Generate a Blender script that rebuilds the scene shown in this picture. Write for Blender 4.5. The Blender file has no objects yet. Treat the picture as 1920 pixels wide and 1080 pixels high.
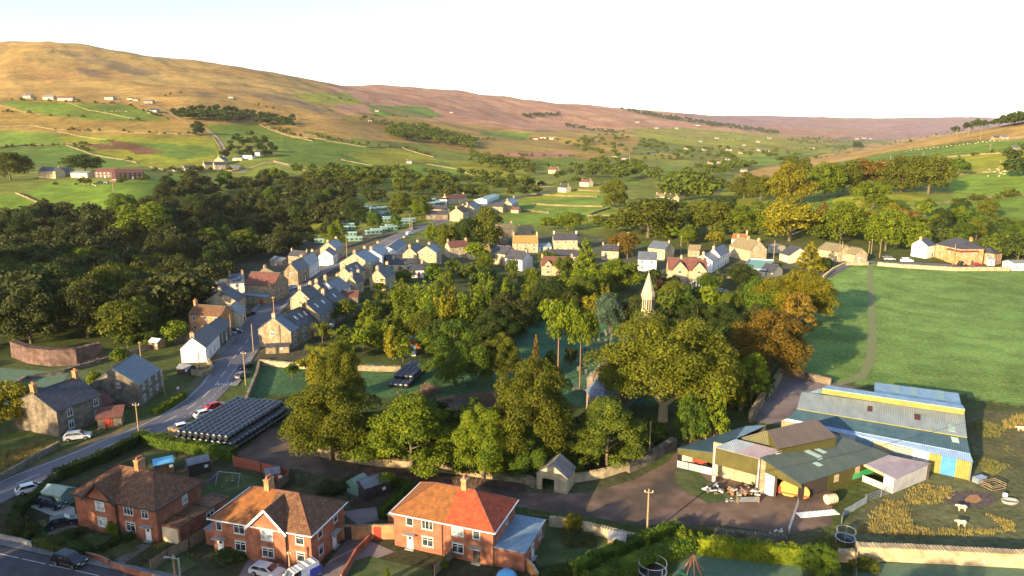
import bpy, bmesh, math, random
import numpy as np
from mathutils import Vector, Matrix, noise as mnoise

rnd = random.Random(11)
sc = bpy.context.scene
col = sc.collection

# ------------------------------------------------------------------ camera geometry (survey frame: 1920 x 1080 photo)
FPX, CAMH, TILT = 1300.0, 55.0, math.radians(11.7)
CT, ST = math.cos(TILT), math.sin(TILT)

def ray(u, v):
    a = (u - 960.0) / FPX; t = (540.0 - v) / FPX
    return (a, CT + ST * t, -ST + CT * t)

def pix(x, y, z):
    zc = y * CT - (z - CAMH) * ST
    up = y * ST + (z - CAMH) * CT
    return 960 + FPX * x / zc, 540 - FPX * up / zc, zc

# ------------------------------------------------------------------ terrain
# surveyed spots: photo position and distance north; the height follows
ANCH = [
 (-100,640,190),(0,590,225),(250,600,230),(420,560,246),
 (0,395,450),(130,400,450),(260,380,470),(60,330,610),(260,330,600),(0,300,760),(200,300,800),(420,320,750),(350,260,950),
 (0,240,1050),(150,188,1300),(350,195,1280),(300,225,1130),(0,190,1280),(520,290,830),(470,238,1150),(640,250,1180),(560,330,700),
 (600,370,560),(700,400,500),(0,130,1700),(300,150,1700),(500,180,1600),
 (0,79,2200),(100,84,2250),(200,95,2300),(330,110,2350),(400,122,2400),(520,140,2600),(590,156,2850),
 (-200,82,2150),(-200,200,1250),(-200,330,600),
 (700,160,3600),(850,170,3900),(940,182,4200),(1000,190,4500),(1100,195,4900),(1200,206,5200),(1260,211,5600),
 (800,210,2300),(900,230,2200),(1000,230,3000),(1150,235,3400),(820,270,1300),(700,290,1000),(820,330,830),(900,300,1100),
 (1000,400,520),(1000,360,690),(1100,330,850),(1200,300,1200),(1200,265,2100),(1300,330,850),(1300,290,1400),
 (1400,217,7500),(1500,220,7900),(1600,222,8200),(1830,220,8600),(1400,262,3000),(1560,262,3800),(1600,250,5200),(1450,240,5000),(2000,240,7000),
 (1920,235,900),(2050,215,850),(1800,252,1080),(1700,268,1300),(1600,288,1400),(1500,310,1100),(1420,335,820),
 (1700,350,550),(1880,385,450),(1880,300,680),(1550,380,500),(1700,500,300),(1920,500,305),(1300,480,335),(1100,490,325),(1450,430,400),
 (1200,400,490),(830,420,455),(900,385,560),(640,500,300),(760,450,380),(2100,380,420),(2100,520,290),
]
# (x/y, distance, height): gorge of the river and ground behind the ridges
EXTRA = [(-.85,230,-7),(-.75,290,-12),(-.62,250,-6),(-.6,320,-13),(-.5,300,-11),(-.42,360,-13),(-.36,420,-10),(-.3,470,-5),(-.95,330,-12),
 (-.9,3400,200),(-.6,3600,200),(-.4,4200,190),(-.2,6500,200),(0,7000,200),(.2,8000,200),(.35,11000,250),(.6,11500,250),(-.8,9000,100),(-.3,11000,100),
 (-.9,150,0),(-.4,180,0),(0,150,0),(0,250,0),(.3,170,0),(.7,150,0),(.75,230,0),(0,80,0),(-.7,80,0),(.7,80,0),
 (.85,1500,70),(.6,1900,30),(.75,2500,45)]

def anchor_pts():
    P = []
    for u, v, Y in ANCH:
        dx, dy, dz = ray(u, v)
        P.append((dx / dy, math.log(Y), CAMH + dz / dy * Y))
    for a, Y, z in EXTRA:
        P.append((a, math.log(Y), z))
    return np.array(P)

AP = anchor_pts()
def _k(d2):
    return np.where(d2 > 1e-12, d2 * np.log(d2 + 1e-12), 0.0)
KA, KL = 2.2, 1.0
def tps_fit(P):
    X = np.c_[P[:, 0] * KA, P[:, 1] * KL]
    n = len(X)
    D = ((X[:, None] - X[None]) ** 2).sum(-1)
    K = _k(D) + np.eye(n) * 0.004
    Q = np.c_[np.ones(n), X]
    A = np.zeros((n + 3, n + 3)); A[:n, :n] = K; A[:n, n:] = Q; A[n:, :n] = Q.T
    # fit the slope z/Y, which is what the eye judges
    b = np.r_[P[:, 2] / np.exp(P[:, 1]), 0, 0, 0]
    return X, np.linalg.solve(A, b)
TX, TW = tps_fit(AP)
def tps(a, l):
    a = np.clip(a, -1.05, 1.0)
    q = np.c_[np.ravel(a) * KA, np.ravel(l) * KL]
    out = np.zeros(len(q)); n = len(TX)
    for s in range(0, len(q), 40000):
        c = q[s:s + 40000]
        D = ((c[:, None] - TX[None]) ** 2).sum(-1)
        out[s:s + 40000] = _k(D) @ TW[:n] + TW[n] + c @ TW[n + 1:]
    return out.reshape(np.shape(a)) * np.exp(l)

def vnoise(x, y, seed=0):
    xi = np.floor(x).astype(np.int64); yi = np.floor(y).astype(np.int64)
    fx = x - xi; fy = y - yi
    fx = fx * fx * (3 - 2 * fx); fy = fy * fy * (3 - 2 * fy)
    def h(i, j):
        n = (i * 374761393 + j * 668265263 + seed * 974711) & 0xffffffff
        n = ((n ^ (n >> 13)) * 1274126177) & 0xffffffff
        return ((n ^ (n >> 16)) & 0xffff) / 65535.0
    return (h(xi, yi) * (1 - fx) * (1 - fy) + h(xi + 1, yi) * fx * (1 - fy) + h(xi, yi + 1) * (1 - fx) * fy + h(xi + 1, yi + 1) * fx * fy) * 2 - 1
def fbm(x, y, s, oct=4, seed=0):
    r = 0; amp = 1.0
    for o in range(oct):
        r = r + amp * vnoise(x / s * 2 ** o, y / s * 2 ** o, seed + o); amp *= .5
    return r / 1.9
def sstep(x, a, b):
    t = np.clip((x - a) / (b - a), 0, 1); return t * t * (3 - 2 * t)

ac = np.linspace(-.92, .92, 860)
grow = .92 + np.cumsum(.004 * 1.09 ** np.arange(60))
GA = np.r_[-grow[::-1], ac, grow]
GL = np.linspace(math.log(12), math.log(12500), 620)
GAm, GLm = np.meshgrid(GA, GL)            # rows = distance
GY = np.exp(GLm); GX = GAm * GY
GZ = tps(GAm, GLm)
GZ = GZ * sstep(GY, 165, 265)
GZ = GZ + fbm(GX, GY, 420, 5, 3) * np.clip((GY - 500) / 1500, 0, 1) * 12 + fbm(GX + GY * .6, GY * .4, 150, 4, 9) * np.clip((GY - 600) / 1200, 0, 1) * 9
GZ = GZ + fbm(GX, GY, 60, 3, 5) * np.clip((GY - 260) / 400, 0, 1) * .7

# unseen spur added beyond the left edge to shade the riverside wood
GZ = GZ + 40 * np.exp(-((GX + 285) / 55) ** 2) * np.exp(-((GY - 225) / 110) ** 4) * sstep(-GAm, .86, 1.05)

def terr(x, y):
    y = max(y, 12.1); a = x / y; l = math.log(y)
    j = min(max(int(np.searchsorted(GA, a)) - 1, 0), len(GA) - 2)
    fi = (l - GL[0]) / (GL[1] - GL[0]); i = min(max(int(fi), 0), len(GL) - 2); ti = min(max(fi - i, 0), 1)
    tj = min(max((a - GA[j]) / (GA[j + 1] - GA[j]), 0), 1)
    return float((GZ[i, j] * (1 - tj) + GZ[i, j + 1] * tj) * (1 - ti) + (GZ[i + 1, j] * (1 - tj) + GZ[i + 1, j + 1] * tj) * ti)

def at(u, v, h=0.0, ymin=40.0, ymax=11500):
    """first meeting of the sight line with the ground raised by h"""
    dx, dy, dz = ray(u, v); a = dx / dy; s = dz / dy
    y = ymin; step = 1.012
    py = y
    while y < ymax:
        if CAMH + s * y <= terr(a * y, y) + h:
            lo, hi = py, y
            for _ in range(18):
                m = (lo + hi) / 2
                if CAMH + s * m <= terr(a * m, m) + h: hi = m
                else: lo = m
            return Vector((a * hi, hi, terr(a * hi, hi)))
        py = y; y *= step
    return Vector((a * ymax, ymax, terr(a * ymax, ymax)))
def mpp(p):
    return pix(p.x, p.y, p.z)[2] / FPX

# ------------------------------------------------------------------ object helpers
def tag(o, label=None, cat=None, group=None, kind=None):
    if label: o['label'] = label
    if cat: o['category'] = cat
    if group: o['group'] = group
    if kind: o['kind'] = kind
    return o
def empty(name, loc, rz=0.0, label=None, cat=None, group=None):
    o = bpy.data.objects.new(name, None); col.objects.link(o)
    o.location = loc; o.rotation_euler = (0, 0, rz); o.empty_display_size = .3
    return tag(o, label, cat, group)
class MB:
    """collects simple shapes into one mesh"""
    def __init__(s): s.v = []; s.f = []; s.sm = []
    def add(s, vs, fs, smooth=False):
        n = len(s.v); s.v += [tuple(p) for p in vs]; s.f += [tuple(i + n for i in f) for f in fs]; s.sm += [smooth] * len(fs)
        return s
    def box(s, x0, y0, z0, x1, y1, z1):
        vs = [(x0,y0,z0),(x1,y0,z0),(x1,y1,z0),(x0,y1,z0),(x0,y0,z1),(x1,y0,z1),(x1,y1,z1),(x0,y1,z1)]
        return s.add(vs, [(0,3,2,1),(4,5,6,7),(0,1,5,4),(1,2,6,5),(2,3,7,6),(3,0,4,7)])
    def prism(s, pts, d):
        """extrude polygon pts (3D) by vector d"""
        n = len(pts); d = Vector(d); a = [Vector(p) for p in pts]; b = [p + d for p in a]
        return s.add(a + b, [tuple(range(n))[::-1], tuple(range(n, 2 * n))] + [(i, (i + 1) % n, n + (i + 1) % n, n + i) for i in range(n)])
    def tube(s, p0, p1, r0, r1=None, n=8, cap=True, smooth=True):
        r1 = r0 if r1 is None else r1
        p0 = Vector(p0); p1 = Vector(p1); d = (p1 - p0)
        if d.length < 1e-6: return s
        q = d.to_track_quat('Z', 'Y')
        vs = []
        for p, r in ((p0, r0), (p1, r1)):
            for k in range(n):
                a = 2 * math.pi * k / n
                vs.append(p + q @ Vector((r * math.cos(a), r * math.sin(a), 0)))
        fs = [(k, (k + 1) % n, n + (k + 1) % n, n + k) for k in range(n)]
        s.add(vs, fs, smooth)
        if cap: s.add(vs, [tuple(range(n))[::-1], tuple(range(n, 2 * n))])
        return s
    def bar(s, p0, p1, w, h):
        """beam with a rectangular section"""
        p0 = Vector(p0); p1 = Vector(p1); d = (p1 - p0).normalized()
        up = Vector((0, 0, 1)) if abs(d.z) < .95 else Vector((0, 1, 0))
        sd = d.cross(up).normalized() * w / 2; u2 = sd.cross(d).normalized() * h / 2
        vs = [p + a * sd + b * u2 for p in (p0, p1) for a, b in ((-1,-1),(1,-1),(1,1),(-1,1))]
        return s.add(vs, [(0,1,2,3),(7,6,5,4),(0,4,5,1),(1,5,6,2),(2,6,7,3),(3,7,4,0)])
    def lathe(s, prof, n=12, c=(0,0,0), smooth=True):
        vs = []; 
        for r, z in prof:
            for k in range(n):
                a = 2 * math.pi * k / n; vs.append((c[0] + r * math.cos(a), c[1] + r * math.sin(a), c[2] + z))
        fs = [(i * n + k, i * n + (k + 1) % n, (i + 1) * n + (k + 1) % n, (i + 1) * n + k) for i in range(len(prof) - 1) for k in range(n)]
        return s.add(vs, fs, smooth)
    def build(s, name, mat, parent=None, loc=None):
        me = bpy.data.meshes.new(name); me.from_pydata([tuple(v) for v in s.v], [], s.f); me.update()
        if any(s.sm): me.polygons.foreach_set('use_smooth', s.sm)
        if mat: me.materials.append(mat)
        o = bpy.data.objects.new(name, me); col.objects.link(o)
        if parent: o.parent = parent
        if loc is not None: o.location = loc
        return o
def kids(o): return [c for c in bpy.data.objects if c.parent == o]
def copy_tree(o, parent=None, tree=None):
    tree = tree or {}
    c = o.copy(); col.objects.link(c)
    if parent: c.parent = parent
    for ch in o.children: copy_tree(ch, c)
    return c

# ------------------------------------------------------------------ materials
def _nt(name):
    m = bpy.data.materials.new(name); m.use_nodes = True
    return m, m.node_tree, m.node_tree.nodes['Principled BSDF']
def mat(name, c1, c2=None, scale=2.0, rough=.85, metal=0.0, bump=0.0, bscale=None, spec=.3, detail=6, pos=(.35, .65), c3=None, s3=.2):
    m, nt, b = _nt(name); L = nt.links
    b.inputs['Roughness'].default_value = rough; b.inputs['Metallic'].default_value = metal
    b.inputs['Specular IOR Level'].default_value = spec
    tc = nt.nodes.new('ShaderNodeTexCoord')
    if c2 is None:
        c2 = tuple(x * .8 for x in c1)
    n = nt.nodes.new('ShaderNodeTexNoise'); n.inputs['Scale'].default_value = scale; n.inputs['Detail'].default_value = detail
    L.new(tc.outputs['Object'], n.inputs['Vector'])
    r = nt.nodes.new('ShaderNodeValToRGB'); r.color_ramp.elements[0].position = pos[0]; r.color_ramp.elements[1].position = pos[1]
    r.color_ramp.elements[0].color = (*c1, 1); r.color_ramp.elements[1].color = (*c2, 1)
    L.new(n.outputs['Fac'], r.inputs['Fac']); out = r.outputs['Color']
    if c3:
        n3 = nt.nodes.new('ShaderNodeTexNoise'); n3.inputs['Scale'].default_value = s3; n3.inputs['Detail'].default_value = 3
        L.new(tc.outputs['Object'], n3.inputs['Vector'])
        r3 = nt.nodes.new('ShaderNodeValToRGB'); r3.color_ramp.elements[0].position = .45; r3.color_ramp.elements[1].position = .62
        L.new(n3.outputs['Fac'], r3.inputs['Fac'])
        mx = nt.nodes.new('ShaderNodeMixRGB'); L.new(r3.outputs['Color'], mx.inputs['Fac']); L.new(out, mx.inputs[1]); mx.inputs[2].default_value = (*c3, 1)
        out = mx.outputs[0]
    L.new(out, b.inputs['Base Color'])
    if bump:
        nb = nt.nodes.new('ShaderNodeTexNoise'); nb.inputs['Scale'].default_value = bscale or scale * 3; nb.inputs['Detail'].default_value = 4
        L.new(tc.outputs['Object'], nb.inputs['Vector'])
        bp = nt.nodes.new('ShaderNodeBump'); bp.inputs['Strength'].default_value = 1; bp.inputs['Distance'].default_value = bump
        L.new(nb.outputs['Fac'], bp.inputs['Height']); L.new(bp.outputs['Normal'], b.inputs['Normal'])
    return m
def brickmat(name, c1, c2, mortar, bw=.225, bh=.075, msize=.012, rough=.9, axis='auto', offset=.5, nz=.38, warm=None):
    """coursed masonry or tiles; vector built from object x+y and z so every wall reads"""
    m, nt, b = _nt(name); L = nt.links; N = nt.nodes
    b.inputs['Roughness'].default_value = rough; b.inputs['Specular IOR Level'].default_value = .2
    tc = N.new('ShaderNodeTexCoord'); geo = N.new('ShaderNodeNewGeometry')
    sx = N.new('ShaderNodeSeparateXYZ'); L.new(tc.outputs['Object'], sx.inputs[0])
    vt = N.new('ShaderNodeVectorTransform'); vt.vector_type = 'NORMAL'; vt.convert_from = 'WORLD'; vt.convert_to = 'OBJECT'
    L.new(geo.outputs['True Normal'], vt.inputs[0])
    sn = N.new('ShaderNodeSeparateXYZ'); L.new(vt.outputs[0], sn.inputs[0])
    ab = N.new('ShaderNodeMath'); ab.operation = 'ABSOLUTE'; L.new(sn.outputs['X'], ab.inputs[0])
    gt = N.new('ShaderNodeMath'); gt.operation = 'GREATER_THAN'; L.new(ab.outputs[0], gt.inputs[0]); gt.inputs[1].default_value = .55
    mx = N.new('ShaderNodeMix'); mx.data_type = 'FLOAT'; L.new(gt.outputs[0], mx.inputs[0]); L.new(sx.outputs['X'], mx.inputs[2]); L.new(sx.outputs['Y'], mx.inputs[3])
    cb = N.new('ShaderNodeCombineXYZ'); L.new(mx.outputs[0], cb.inputs['X']); L.new(sx.outputs['Z'], cb.inputs['Y'])
    br = N.new('ShaderNodeTexBrick'); L.new(cb.outputs[0], br.inputs['Vector'])
    br.inputs['Color1'].default_value = (*c1, 1); br.inputs['Color2'].default_value = (*c2, 1); br.inputs['Mortar'].default_value = (*mortar, 1)
    br.inputs['Scale'].default_value = 1; br.inputs['Brick Width'].default_value = bw; br.inputs['Row Height'].default_value = bh
    br.inputs['Mortar Size'].default_value = msize; br.inputs['Bias'].default_value = -.1; br.offset = offset
    n = N.new('ShaderNodeTexNoise'); n.inputs['Scale'].default_value = .7; n.inputs['Detail'].default_value = 7; L.new(tc.outputs['Object'], n.inputs['Vector'])
    mr = N.new('ShaderNodeMapRange'); mr.inputs['From Min'].default_value = .3; mr.inputs['From Max'].default_value = .7
    mr.inputs['To Min'].default_value = 1 - nz; mr.inputs['To Max'].default_value = 1 + nz; L.new(n.outputs['Fac'], mr.inputs[0])
    ml = N.new('ShaderNodeVectorMath'); ml.operation = 'SCALE'; L.new(br.outputs['Color'], ml.inputs[0]); L.new(mr.outputs[0], ml.inputs['Scale'])
    L.new(ml.outputs[0], b.inputs['Base Color'])
    bp = N.new('ShaderNodeBump'); bp.inputs['Distance'].default_value = .02; L.new(br.outputs['Fac'], bp.inputs['Height']); bp.invert = True
    L.new(bp.outputs['Normal'], b.inputs['Normal'])
    return m
def tilemat(name, c1, c2, moss=None, mossamt=.5, row=.25, rough=.75, spec=.35):
    """roof slates / tiles: rows along the slope by object z, joints along x"""
    m, nt, b = _nt(name); L = nt.links; N = nt.nodes
    b.inputs['Roughness'].default_value = rough; b.inputs['Specular IOR Level'].default_value = spec
    tc = N.new('ShaderNodeTexCoord'); sx = N.new('ShaderNodeSeparateXYZ'); L.new(tc.outputs['Object'], sx.inputs[0])
    ad = N.new('ShaderNodeMath'); ad.operation = 'ADD'; L.new(sx.outputs['X'], ad.inputs[0]); 
    m2 = N.new('ShaderNodeMath'); m2.operation = 'MULTIPLY'; m2.inputs[1].default_value = .37; L.new(sx.outputs['Y'], m2.inputs[0]); L.new(m2.outputs[0], ad.inputs[1])
    cb = N.new('ShaderNodeCombineXYZ'); L.new(ad.outputs[0], cb.inputs['X']); L.new(sx.outputs['Z'], cb.inputs['Y'])
    br = N.new('ShaderNodeTexBrick'); L.new(cb.outputs[0], br.inputs['Vector']); br.inputs['Scale'].default_value = 1
    br.inputs['Color1'].default_value = (*c1, 1); br.inputs['Color2'].default_value = (*c2, 1); br.inputs['Mortar'].default_value = (*[x * .5 for x in c1], 1)
    br.inputs['Brick Width'].default_value = .33; br.inputs['Row Height'].default_value = row * .55; br.inputs['Mortar Size'].default_value = .012
    n = N.new('ShaderNodeTexNoise'); n.inputs['Scale'].default_value = 1.3; n.inputs['Detail'].default_value = 9; L.new(tc.outputs['Object'], n.inputs['Vector'])
    mr = N.new('ShaderNodeMapRange'); mr.inputs['From Min'].default_value = .3; mr.inputs['From Max'].default_value = .7; mr.inputs['To Min'].default_value = .7; mr.inputs['To Max'].default_value = 1.3
    L.new(n.outputs['Fac'], mr.inputs[0])
    ml = N.new('ShaderNodeVectorMath'); ml.operation = 'SCALE'; L.new(br.outputs['Color'], ml.inputs[0]); L.new(mr.outputs[0], ml.inputs['Scale'])
    out = ml.outputs[0]
    if moss:
        n3 = N.new('ShaderNodeTexNoise'); n3.inputs['Scale'].default_value = 2.4; n3.inputs['Detail'].default_value = 9; n3.inputs['Roughness'].default_value = .75
        L.new(tc.outputs['Object'], n3.inputs['Vector'])
        r3 = N.new('ShaderNodeValToRGB'); r3.color_ramp.elements[0].position = .62 - mossamt * .3; r3.color_ramp.elements[1].position = .72 - mossamt * .3
        L.new(n3.outputs['Fac'], r3.inputs['Fac']); mx = N.new('ShaderNodeMixRGB'); L.new(r3.outputs['Color'], mx.inputs['Fac']); L.new(out, mx.inputs[1]); mx.inputs[2].default_value = (*moss, 1)
        out = mx.outputs[0]
    L.new(out, b.inputs['Base Color'])
    bp = N.new('ShaderNodeBump'); bp.inputs['Distance'].default_value = .015; L.new(br.outputs['Fac'], bp.inputs['Height']); bp.invert = True
    L.new(bp.outputs['Normal'], b.inputs['Normal'])
    return m
def corrmat(name, c1, c2, pitch=.2, axis='X', rough=.45, metal=0.0, dirt=None):
    m, nt, b = _nt(name); L = nt.links; N = nt.nodes
    b.inputs['Roughness'].default_value = rough; b.inputs['Metallic'].default_value = metal; b.inputs['Specular IOR Level'].default_value = .5
    tc = N.new('ShaderNodeTexCoord'); mp = N.new('ShaderNodeMapping'); L.new(tc.outputs['Object'], mp.inputs[0]); mp.inputs['Scale'].default_value = (.6, .25, .6) if axis == 'X' else (.25, .6, .6)
    n = N.new('ShaderNodeTexNoise'); n.inputs['Scale'].default_value = 1; n.inputs['Detail'].default_value = 8; L.new(mp.outputs[0], n.inputs['Vector'])
    r = N.new('ShaderNodeValToRGB'); r.color_ramp.elements[0].position = .35; r.color_ramp.elements[1].position = .68
    r.color_ramp.elements[0].color = (*c1, 1); r.color_ramp.elements[1].color = (*c2, 1); L.new(n.outputs['Fac'], r.inputs['Fac'])
    w = N.new('ShaderNodeTexWave'); w.wave_type = 'BANDS'; w.bands_direction = axis; w.inputs['Scale'].default_value = .314 / pitch; w.inputs['Distortion'].default_value = 0
    L.new(tc.outputs['Object'], w.inputs['Vector'])
    wr = N.new('ShaderNodeMapRange'); wr.inputs['To Min'].default_value = .72; wr.inputs['To Max'].default_value = 1.1; L.new(w.outputs['Fac'], wr.inputs[0])
    ml = N.new('ShaderNodeVectorMath'); ml.operation = 'SCALE'; 
    nr = N.new('ShaderNodeTexNoise'); nr.inputs['Scale'].default_value = 1.6; nr.inputs['Detail'].default_value = 9; nr.inputs['Roughness'].default_value = .75; L.new(mp.outputs[0], nr.inputs['Vector'])
    rr = N.new('ShaderNodeMapRange'); rr.inputs['From Min'].default_value = .56; rr.inputs['From Max'].default_value = .70; rr.inputs['To Max'].default_value = .55; L.new(nr.outputs['Fac'], rr.inputs[0])
    mr_ = N.new('ShaderNodeMixRGB'); L.new(rr.outputs[0], mr_.inputs[0]); L.new(r.outputs['Color'], mr_.inputs[1]); mr_.inputs[2].default_value = (.17, .09, .05, 1)
    L.new(mr_.outputs[0], ml.inputs[0]); L.new(wr.outputs[0], ml.inputs['Scale'])
    L.new(ml.outputs[0], b.inputs['Base Color'])
    bp = N.new('ShaderNodeBump'); bp.inputs['Distance'].default_value = .03; L.new(w.outputs['Fac'], bp.inputs['Height']); L.new(bp.outputs['Normal'], b.inputs['Normal'])
    return m
def leafmat(name, c1, c2, c3=None, var=.22, scale=.35):
    m, nt, b = _nt(name); L = nt.links; N = nt.nodes
    b.inputs['Roughness'].default_value = .7; b.inputs['Specular IOR Level'].default_value = .15
    geo = N.new('ShaderNodeNewGeometry'); oi = N.new('ShaderNodeObjectInfo')
    n = N.new('ShaderNodeTexNoise'); n.inputs['Scale'].default_value = scale; n.inputs['Detail'].default_value = 5; n.inputs['Roughness'].default_value = .65
    L.new(geo.outputs['Position'], n.inputs['Vector'])
    r = N.new('ShaderNodeValToRGB'); r.color_ramp.elements[0].position = .36; r.color_ramp.elements[1].position = .64
    r.color_ramp.elements[0].color = (*c1, 1); r.color_ramp.elements[1].color = (*c2, 1)
    if c3:
        e = r.color_ramp.elements.new(.8); e.color = (*c3, 1)
    L.new(n.outputs['Fac'], r.inputs['Fac'])
    rp = N.new('ShaderNodeMath'); rp.operation = 'ADD'; rp.use_clamp = False
    L.new(geo.outputs['Random Per Island'], rp.inputs[0]); L.new(oi.outputs['Random'], rp.inputs[1])
    mr = N.new('ShaderNodeMapRange'); mr.inputs['From Max'].default_value = 2; mr.inputs['To Min'].default_value = 1 - var * 1.5; mr.inputs['To Max'].default_value = 1 + var * 1.5; L.new(rp.outputs[0], mr.inputs[0])
    ml = N.new('ShaderNodeVectorMath'); ml.operation = 'SCALE'; L.new(r.outputs['Color'], ml.inputs[0]); L.new(mr.outputs[0], ml.inputs['Scale'])
    L.new(ml.outputs[0], b.inputs['Base Color'])
    tr = N.new('ShaderNodeBsdfTranslucent'); L.new(ml.outputs[0], tr.inputs['Color'])
    ms = N.new('ShaderNodeMixShader'); ms.inputs[0].default_value = .22
    L.new(b.outputs[0], ms.inputs[1]); L.new(tr.outputs[0], ms.inputs[2]); L.new(ms.outputs[0], N['Material Output'].inputs['Surface'])
    return m
# ------------------------------------------------------------------ land cover: fields surveyed as polygons, kept in world (x/y, ln y) space
G=(.13,.195,.022); G2=(.10,.155,.022); YG=(.21,.22,.02); T=(.33,.22,.065); T2=(.26,.185,.045); BR=(.13,.07,.035); PK=(.33,.18,.105); PU=(.25,.15,.145)
FIELDS = [
 (T,[(-300,20),(0,60),(330,95),(600,145),(640,150),(660,262),(640,262),(557,240),(480,233),(390,232),(340,240),(300,225),(240,197),(127,193),(20,187),(-300,190)]),
 (T2,[(-300,187),(0,187),(50,210),(157,224),(320,228),(390,240),(400,258),(380,262),(113,250),(0,245),(-300,245)]),
 (PK,[(600,140),(850,160),(1000,180),(1260,205),(1420,240),(1440,252),(1260,240),(1170,242),(1000,245),(880,240),(800,225),(720,212),(640,215)]),
 (T2,[(640,215),(800,226),(1000,247),(1180,243),(1200,262),(1180,290),(1080,300),(990,298),(900,290),(830,280),(727,247),(640,262)]),
 (YG,[(1180,242),(1273,239),(1443,252),(1500,262),(1560,268),(1560,285),(1400,300),(1325,276),(1208,262)]),
 (PU,[(1200,195),(1830,210),(2000,210),(2000,262),(1560,262),(1450,250),(1380,238),(1262,212)]),
 (PK,[(1380,236),(1480,238),(1600,252),(1560,262),(1460,254)]),
 (G,[(20,187),(127,193),(243,197),(320,227),(157,223),(47,210),(0,193)]),
 (G,[(-300,248),(0,248),(83,247),(113,252),(173,263),(120,272),(0,273),(-300,273)]),
 (G2,[(-300,278),(0,282),(113,273),(213,293),(257,307),(187,317),(77,310),(0,302),(-300,300)]),
 (YG,[(110,252),(397,257),(413,290),(393,307),(287,317),(257,305),(123,270)]),
 (G2,[(180,262),(397,275),(410,290),(340,300),(250,285)]),
 (BR,[(200,262),(245,268),(310,286),(262,290),(215,275)]),
 (BR,[(140,270),(200,270),(240,280),(190,280)]),
 (G,[(50,360),(100,340),(233,343),(367,323),(333,350),(240,420),(133,410)]),
 (G,[(-300,355),(0,367),(30,363),(133,410),(120,440),(-300,440)]),
 (G,[(387,233),(483,235),(547,253),(640,267),(640,307),(533,303),(520,273),(410,253)]),
 (T,[(500,238),(560,243),(627,260),(547,259)]),
 (G2,[(557,227),(640,247),(640,258),(570,250)]),
 (YG,[(543,177),(650,173),(687,197),(587,193)]),
 (G,[(687,197),(800,200),(833,220),(700,217)]),
 (G,[(530,257),(643,270),(813,297),(887,327),(883,340),(827,346),(767,335),(687,322),(643,313),(530,303)]),
 (YG,[(643,287),(747,277),(833,303),(700,313)]),
 (T,[(560,217),(727,247),(800,270),(693,263),(550,243)]),
 (G,[(907,245),(1000,250),(980,263),(900,253)]),
 (PK,[(910,287),(1067,283),(1080,293),(997,297)]),
 (G,[(993,298),(1080,295),(1084,310),(1000,315)]),
 (YG,[(830,300),(905,305),(990,318),(985,335),(900,340)]),
 (G,[(967,370),(1060,358),(1150,345),(1150,430),(1100,424),(940,420)]),
 (YG,[(960,370),(1133,347),(1133,366),(980,378)]),
 (G,[(1198,317),(1258,314),(1262,325),(1198,332)]),
 (G,[(1172,330),(1200,335),(1190,350),(1172,345)]),
 (YG,[(1180,291),(1234,286),(1286,297),(1198,299)]),
 (T,[(1380,326),(1517,297),(1633,269),(1920,232),(2100,215),(2100,240),(1920,258),(1817,263),(1678,283),(1539,311),(1400,340),(1370,345)]),
 (G,[(1350,300),(1456,289),(1530,282),(1480,302),(1380,318)]),
 (G,[(1400,342),(1511,316),(1678,284),(1920,260),(2100,240),(2100,270),(1920,285),(1761,294),(1650,306),(1440,345),(1380,352)]),
 (YG,[(1761,294),(1920,286),(2100,272),(2100,315),(1920,316),(1786,328)]),
 (G,[(1786,328),(1920,317),(2100,312),(2100,365),(1920,368),(1783,378)]),
 (G2,[(1420,392),(1594,363),(1750,372),(1920,370),(2100,366),(2100,410),(1500,410)]),
 (YG,[(1560,370),(1700,366),(1740,374),(1640,396),(1560,398)]),
 (YG,[(1360,350),(1440,345),(1700,305),(1700,350),(1400,385),(1340,385)]),
 (YG,[(1050,420),(1160,398),(1240,380),(1330,378),(1440,385),(1420,410),(1100,430)]),
 ((.14,.225,.055),[(1530,520),(1570,497),(1640,490),(1890,508),(2300,530),(2300,830),(1800,740),(1640,722),(1480,705),(1510,610)]),
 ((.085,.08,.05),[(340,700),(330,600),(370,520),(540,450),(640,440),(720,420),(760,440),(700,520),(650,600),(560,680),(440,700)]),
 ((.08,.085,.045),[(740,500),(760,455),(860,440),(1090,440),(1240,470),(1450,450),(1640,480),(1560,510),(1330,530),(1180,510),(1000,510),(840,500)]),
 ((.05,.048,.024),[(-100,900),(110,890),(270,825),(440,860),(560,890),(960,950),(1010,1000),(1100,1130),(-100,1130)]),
 ((.055,.12,.06),[(960,600),(1230,590),(1240,760),(1100,760),(880,735),(700,700),(680,680),(900,690)]),
 ((.06,.12,.05),[(455,680),(600,690),(610,740),(460,745)]),
 ((.06,.12,.045),[(675,690),(960,720),(960,745),(690,745)]),
 ((.15,.10,.085),[(820,745),(960,728),(950,775),(830,775)]),
 ((.11,.11,.05),[(1560,1000),(1640,930),(1740,890),(1830,880),(1810,770),(1950,770),(2300,840),(2300,1080),(1560,1010)]),
 ((.08,.085,.04),[(540,855),(1200,870),(1500,950),(1550,1000),(1500,1020),(960,950),(560,905)]),
 ((.07,.085,.03),[(-200,680),(200,660),(220,690),(60,800),(-200,860)]),
]
def poly_mask(P, X, Y):
    m = np.zeros(X.shape, bool); n = len(P)
    for i in range(n):
        x0, y0 = P[i]; x1, y1 = P[(i + 1) % n]
        if y0 == y1: continue
        c = ((Y > min(y0, y1)) & (Y <= max(y0, y1)))
        m ^= c & (X < (x1 - x0) * (Y - y0) / (y1 - y0) + x0)
    return m
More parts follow.
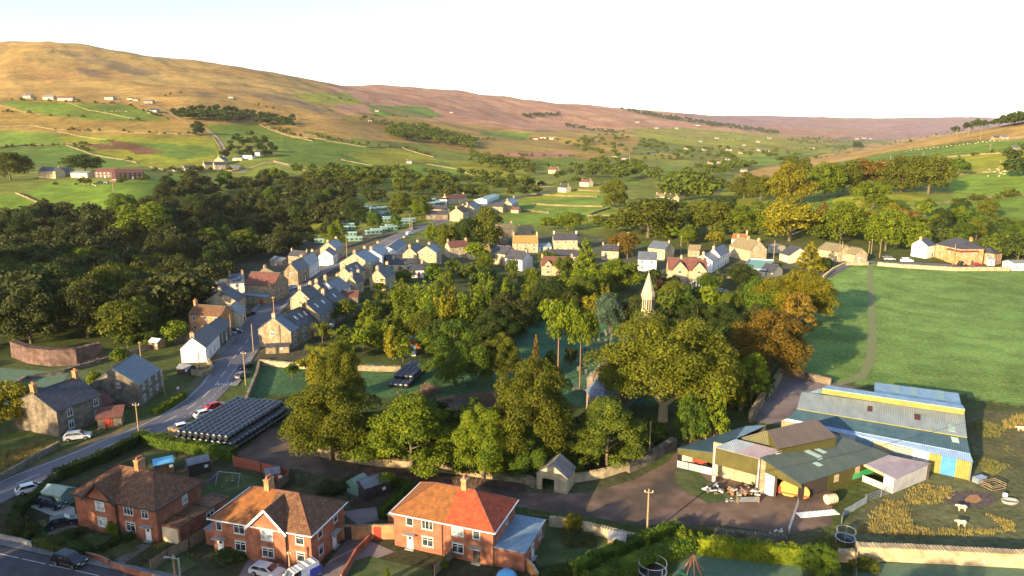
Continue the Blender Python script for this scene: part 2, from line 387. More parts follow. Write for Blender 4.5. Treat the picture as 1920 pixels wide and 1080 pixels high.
def to_al(pts, n=6):
    out = []
    for i in range(len(pts)):
        (u0, v0), (u1, v1) = pts[i], pts[(i + 1) % len(pts)]
        for k in range(n):
            t = k / n; p = at(u0 + (u1 - u0) * t, v0 + (v1 - v0) * t, ymin=60)
            out.append((p.x / p.y, math.log(p.y)))
    return out
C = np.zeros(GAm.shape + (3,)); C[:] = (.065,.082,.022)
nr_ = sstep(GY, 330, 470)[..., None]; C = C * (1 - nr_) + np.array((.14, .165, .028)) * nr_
# moor on everything high, before the fields
hi = sstep(GZ, 60, 130)[..., None]; C = C * (1 - hi) + np.array(T2) * hi
wob_a = fbm(GX, GY, 35, 3, 21) * .004; wob_l = fbm(GX, GY, 30, 3, 22) * .006
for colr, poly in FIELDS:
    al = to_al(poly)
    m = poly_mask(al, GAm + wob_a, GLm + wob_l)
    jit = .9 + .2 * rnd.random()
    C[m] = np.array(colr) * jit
# patches that belong to the ground cover: rushes, heather and bracken beds
for s, seed, amt in ((300, 31, .45), (110, 37, .5), (45, 32, .45)):
    k = (np.clip(fbm(GX, GY, s, 5, seed) * 2.2, 0, 1) * amt * sstep(GY, 400, 900))[..., None]
    C = C * (1 - k) + (C * np.array([.72, .62, .62])) * k
k = (sstep(fbm(GX, GY, 330, 5, 35), .1, .5) * sstep(GY, 900, 1500) * .55)[..., None]
C = C * (1 - k) + np.array([.25, .14, .05]) * k
# heather beds on the big hill
for poly in ([(90,92),(150,95),(230,120),(310,140),(250,140),(160,118)],[(440,165),(520,178),(640,210),(590,208),(500,192)],[(140,125),(205,135),(190,145),(150,140)],[(360,170),(420,175),(400,182),(370,180)]):
    m = poly_mask(to_al(poly), GAm + wob_a * 3, GLm + wob_l * 3); C[m] = C[m] * .5 + np.array([.08, .068, .06]) * .5

def grid_mesh(name, X, Y, Z, Cc, mat_):
    nr, nc = X.shape
    me = bpy.data.meshes.new(name)
    idx = np.arange(nr * nc).reshape(nr, nc)
    q = np.stack([idx[:-1, :-1], idx[:-1, 1:], idx[1:, 1:], idx[1:, :-1]], -1).reshape(-1, 4)
    me.vertices.add(nr * nc); me.vertices.foreach_set('co', np.stack([X, Y, Z], -1).astype(np.float32).ravel())
    me.loops.add(q.size); me.loops.foreach_set('vertex_index', q.astype(np.int32).ravel())
    me.polygons.add(len(q)); me.polygons.foreach_set('loop_start', (np.arange(len(q)) * 4).astype(np.int32))
    me.polygons.foreach_set('use_smooth', np.ones(len(q), bool))
    me.update(calc_edges=True)
    at_ = me.color_attributes.new('cover', 'FLOAT_COLOR', 'POINT')
    at_.data.foreach_set('color', np.concatenate([Cc, np.ones(X.shape + (1,))], -1).astype(np.float32).ravel())
    me.materials.append(mat_)
    o = bpy.data.objects.new(name, me); col.objects.link(o); return o
gm, nt, b = _nt('ground_cover'); N = nt.nodes; L = nt.links
b.inputs['Roughness'].default_value = .95; b.inputs['Specular IOR Level'].default_value = .1
atn = N.new('ShaderNodeAttribute'); atn.attribute_name = 'cover'; tc = N.new('ShaderNodeTexCoord')
prev = atn.outputs['Color']
for sc_, lo, hi_, det in ((.012, .65, 1.35, 9), (.09, .62, 1.35, 9), (1.1, .6, 1.4, 6)):
    mp = N.new('ShaderNodeMapping'); mp.inputs['Scale'].default_value = (1, 1.0, .2); mp.inputs['Rotation'].default_value = (0, 0, .5); L.new(tc.outputs['Object'], mp.inputs[0])
    n = N.new('ShaderNodeTexNoise'); n.inputs['Scale'].default_value = sc_; n.inputs['Detail'].default_value = det; n.inputs['Roughness'].default_value = .65; L.new(mp.outputs[0], n.inputs['Vector'])
    r = N.new('ShaderNodeMapRange'); r.inputs['From Min'].default_value = .3; r.inputs['From Max'].default_value = .7; r.inputs['To Min'].default_value = lo; r.inputs['To Max'].default_value = hi_; L.new(n.outputs['Fac'], r.inputs[0])
    ml = N.new('ShaderNodeVectorMath'); ml.operation = 'SCALE'; L.new(prev, ml.inputs[0]); L.new(r.outputs[0], ml.inputs['Scale']); prev = ml.outputs[0]
# brown tinge in drifts
n = N.new('ShaderNodeTexNoise'); n.inputs['Scale'].default_value = .035; n.inputs['Detail'].default_value = 9; n.inputs['Roughness'].default_value = .7; L.new(tc.outputs['Object'], n.inputs['Vector'])
r = N.new('ShaderNodeMapRange'); r.inputs['From Min'].default_value = .5; r.inputs['From Max'].default_value = .72; r.inputs['To Max'].default_value = .5; L.new(n.outputs['Fac'], r.inputs[0])
mx = N.new('ShaderNodeMixRGB'); L.new(r.outputs[0], mx.inputs[0]); L.new(prev, mx.inputs[1]); mx.blend_type = 'MULTIPLY'; mx.inputs[2].default_value = (1.1, .72, .6, 1)
L.new(mx.outputs[0], b.inputs['Base Color'])
nb = N.new('ShaderNodeTexNoise'); nb.inputs['Scale'].default_value = .9; nb.inputs['Detail'].default_value = 5; L.new(tc.outputs['Object'], nb.inputs['Vector'])
bp = N.new('ShaderNodeBump'); bp.inputs['Distance'].default_value = .25; bp.inputs['Strength'].default_value = .6; L.new(nb.outputs['Fac'], bp.inputs['Height']); L.new(bp.outputs['Normal'], b.inputs['Normal'])
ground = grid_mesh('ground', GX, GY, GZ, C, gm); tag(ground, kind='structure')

# ------------------------------------------------------------------ light, sky, camera
SUN_AZ, SUN_EL = math.radians(42), math.radians(14.5)      # sun low behind the viewer's left shoulder
SD = Vector((-math.sin(SUN_AZ) * math.cos(SUN_EL), -math.cos(SUN_AZ) * math.cos(SUN_EL), math.sin(SUN_EL)))
w = bpy.data.worlds.new('World'); sc.world = w; w.use_nodes = True
bg = w.node_tree.nodes['Background']; sky = w.node_tree.nodes.new('ShaderNodeTexSky'); sky.sky_type = 'NISHITA'; sky.sun_disc = False
sky.sun_elevation = SUN_EL; sky.sun_rotation = math.pi + SUN_AZ; sky.altitude = 300; sky.dust_density = 1.0; sky.air_density = .95; sky.ozone_density = 1.5
w.node_tree.links.new(sky.outputs[0], bg.inputs[0]); bg.inputs[1].default_value = SKY_STR = .14
sl = bpy.data.lights.new('sun', 'SUN'); sl.energy = 5.0; sl.angle = math.radians(.6); sl.color = (1, .77, .43)
so = bpy.data.objects.new('sun', sl); col.objects.link(so); so.rotation_euler = (-SD).to_track_quat('-Z', 'Y').to_euler()
cam = bpy.data.cameras.new('camera'); cam.lens = 36 * FPX / 1920; cam.sensor_width = 36; cam.clip_start = 1; cam.clip_end = 40000
co = bpy.data.objects.new('camera', cam); col.objects.link(co); co.location = (0, 0, CAMH); co.rotation_euler = (math.pi / 2 - TILT, 0, 0)
sc.camera = co
vs = sc.view_settings; vs.view_transform = 'Standard'; vs.look = 'None'; vs.gamma = 1; vs.use_curve_mapping = False; vs.exposure = 1.5
sc.cycles.use_denoising = True
sc.cycles.max_bounces = 5; sc.cycles.diffuse_bounces = 2; sc.cycles.transparent_max_bounces = 4; sc.cycles.volume_bounces = 0

hz = MB(); hz.box(-14000, -400, -60, 14000, 14500, 620); vm, nt, b_ = _nt('haze_air'); nt.nodes.remove(b_)
pv = nt.nodes.new('ShaderNodeVolumePrincipled'); pv.inputs['Density'].default_value = 2.2e-5; pv.inputs['Color'].default_value = (.93, .92, 1, 1); nt.links.new(pv.outputs[0], nt.nodes['Material Output'].inputs['Volume'])
tag(hz.build('haze', vm), kind='stuff'); sc.cycles.volume_step_rate = 4
# ------------------------------------------------------------------ trees
LM = {
 'green': leafmat('leaf_green', (.036,.07,.008), (.095,.14,.011), (.16,.19,.016)),
 'bright': leafmat('leaf_bright', (.06,.095,.006), (.16,.19,.009), (.24,.25,.012)),
 'olive': leafmat('leaf_olive', (.052,.07,.008), (.125,.13,.011), (.2,.165,.015)),
 'gold': leafmat('leaf_gold', (.11,.11,.007), (.24,.2,.01), (.3,.22,.012)),
 'amber': leafmat('leaf_amber', (.055,.07,.006), (.135,.135,.009), (.22,.17,.011)),
 'mid': leafmat('leaf_mid', (.05,.075,.01), (.115,.14,.012), (.18,.18,.016)),
 'rust': leafmat('leaf_rust', (.09,.065,.009), (.2,.125,.014), (.25,.13,.014)),
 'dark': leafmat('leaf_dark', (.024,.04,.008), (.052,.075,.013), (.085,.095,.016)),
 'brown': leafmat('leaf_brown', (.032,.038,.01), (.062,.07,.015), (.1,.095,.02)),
 'copper': leafmat('leaf_copper', (.03,.01,.014), (.07,.02,.022), (.1,.03,.03)),
 'blue': leafmat('leaf_blue', (.04,.07,.045), (.09,.13,.075)),
}
BARK = mat('bark', (.09,.065,.045), (.17,.13,.09), 3, .9, bump=.04)
PALEBARK = mat('pale_bark', (.34,.25,.14), (.5,.38,.2), 1.2, .9, bump=.05)
REDBARK = mat('pine_bark', (.22,.10,.05), (.36,.17,.09), 1.5, .9, bump=.04)

def leaves_mesh(name, pts, nrm, size, seed, asp=1.0):
    rs = np.random.RandomState(seed); n = len(pts)
    d = nrm + rs.normal(0, .55, (n, 3)); d /= np.linalg.norm(d, axis=1)[:, None] + 1e-9
    t = np.cross(d, rs.normal(0, 1, (n, 3))); t /= np.linalg.norm(t, axis=1)[:, None] + 1e-9
    s = np.cross(d, t); sz = size * rs.uniform(.6, 1.35, (n, 1))
    t = t * sz * asp; s = s * sz; bend = d * sz * .25
    V = np.stack([pts - t - s * .5, pts + s - t * .2 - bend, pts + t + s * .3, pts - s + t * .3 + bend * .5], 1).reshape(-1, 3)
    me = bpy.data.meshes.new(name)
    me.vertices.add(4 * n); me.vertices.foreach_set('co', V.astype(np.float32).ravel())
    me.loops.add(4 * n); me.loops.foreach_set('vertex_index', np.arange(4 * n, dtype=np.int32))
    me.polygons.add(n); me.polygons.foreach_set('loop_start', np.arange(n, dtype=np.int32) * 4)
    me.update(calc_edges=True); return me
def lobes_points(seed, n, lobes, flat=.8, inner=.18):
    """points over the outside of many overlapping leafy masses"""
    rs = np.random.RandomState(seed)
    w_ = np.array([r ** 2 for *_, r in lobes]); k = rs.choice(len(lobes), n, p=w_ / w_.sum())
    Cn = np.array([l[:3] for l in lobes])[k]; Rr = np.array([l[3] for l in lobes])[k][:, None]
    d = rs.normal(0, 1, (n, 3)); d /= np.linalg.norm(d, axis=1)[:, None]
    d[:, 2] = np.where(d[:, 2] < -.35, -d[:, 2], d[:, 2])
    rad = np.where(rs.rand(n, 1) < inner, rs.uniform(.3, .8, (n, 1)), rs.uniform(.84, 1.06, (n, 1)))
    rad = rad * (1 + .14 * np.sin(d[:, :1] * 9 + k[:, None]) * np.cos(d[:, 1:2] * 8 + d[:, 2:] * 7))
    p = Cn + d * Rr * rad * np.array([1, 1, flat])
    return p, d
def round_lobes(seed, n, w=.5, z0=.22, z1=1.0, top=.5, r0=.11, r1=.2, power=1.0):
    """unit tree: height 1, crown half-width w; lobes fill an uneven egg"""
    rs = np.random.RandomState(seed); out = []
    ph = rs.uniform(0, 6, 3)
    for i in range(n):
        while True:
            d = rs.normal(0, 1, 3); d /= np.linalg.norm(d)
            if d[2] > -.75: break
        rr = rs.uniform(.55, .86)
        unev = 1 + .16 * math.sin(2 * math.atan2(d[1], d[0]) + ph[0]) + .10 * math.sin(5 * math.atan2(d[1], d[0]) + ph[1])
        zc = z0 + (z1 - z0) * top; hz = (z1 - zc) if d[2] > 0 else (zc - z0)
        r = rs.uniform(r0, r1)
        out.append((d[0] * w * rr * unev, d[1] * w * rr * unev, zc + d[2] * (hz - r * .6) * rr * 1.08, r))
    out.append((0, 0, z0 + (z1 - z0) * .45, .26 * min(1, w * 2)))
    return out
def cone_lobes(seed, n, w=.28, z0=.08):
    rs = np.random.RandomState(seed); out = []
    for i in range(n):
        t = (i + .5) / n; a = i * 2.4 + rs.uniform(-.3, .3); rr = w * (1 - t) ** .8
        out.append((math.cos(a) * rr * .75, math.sin(a) * rr * .75, z0 + (1 - z0) * t * .95, .04 + .13 * (1 - t)))
    return out
def tier_lobes(seed, n, w=.5):
    """layered horizontal boughs, cedar and maple like"""
    rs = np.random.RandomState(seed); out = []
    for i in range(n):
        t = rs.uniform(0, 1); a = rs.uniform(0, 6.3); rr = w * (1 - t ** 1.6) * rs.uniform(.5, 1.0) + .04
        out.append((math.cos(a) * rr, math.sin(a) * rr, .2 + .72 * t, rs.uniform(.09, .15)))
    return out
PROTO = {}
def trunk_mesh(name, seed, h, r, w, z0, limbs=6, fork=False):
    m = MB(); rs = random.Random(seed)
    if fork:
        m.tube((0, 0, -.02), (0, 0, z0 * .75), r * 1.5, r * 1.15, 10)
        m.tube((0, 0, z0 * .72), (-w * .3, 0, z0 * 1.35), r * .8, r * .5, 8); m.tube((0, 0, z0 * .72), (w * .25, -w * .05, z0 * 1.45), r * .85, r * .5, 8)
        m.tube((w * .25, -w * .05, z0 * 1.42), (w * .3, -w * .1, z0 * 1.9), r * .5, r * .3, 6)
    else:
        m.tube((0, 0, -.02), (rs.uniform(-.02, .02), rs.uniform(-.02, .02), z0 + .1), r * 1.3, r * .8, 8)
        m.tube((0, 0, z0 + .05), (rs.uniform(-.04, .04), rs.uniform(-.04, .04), h * .85), r * .8, r * .2, 6)
    for i in range(limbs):
        a = i * 2.4 + rs.uniform(-.4, .4); z = z0 + .04 + i * .05
        m.tube((0, 0, z), (math.cos(a) * w * .6, math.sin(a) * w * .6, z + rs.uniform(.12, .28)), r * .45, r * .12, 5)
    me = bpy.data.meshes.new(name); me.from_pydata([tuple(v) for v in m.v], [], m.f); me.polygons.foreach_set('use_smooth', m.sm); me.update()
    return me
def make_proto(key, kind, seed, n, leaf, **kw):
    flat = .8; asp = 1.0
    if kind == 'round': lob = round_lobes(seed, kw.get('nl', 26), w=.5, z0=kw.get('z0', -.12), top=kw.get('top', .5), r0=kw.get('r0', .1), r1=kw.get('r1', .2))
    elif kind == 'cone': lob = cone_lobes(seed, kw.get('nl', 34), w=.5); flat = .7
    elif kind == 'tier': lob = tier_lobes(seed, kw.get('nl', 40)); flat = kw.get('flat', .35); asp = 1.3
    elif kind == 'pine': lob = round_lobes(seed, kw.get('nl', 16), w=.5, z0=.36, top=.6, r0=.12, r1=.2); flat = .7
    elif kind == 'bush': lob = round_lobes(seed, kw.get('nl', 14), w=.5, z0=-.15, top=.45, r0=.16, r1=.28); flat = .9
    elif kind == 'plume':  # narrow upright sprays
        rs = np.random.RandomState(seed); lob = []
        for i in range(kw.get('nl', 16)):
            a = rs.uniform(0, 6.3); q = rs.uniform(.05, .36); top_ = rs.uniform(.6, 1.0) - q * .5
            for z in np.arange(.12, top_, .09): lob.append((math.cos(a) * q * (.5 + z), math.sin(a) * q * (.5 + z), z, .07 + .05 * (1 - z)))
        flat = 1.3
    p, d = lobes_points(seed, n, lob, flat, kw.get('inner', .18))
    p[:, 2] *= .98 / max(p[:, 2].max(), 1e-3) if kind != 'pine' else 1
    me = leaves_mesh('crown', p, d, leaf, seed + 1, asp); me.materials.append(LM['green'])
    tk = trunk_mesh('trunk', seed, 1, kw.get('tr', .022), .4, kw.get('tz', .1), kw.get('limbs', 6), kw.get('fork', False)); tk.materials.append(kw.get('bark', BARK))
    PROTO[key] = (me, tk)
for i in range(4): make_proto('round%d' % i, 'round', 10 + i, 9000, .0155, nl=34 + 4 * i, top=.45 + .05 * i)
for i in range(3): make_proto('small%d' % i, 'round', 30 + i, 1500, .036, nl=18, r0=.13, r1=.24, z0=.08)
make_proto('cone0', 'cone', 41, 3000, .022); make_proto('cone1', 'cone', 42, 1200, .034)
make_proto('tier0', 'tier', 51, 7000, .019); make_proto('tier1', 'tier', 52, 9000, .017, nl=60, flat=.42)
make_proto('plume0', 'plume', 61, 3600, .02); make_proto('plume1', 'plume', 62, 2600, .024)
make_proto('pine0', 'pine', 71, 5200, .016, bark=REDBARK, tz=.52, tr=.013); make_proto('bush0', 'bush', 81, 1400, .045); make_proto('bush1', 'bush', 82, 2400, .034)
for i in range(2): make_proto('near%d' % i, 'round', 100 + i, 34000, .0082, nl=70, r0=.07, r1=.14, inner=.1)
make_proto('big0', 'round', 91, 64000, .0066, nl=110, r0=.07, r1=.13, z0=.1, top=.4, fork=True, bark=PALEBARK, tr=.026, tz=.2, inner=.1)
make_proto('big1', 'round', 92, 48000, .0074, nl=90, r0=.07, r1=.14, z0=.04, top=.45, inner=.1)
make_proto('big2', 'tier', 93, 42000, .0085, nl=90, flat=.5)
make_proto('far0', 'round', 95, 420, .07, nl=12, r0=.16, r1=.28, z0=.02); make_proto('far1', 'round', 96, 420, .07, nl=12, r0=.16, r1=.28, z0=.02, top=.4)
TNAME = {'cone': 'conifer', 'pine': 'pine_tree', 'bush': 'bush', 'tier': 'spreading_tree', 'plume': 'feathery_tree'}
def tree_at(p, w, h, proto, colr, label, group=None, cat=None, name=None, rot=None):
    cr, tk = PROTO[proto]; base = proto.rstrip('0123456789')
    name = name or TNAME.get(base, 'leafy_tree')
    e = empty(name, p, rnd.uniform(0, 6.28) if rot is None else rot, label, cat or ('bush' if base == 'bush' else 'tree'), group)
    e.scale = (w, w, h)
    for nm, me in (('crown', cr), ('trunk', tk)):
        if nm == 'trunk' and base == 'bush': continue
        o = bpy.data.objects.new(nm, me); col.objects.link(o); o.parent = e
        if nm == 'crown':
            o.material_slots[0].link = 'OBJECT'; o.material_slots[0].material = LM[colr]
    return e
def tree(u, v, wpx, hpx, proto, colr, label, group=None, **k):
    """u, v: foot of the trunk; wpx, hpx: size in the survey photo"""
    p = at(u, v); m = mpp(p)
    return tree_at(p, wpx * m, hpx * m * 1.03, proto, colr, label, group, **k)
def treetop(u, vtop, wpx, h, proto, colr, label, group=None, **k):
    """placed by its visible top; h is the real height in metres"""
    p = at(u, vtop, h); m = mpp(p)
    return tree_at(p, wpx * m, h, proto, colr, label, group, **k)

# --- single trees one can pick out: (centre u, top v, width px, height m, shape, colour, label)
TT = [
 (1252,583,262,23,'big0','amber','huge sycamore with pale forked trunk before the church'),
 (1003,668,165,20,'big1','amber','tall leafy tree with thin dead spire on top by the chapel'),
 (612,712,176,15,'big1','amber','broad brown green sycamore next to the black bale stack'),
 (634,636,100,19,'big1','amber','dense olive tree behind the broad brown green sycamore'),
 (600,650,60,13,'round2','gold','yellow tinged young tree at the garden wall corner'),
 (768,738,185,14,'big2','bright','low spreading tree with layered pale green boughs above the track'),
 (905,750,125,14,'near1','bright','fresh green rounded tree beside the tall spire topped tree'),
 (975,800,100,9,'near0','green','shadowed green tree at the foot of the tall leafy tree'),
 (1142,742,145,13,'big2','mid','dark layered tree right behind the stone hut'),
 (1450,578,160,18,'big1','rust','orange brown beech beside the field corner'),
 (1500,503,140,18,'big1','gold','bright yellow green tree bulging over the meadow edge'),
 (1435,520,90,14,'round1','green','half shaded green tree behind the yellow green one'),
 (1500,545,75,14,'tier0','rust','small rusty tree under the yellow green crown'),
 (1345,715,66,12,'cone0','bright','pale conifer with drooping sprays by the barn track'),
 (1382,655,46,13,'cone0','gold','yellow conifer standing next to the orange beech'),
 (1415,660,70,12,'tier0','bright','light green layered tree below the orange beech'),
 (1300,735,60,10,'round0','green','green tree half hidden behind the forked sycamore trunk'),
 (1048,556,86,21,'pine0','bright','tall Scots pine with bare red trunk in the churchyard'),
 (1090,576,60,19,'pine0','bright','thinner Scots pine leaning right in the churchyard'),
 (1005,625,26,12,'cone0','rust','slim rusty cypress left of the tall Scots pine'),
 (1033,655,28,6,'bush1','green','round green shrub at the churchyard pine foot'),
 (1072,648,30,5,'bush1','brown','brown round shrub between the two pine trunks'),
 (935,620,85,13,'near1','olive','bronze topped tree left of the churchyard'),
 (850,598,130,16,'near0','green','broad deep green tree behind the small bale stack'),
 (925,568,95,14,'near1','dark','dark rounded tree in the middle of the gardens'),
 (955,545,90,13,'round0','brown','dull brown crowned tree in the middle of the gardens'),
 (735,612,50,9,'plume1','gold','yellowing young tree on the lawn above the sheds'),
 (760,570,52,10,'plume0','bright','light green birch at the upper edge of the garden glade'),
 (790,580,60,10,'round2','olive','olive tree right of the garden glade'),
 (688,560,60,12,'cone0','bright','conical lime green tree at the end of the terrace gardens'),
 (722,598,40,9,'cone0','bright','small lime cone tree below the conical lime tree'),
 (700,590,40,9,'round0','bright','lime green tree between the two cone trees'),
 (750,520,60,13,'plume0','bright','feathery yellow green tree above the glade'),
 (800,520,70,14,'plume0','bright','tall feathery birch in the middle of the gardens'),
 (840,535,60,14,'plume1','gold','yellow feathery birch left of the light green group'),
 (880,530,80,15,'plume0','bright','tall yellow green birch with drooping twigs'),
 (905,510,50,13,'plume1','bright','slender birch behind the tall yellow green birch'),
 (950,520,40,13,'plume1','bright','leaning narrow birch with a pale edge'),
 (1000,500,50,13,'cone0','bright','pale green tree in front of the white cottages'),
 (1030,520,70,12,'round2','dark','dark green tree below the dormer cottage'),
 (1065,540,50,9,'round2','olive','olive tree under the dormer cottage garden'),
 (1112,548,44,8,'bush1','gold','clipped round golden tree behind the pines'),
 (1145,550,60,12,'round1','blue','blue grey conifer left of the spire'),
 (1100,443,60,19,'cone0','bright','tall broad pale conifer among the stone cottages'),
 (1105,500,70,12,'round2','bright','leafy green tree under the tall pale conifer'),
 (1162,482,80,13,'round0','bright','spreading light green tree right of the tall conifer'),
 (1135,528,30,8,'plume0','gold','bright yellow shrub tree below the light green crown'),
 (1168,433,66,13,'round3','rust','reddish brown round tree by the blue roofed houses'),
 (1180,500,50,9,'round1','dark','dark tree behind the spire with the reddish crown above'),
 (1235,520,36,7,'round0','copper','purple leaved tree beside the church spire'),
 (1262,524,44,8,'round1','olive','small olive tree in front of the twin gable house'),
 (1285,545,50,10,'round2','green','green tree hiding the foot of the twin gable house'),
 (1330,510,44,9,'round3','green','rounded tree right of the twin gable house'),
 (1400,528,40,8,'round0','dark','dark green tree by the gravel drive'),
 (1310,560,90,14,'near0','dark','dark yew behind the forked sycamore'),
 (1360,565,100,13,'near1','dark','broad dark yew in the middle of the dark trees'),
 (1420,570,70,12,'round2','brown','dark brownish tree left of the orange beech top'),
 (1340,610,90,12,'round1','dark','shaded dark tree behind the big sycamore'),
 (1220,565,70,11,'round0','dark','dark tree just behind the church tower'),
 (1180,560,60,10,'round1','brown','brown shaded tree left of the church tower'),
 (1522,452,58,13,'cone0','gold','golden pointed tree in front of the farm houses'),
 (1548,480,30,6,'bush1','dark','dark bush at the bend of the farm lane'),
 (910,472,30,9,'round2','bright','small clipped tree in the cottage garden'),
 (885,490,18,5,'bush0','bright','little light green garden tree by the long cottage'),
 (700,395,1,1,'bush0','green',None),
]
FT = [   # far single trees: centre u, foot v, width, height in px
 (20,338,70,52,'round1','olive','big tree at the photo edge before the hillside farm'),
 (160,322,66,33,'round2','dark','dark round tree right behind the red barn'),
 (372,253,28,26,'round0','dark','round tree standing by the hill road bend'),
 (1152,390,58,54,'round0','olive','big lone olive tree at the meadow corner'),
 (1610,283,22,18,'small0','dark','lone dark tree on the tan ridge slope'),
 (1465,305,24,12,'small1','olive','low tree on the edge of the tan slope'),
 (1635,402,62,56,'round3','bright','light green open tree in the sloping field'),
 (1490,340,46,42,'round1','olive','tall olive tree at the top of the field hedge'),
 (1395,372,50,42,'round0','olive','olive tree at the low end of the tree line'),
 (1425,378,46,44,'round2','olive','second olive tree from the low end of the tree line'),
 (1478,386,66,72,'round0','gold','smooth golden green tree in the tree line'),
 (1545,372,60,60,'round2','bright','leafy green tree in the middle of the tree line'),
 (1580,366,54,56,'round1','olive','brown green tree in the middle of the tree line'),
 (1622,358,74,54,'round3','rust','wide bronze beech in the tree line'),
 (1690,360,66,60,'round0','olive','bronze tree left of the pair of big beeches'),
 (1740,364,80,66,'round2','olive','wide dark beech at the right end of the tree line'),
 (1795,330,34,30,'small1','green','small round tree just past the end of the tree line'),
 (1325,470,0,0,'round0','green',None),
 (1215,445,120,66,'round1','olive','broad domed oak behind the blue roofed houses'),
 (1258,448,34,42,'cone0','bright','narrow light green tree right of the domed oak'),
 (1330,440,70,58,'round2','olive','bronze tinted oak behind the white houses'),
 (1395,440,60,50,'round0','bright','pale green oak left of the golden one'),
 (1480,452,92,66,'round3','gold','great golden round tree behind the farm houses'),
 (1540,440,50,54,'cone0','rust','pointed orange larch by the golden tree'),
 (1575,458,60,72,'round1','bright','green tree between the orange larches'),
 (1600,445,38,62,'plume0','rust','tall orange larch behind the farm houses'),
 (1660,470,68,70,'round2','bright','big fresh green tree behind the parked vans'),
 (1715,472,40,50,'round0','bright','narrow green tree left of the brick apartments'),
 (1700,430,40,34,'small1','rust','orange tinged tree above the fresh green one'),
 (1290,460,32,30,'round1','bright','small round lime tree by the telegraph pole'),
 (1340,462,34,26,'small0','gold','small golden round tree above the white terrace'),
 (1065,432,56,36,'round2','bright','light green dome tree behind the dark roofed house'),
 (1025,432,36,26,'small1','bright','low lime tree left of the dome tree'),
 (750,400,44,40,'round1','olive','round olive tree beside the caravan park'),
 (788,410,40,38,'round2','bright','lime tree next to the main road bend'),
 (810,455,30,38,'round0','bright','round yellow green tree by the white van'),
 (838,470,44,52,'round3','olive','olive tree at the corner of the street'),
 (876,470,50,60,'round1','dark','first dark sycamore in the cluster by the long cottage'),
 (912,468,70,80,'round0','olive','largest dark sycamore above the stone cottages'),
 (632,470,44,58,'round0','bright','tall lime tree in front of the caravans'),
 (703,430,34,34,'round2','green','green tree among the green caravans'),
 (676,422,30,30,'round1','dark','dark tree among the green caravans'),
 (745,430,26,28,'small0','green','small tree at the caravan park hedge'),
 (405,555,0,0,'round0','green',None),
 (388,470,70,44,'round0','bright','sunlit rounded tree top in front of the dark wood'),
 (462,478,56,48,'round2','bright','second sunlit tree top above the village roofs'),
 (190,556,64,60,'plume0','blue','grey green willow with pale upright sprays'),
 (235,640,110,84,'round3','olive','brown gold tree by the curved garden wall'),
 (320,560,110,64,'round1','olive','sunlit tree left of the orange brick cottage'),
 (330,645,56,46,'small2','bright','light green shrub tree beside the white cottage garden'),
 (30,800,100,90,'round2','gold','golden leafy tree covering the stone cottage gable'),
 (60,560,100,66,'round1','olive','sunlit olive treetop at the wood edge on the far left'),
 (150,520,90,56,'round0','bright','sunlit treetop in the middle of the dark wood'),
 (215,510,70,44,'round2','bright','small lit treetop right of the sunlit one in the wood'),
 (290,530,80,56,'round3','olive','grey green rounded tree with bare twigs in the wood'),
 (270,455,110,75,'round1','bright','big light green tree at the top edge of the wood'),
]
for u, v, wp, h, pr, c_, lb in TT:
    if lb: treetop(u, v, wp, h, pr, c_, lb)
for u, v, wp, hp, pr, c_, lb in FT:
    q = 1.22 if u > 1180 and v > 325 else 1.0
    if lb: tree(u, v, wp * q, hp * (1 + (q - 1) * .6), pr, c_, lb)

# --- woods, hedgerow trees: many of a kind in one outline
def scatter(poly, n, hm, ratio, protos, colrs, label, group, seed=1, mind=.62):
    rs = random.Random(seed); us = [p[0] for p in poly]; vs_ = [p[1] for p in poly]; placed = []; tries = 0
    while len(placed) < n and tries < n * 30:
        tries += 1
        u = rs.uniform(min(us), max(us)); v = rs.uniform(min(vs_), max(vs_))
        ins = False
        for i in range(len(poly)):
            x0, y0 = poly[i]; x1, y1 = poly[(i + 1) % len(poly)]
            if (y0 > v) != (y1 > v) and u < (x1 - x0) * (v - y0) / (y1 - y0) + x0: ins = not ins
        if not ins: continue
        h = rs.uniform(*hm); p = at(u, v); wd = h * rs.uniform(*ratio)
        if any((p - q).length < (wd + w2) / 2 * mind for q, w2 in placed): continue
        placed.append((p, wd)); tree_at(p, wd, h, rs.choice(protos), rs.choice(colrs), label, group)
    return len(placed)
RD = ['round0','round1','round2','round3']; SMT = ['small0','small1','small2']
n_ = 0
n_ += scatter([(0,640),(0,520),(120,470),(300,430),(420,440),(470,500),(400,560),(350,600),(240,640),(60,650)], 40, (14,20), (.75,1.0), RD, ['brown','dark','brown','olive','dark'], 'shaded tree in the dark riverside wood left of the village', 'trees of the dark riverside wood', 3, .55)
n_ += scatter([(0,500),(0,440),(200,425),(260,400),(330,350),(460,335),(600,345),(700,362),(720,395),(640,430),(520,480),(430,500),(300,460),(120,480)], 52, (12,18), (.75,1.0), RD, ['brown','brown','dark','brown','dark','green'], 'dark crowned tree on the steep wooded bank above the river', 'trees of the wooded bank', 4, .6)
n_ += scatter([(330,365),(420,335),(640,318),(860,340),(1000,350),(1000,372),(850,372),(700,362),(560,350),(400,365)], 26, (9,13), (.85,1.1), SMT+['round0'], ['olive','dark','green','bright','dark'], 'hedgerow tree along the top edge of the wooded bank', 'trees along the upper wood edge', 5)
n_ += scatter([(320,212),(400,205),(550,225),(550,240),(440,232),(330,226)], 14, (11,14), (.7,.9), SMT, ['dark'], 'dark tree of the long plantation on the left hillside', 'trees of the hillside plantation', 6, .5)
n_ += scatter([(415,300),(430,262),(480,255),(525,280),(525,302),(480,300)], 11, (9,13), (.7,.9), SMT, ['dark','brown','olive'], 'tree around the white hillside house', 'trees around the white hillside house', 8, .5)
print('wood trees', n_)
FARW = []
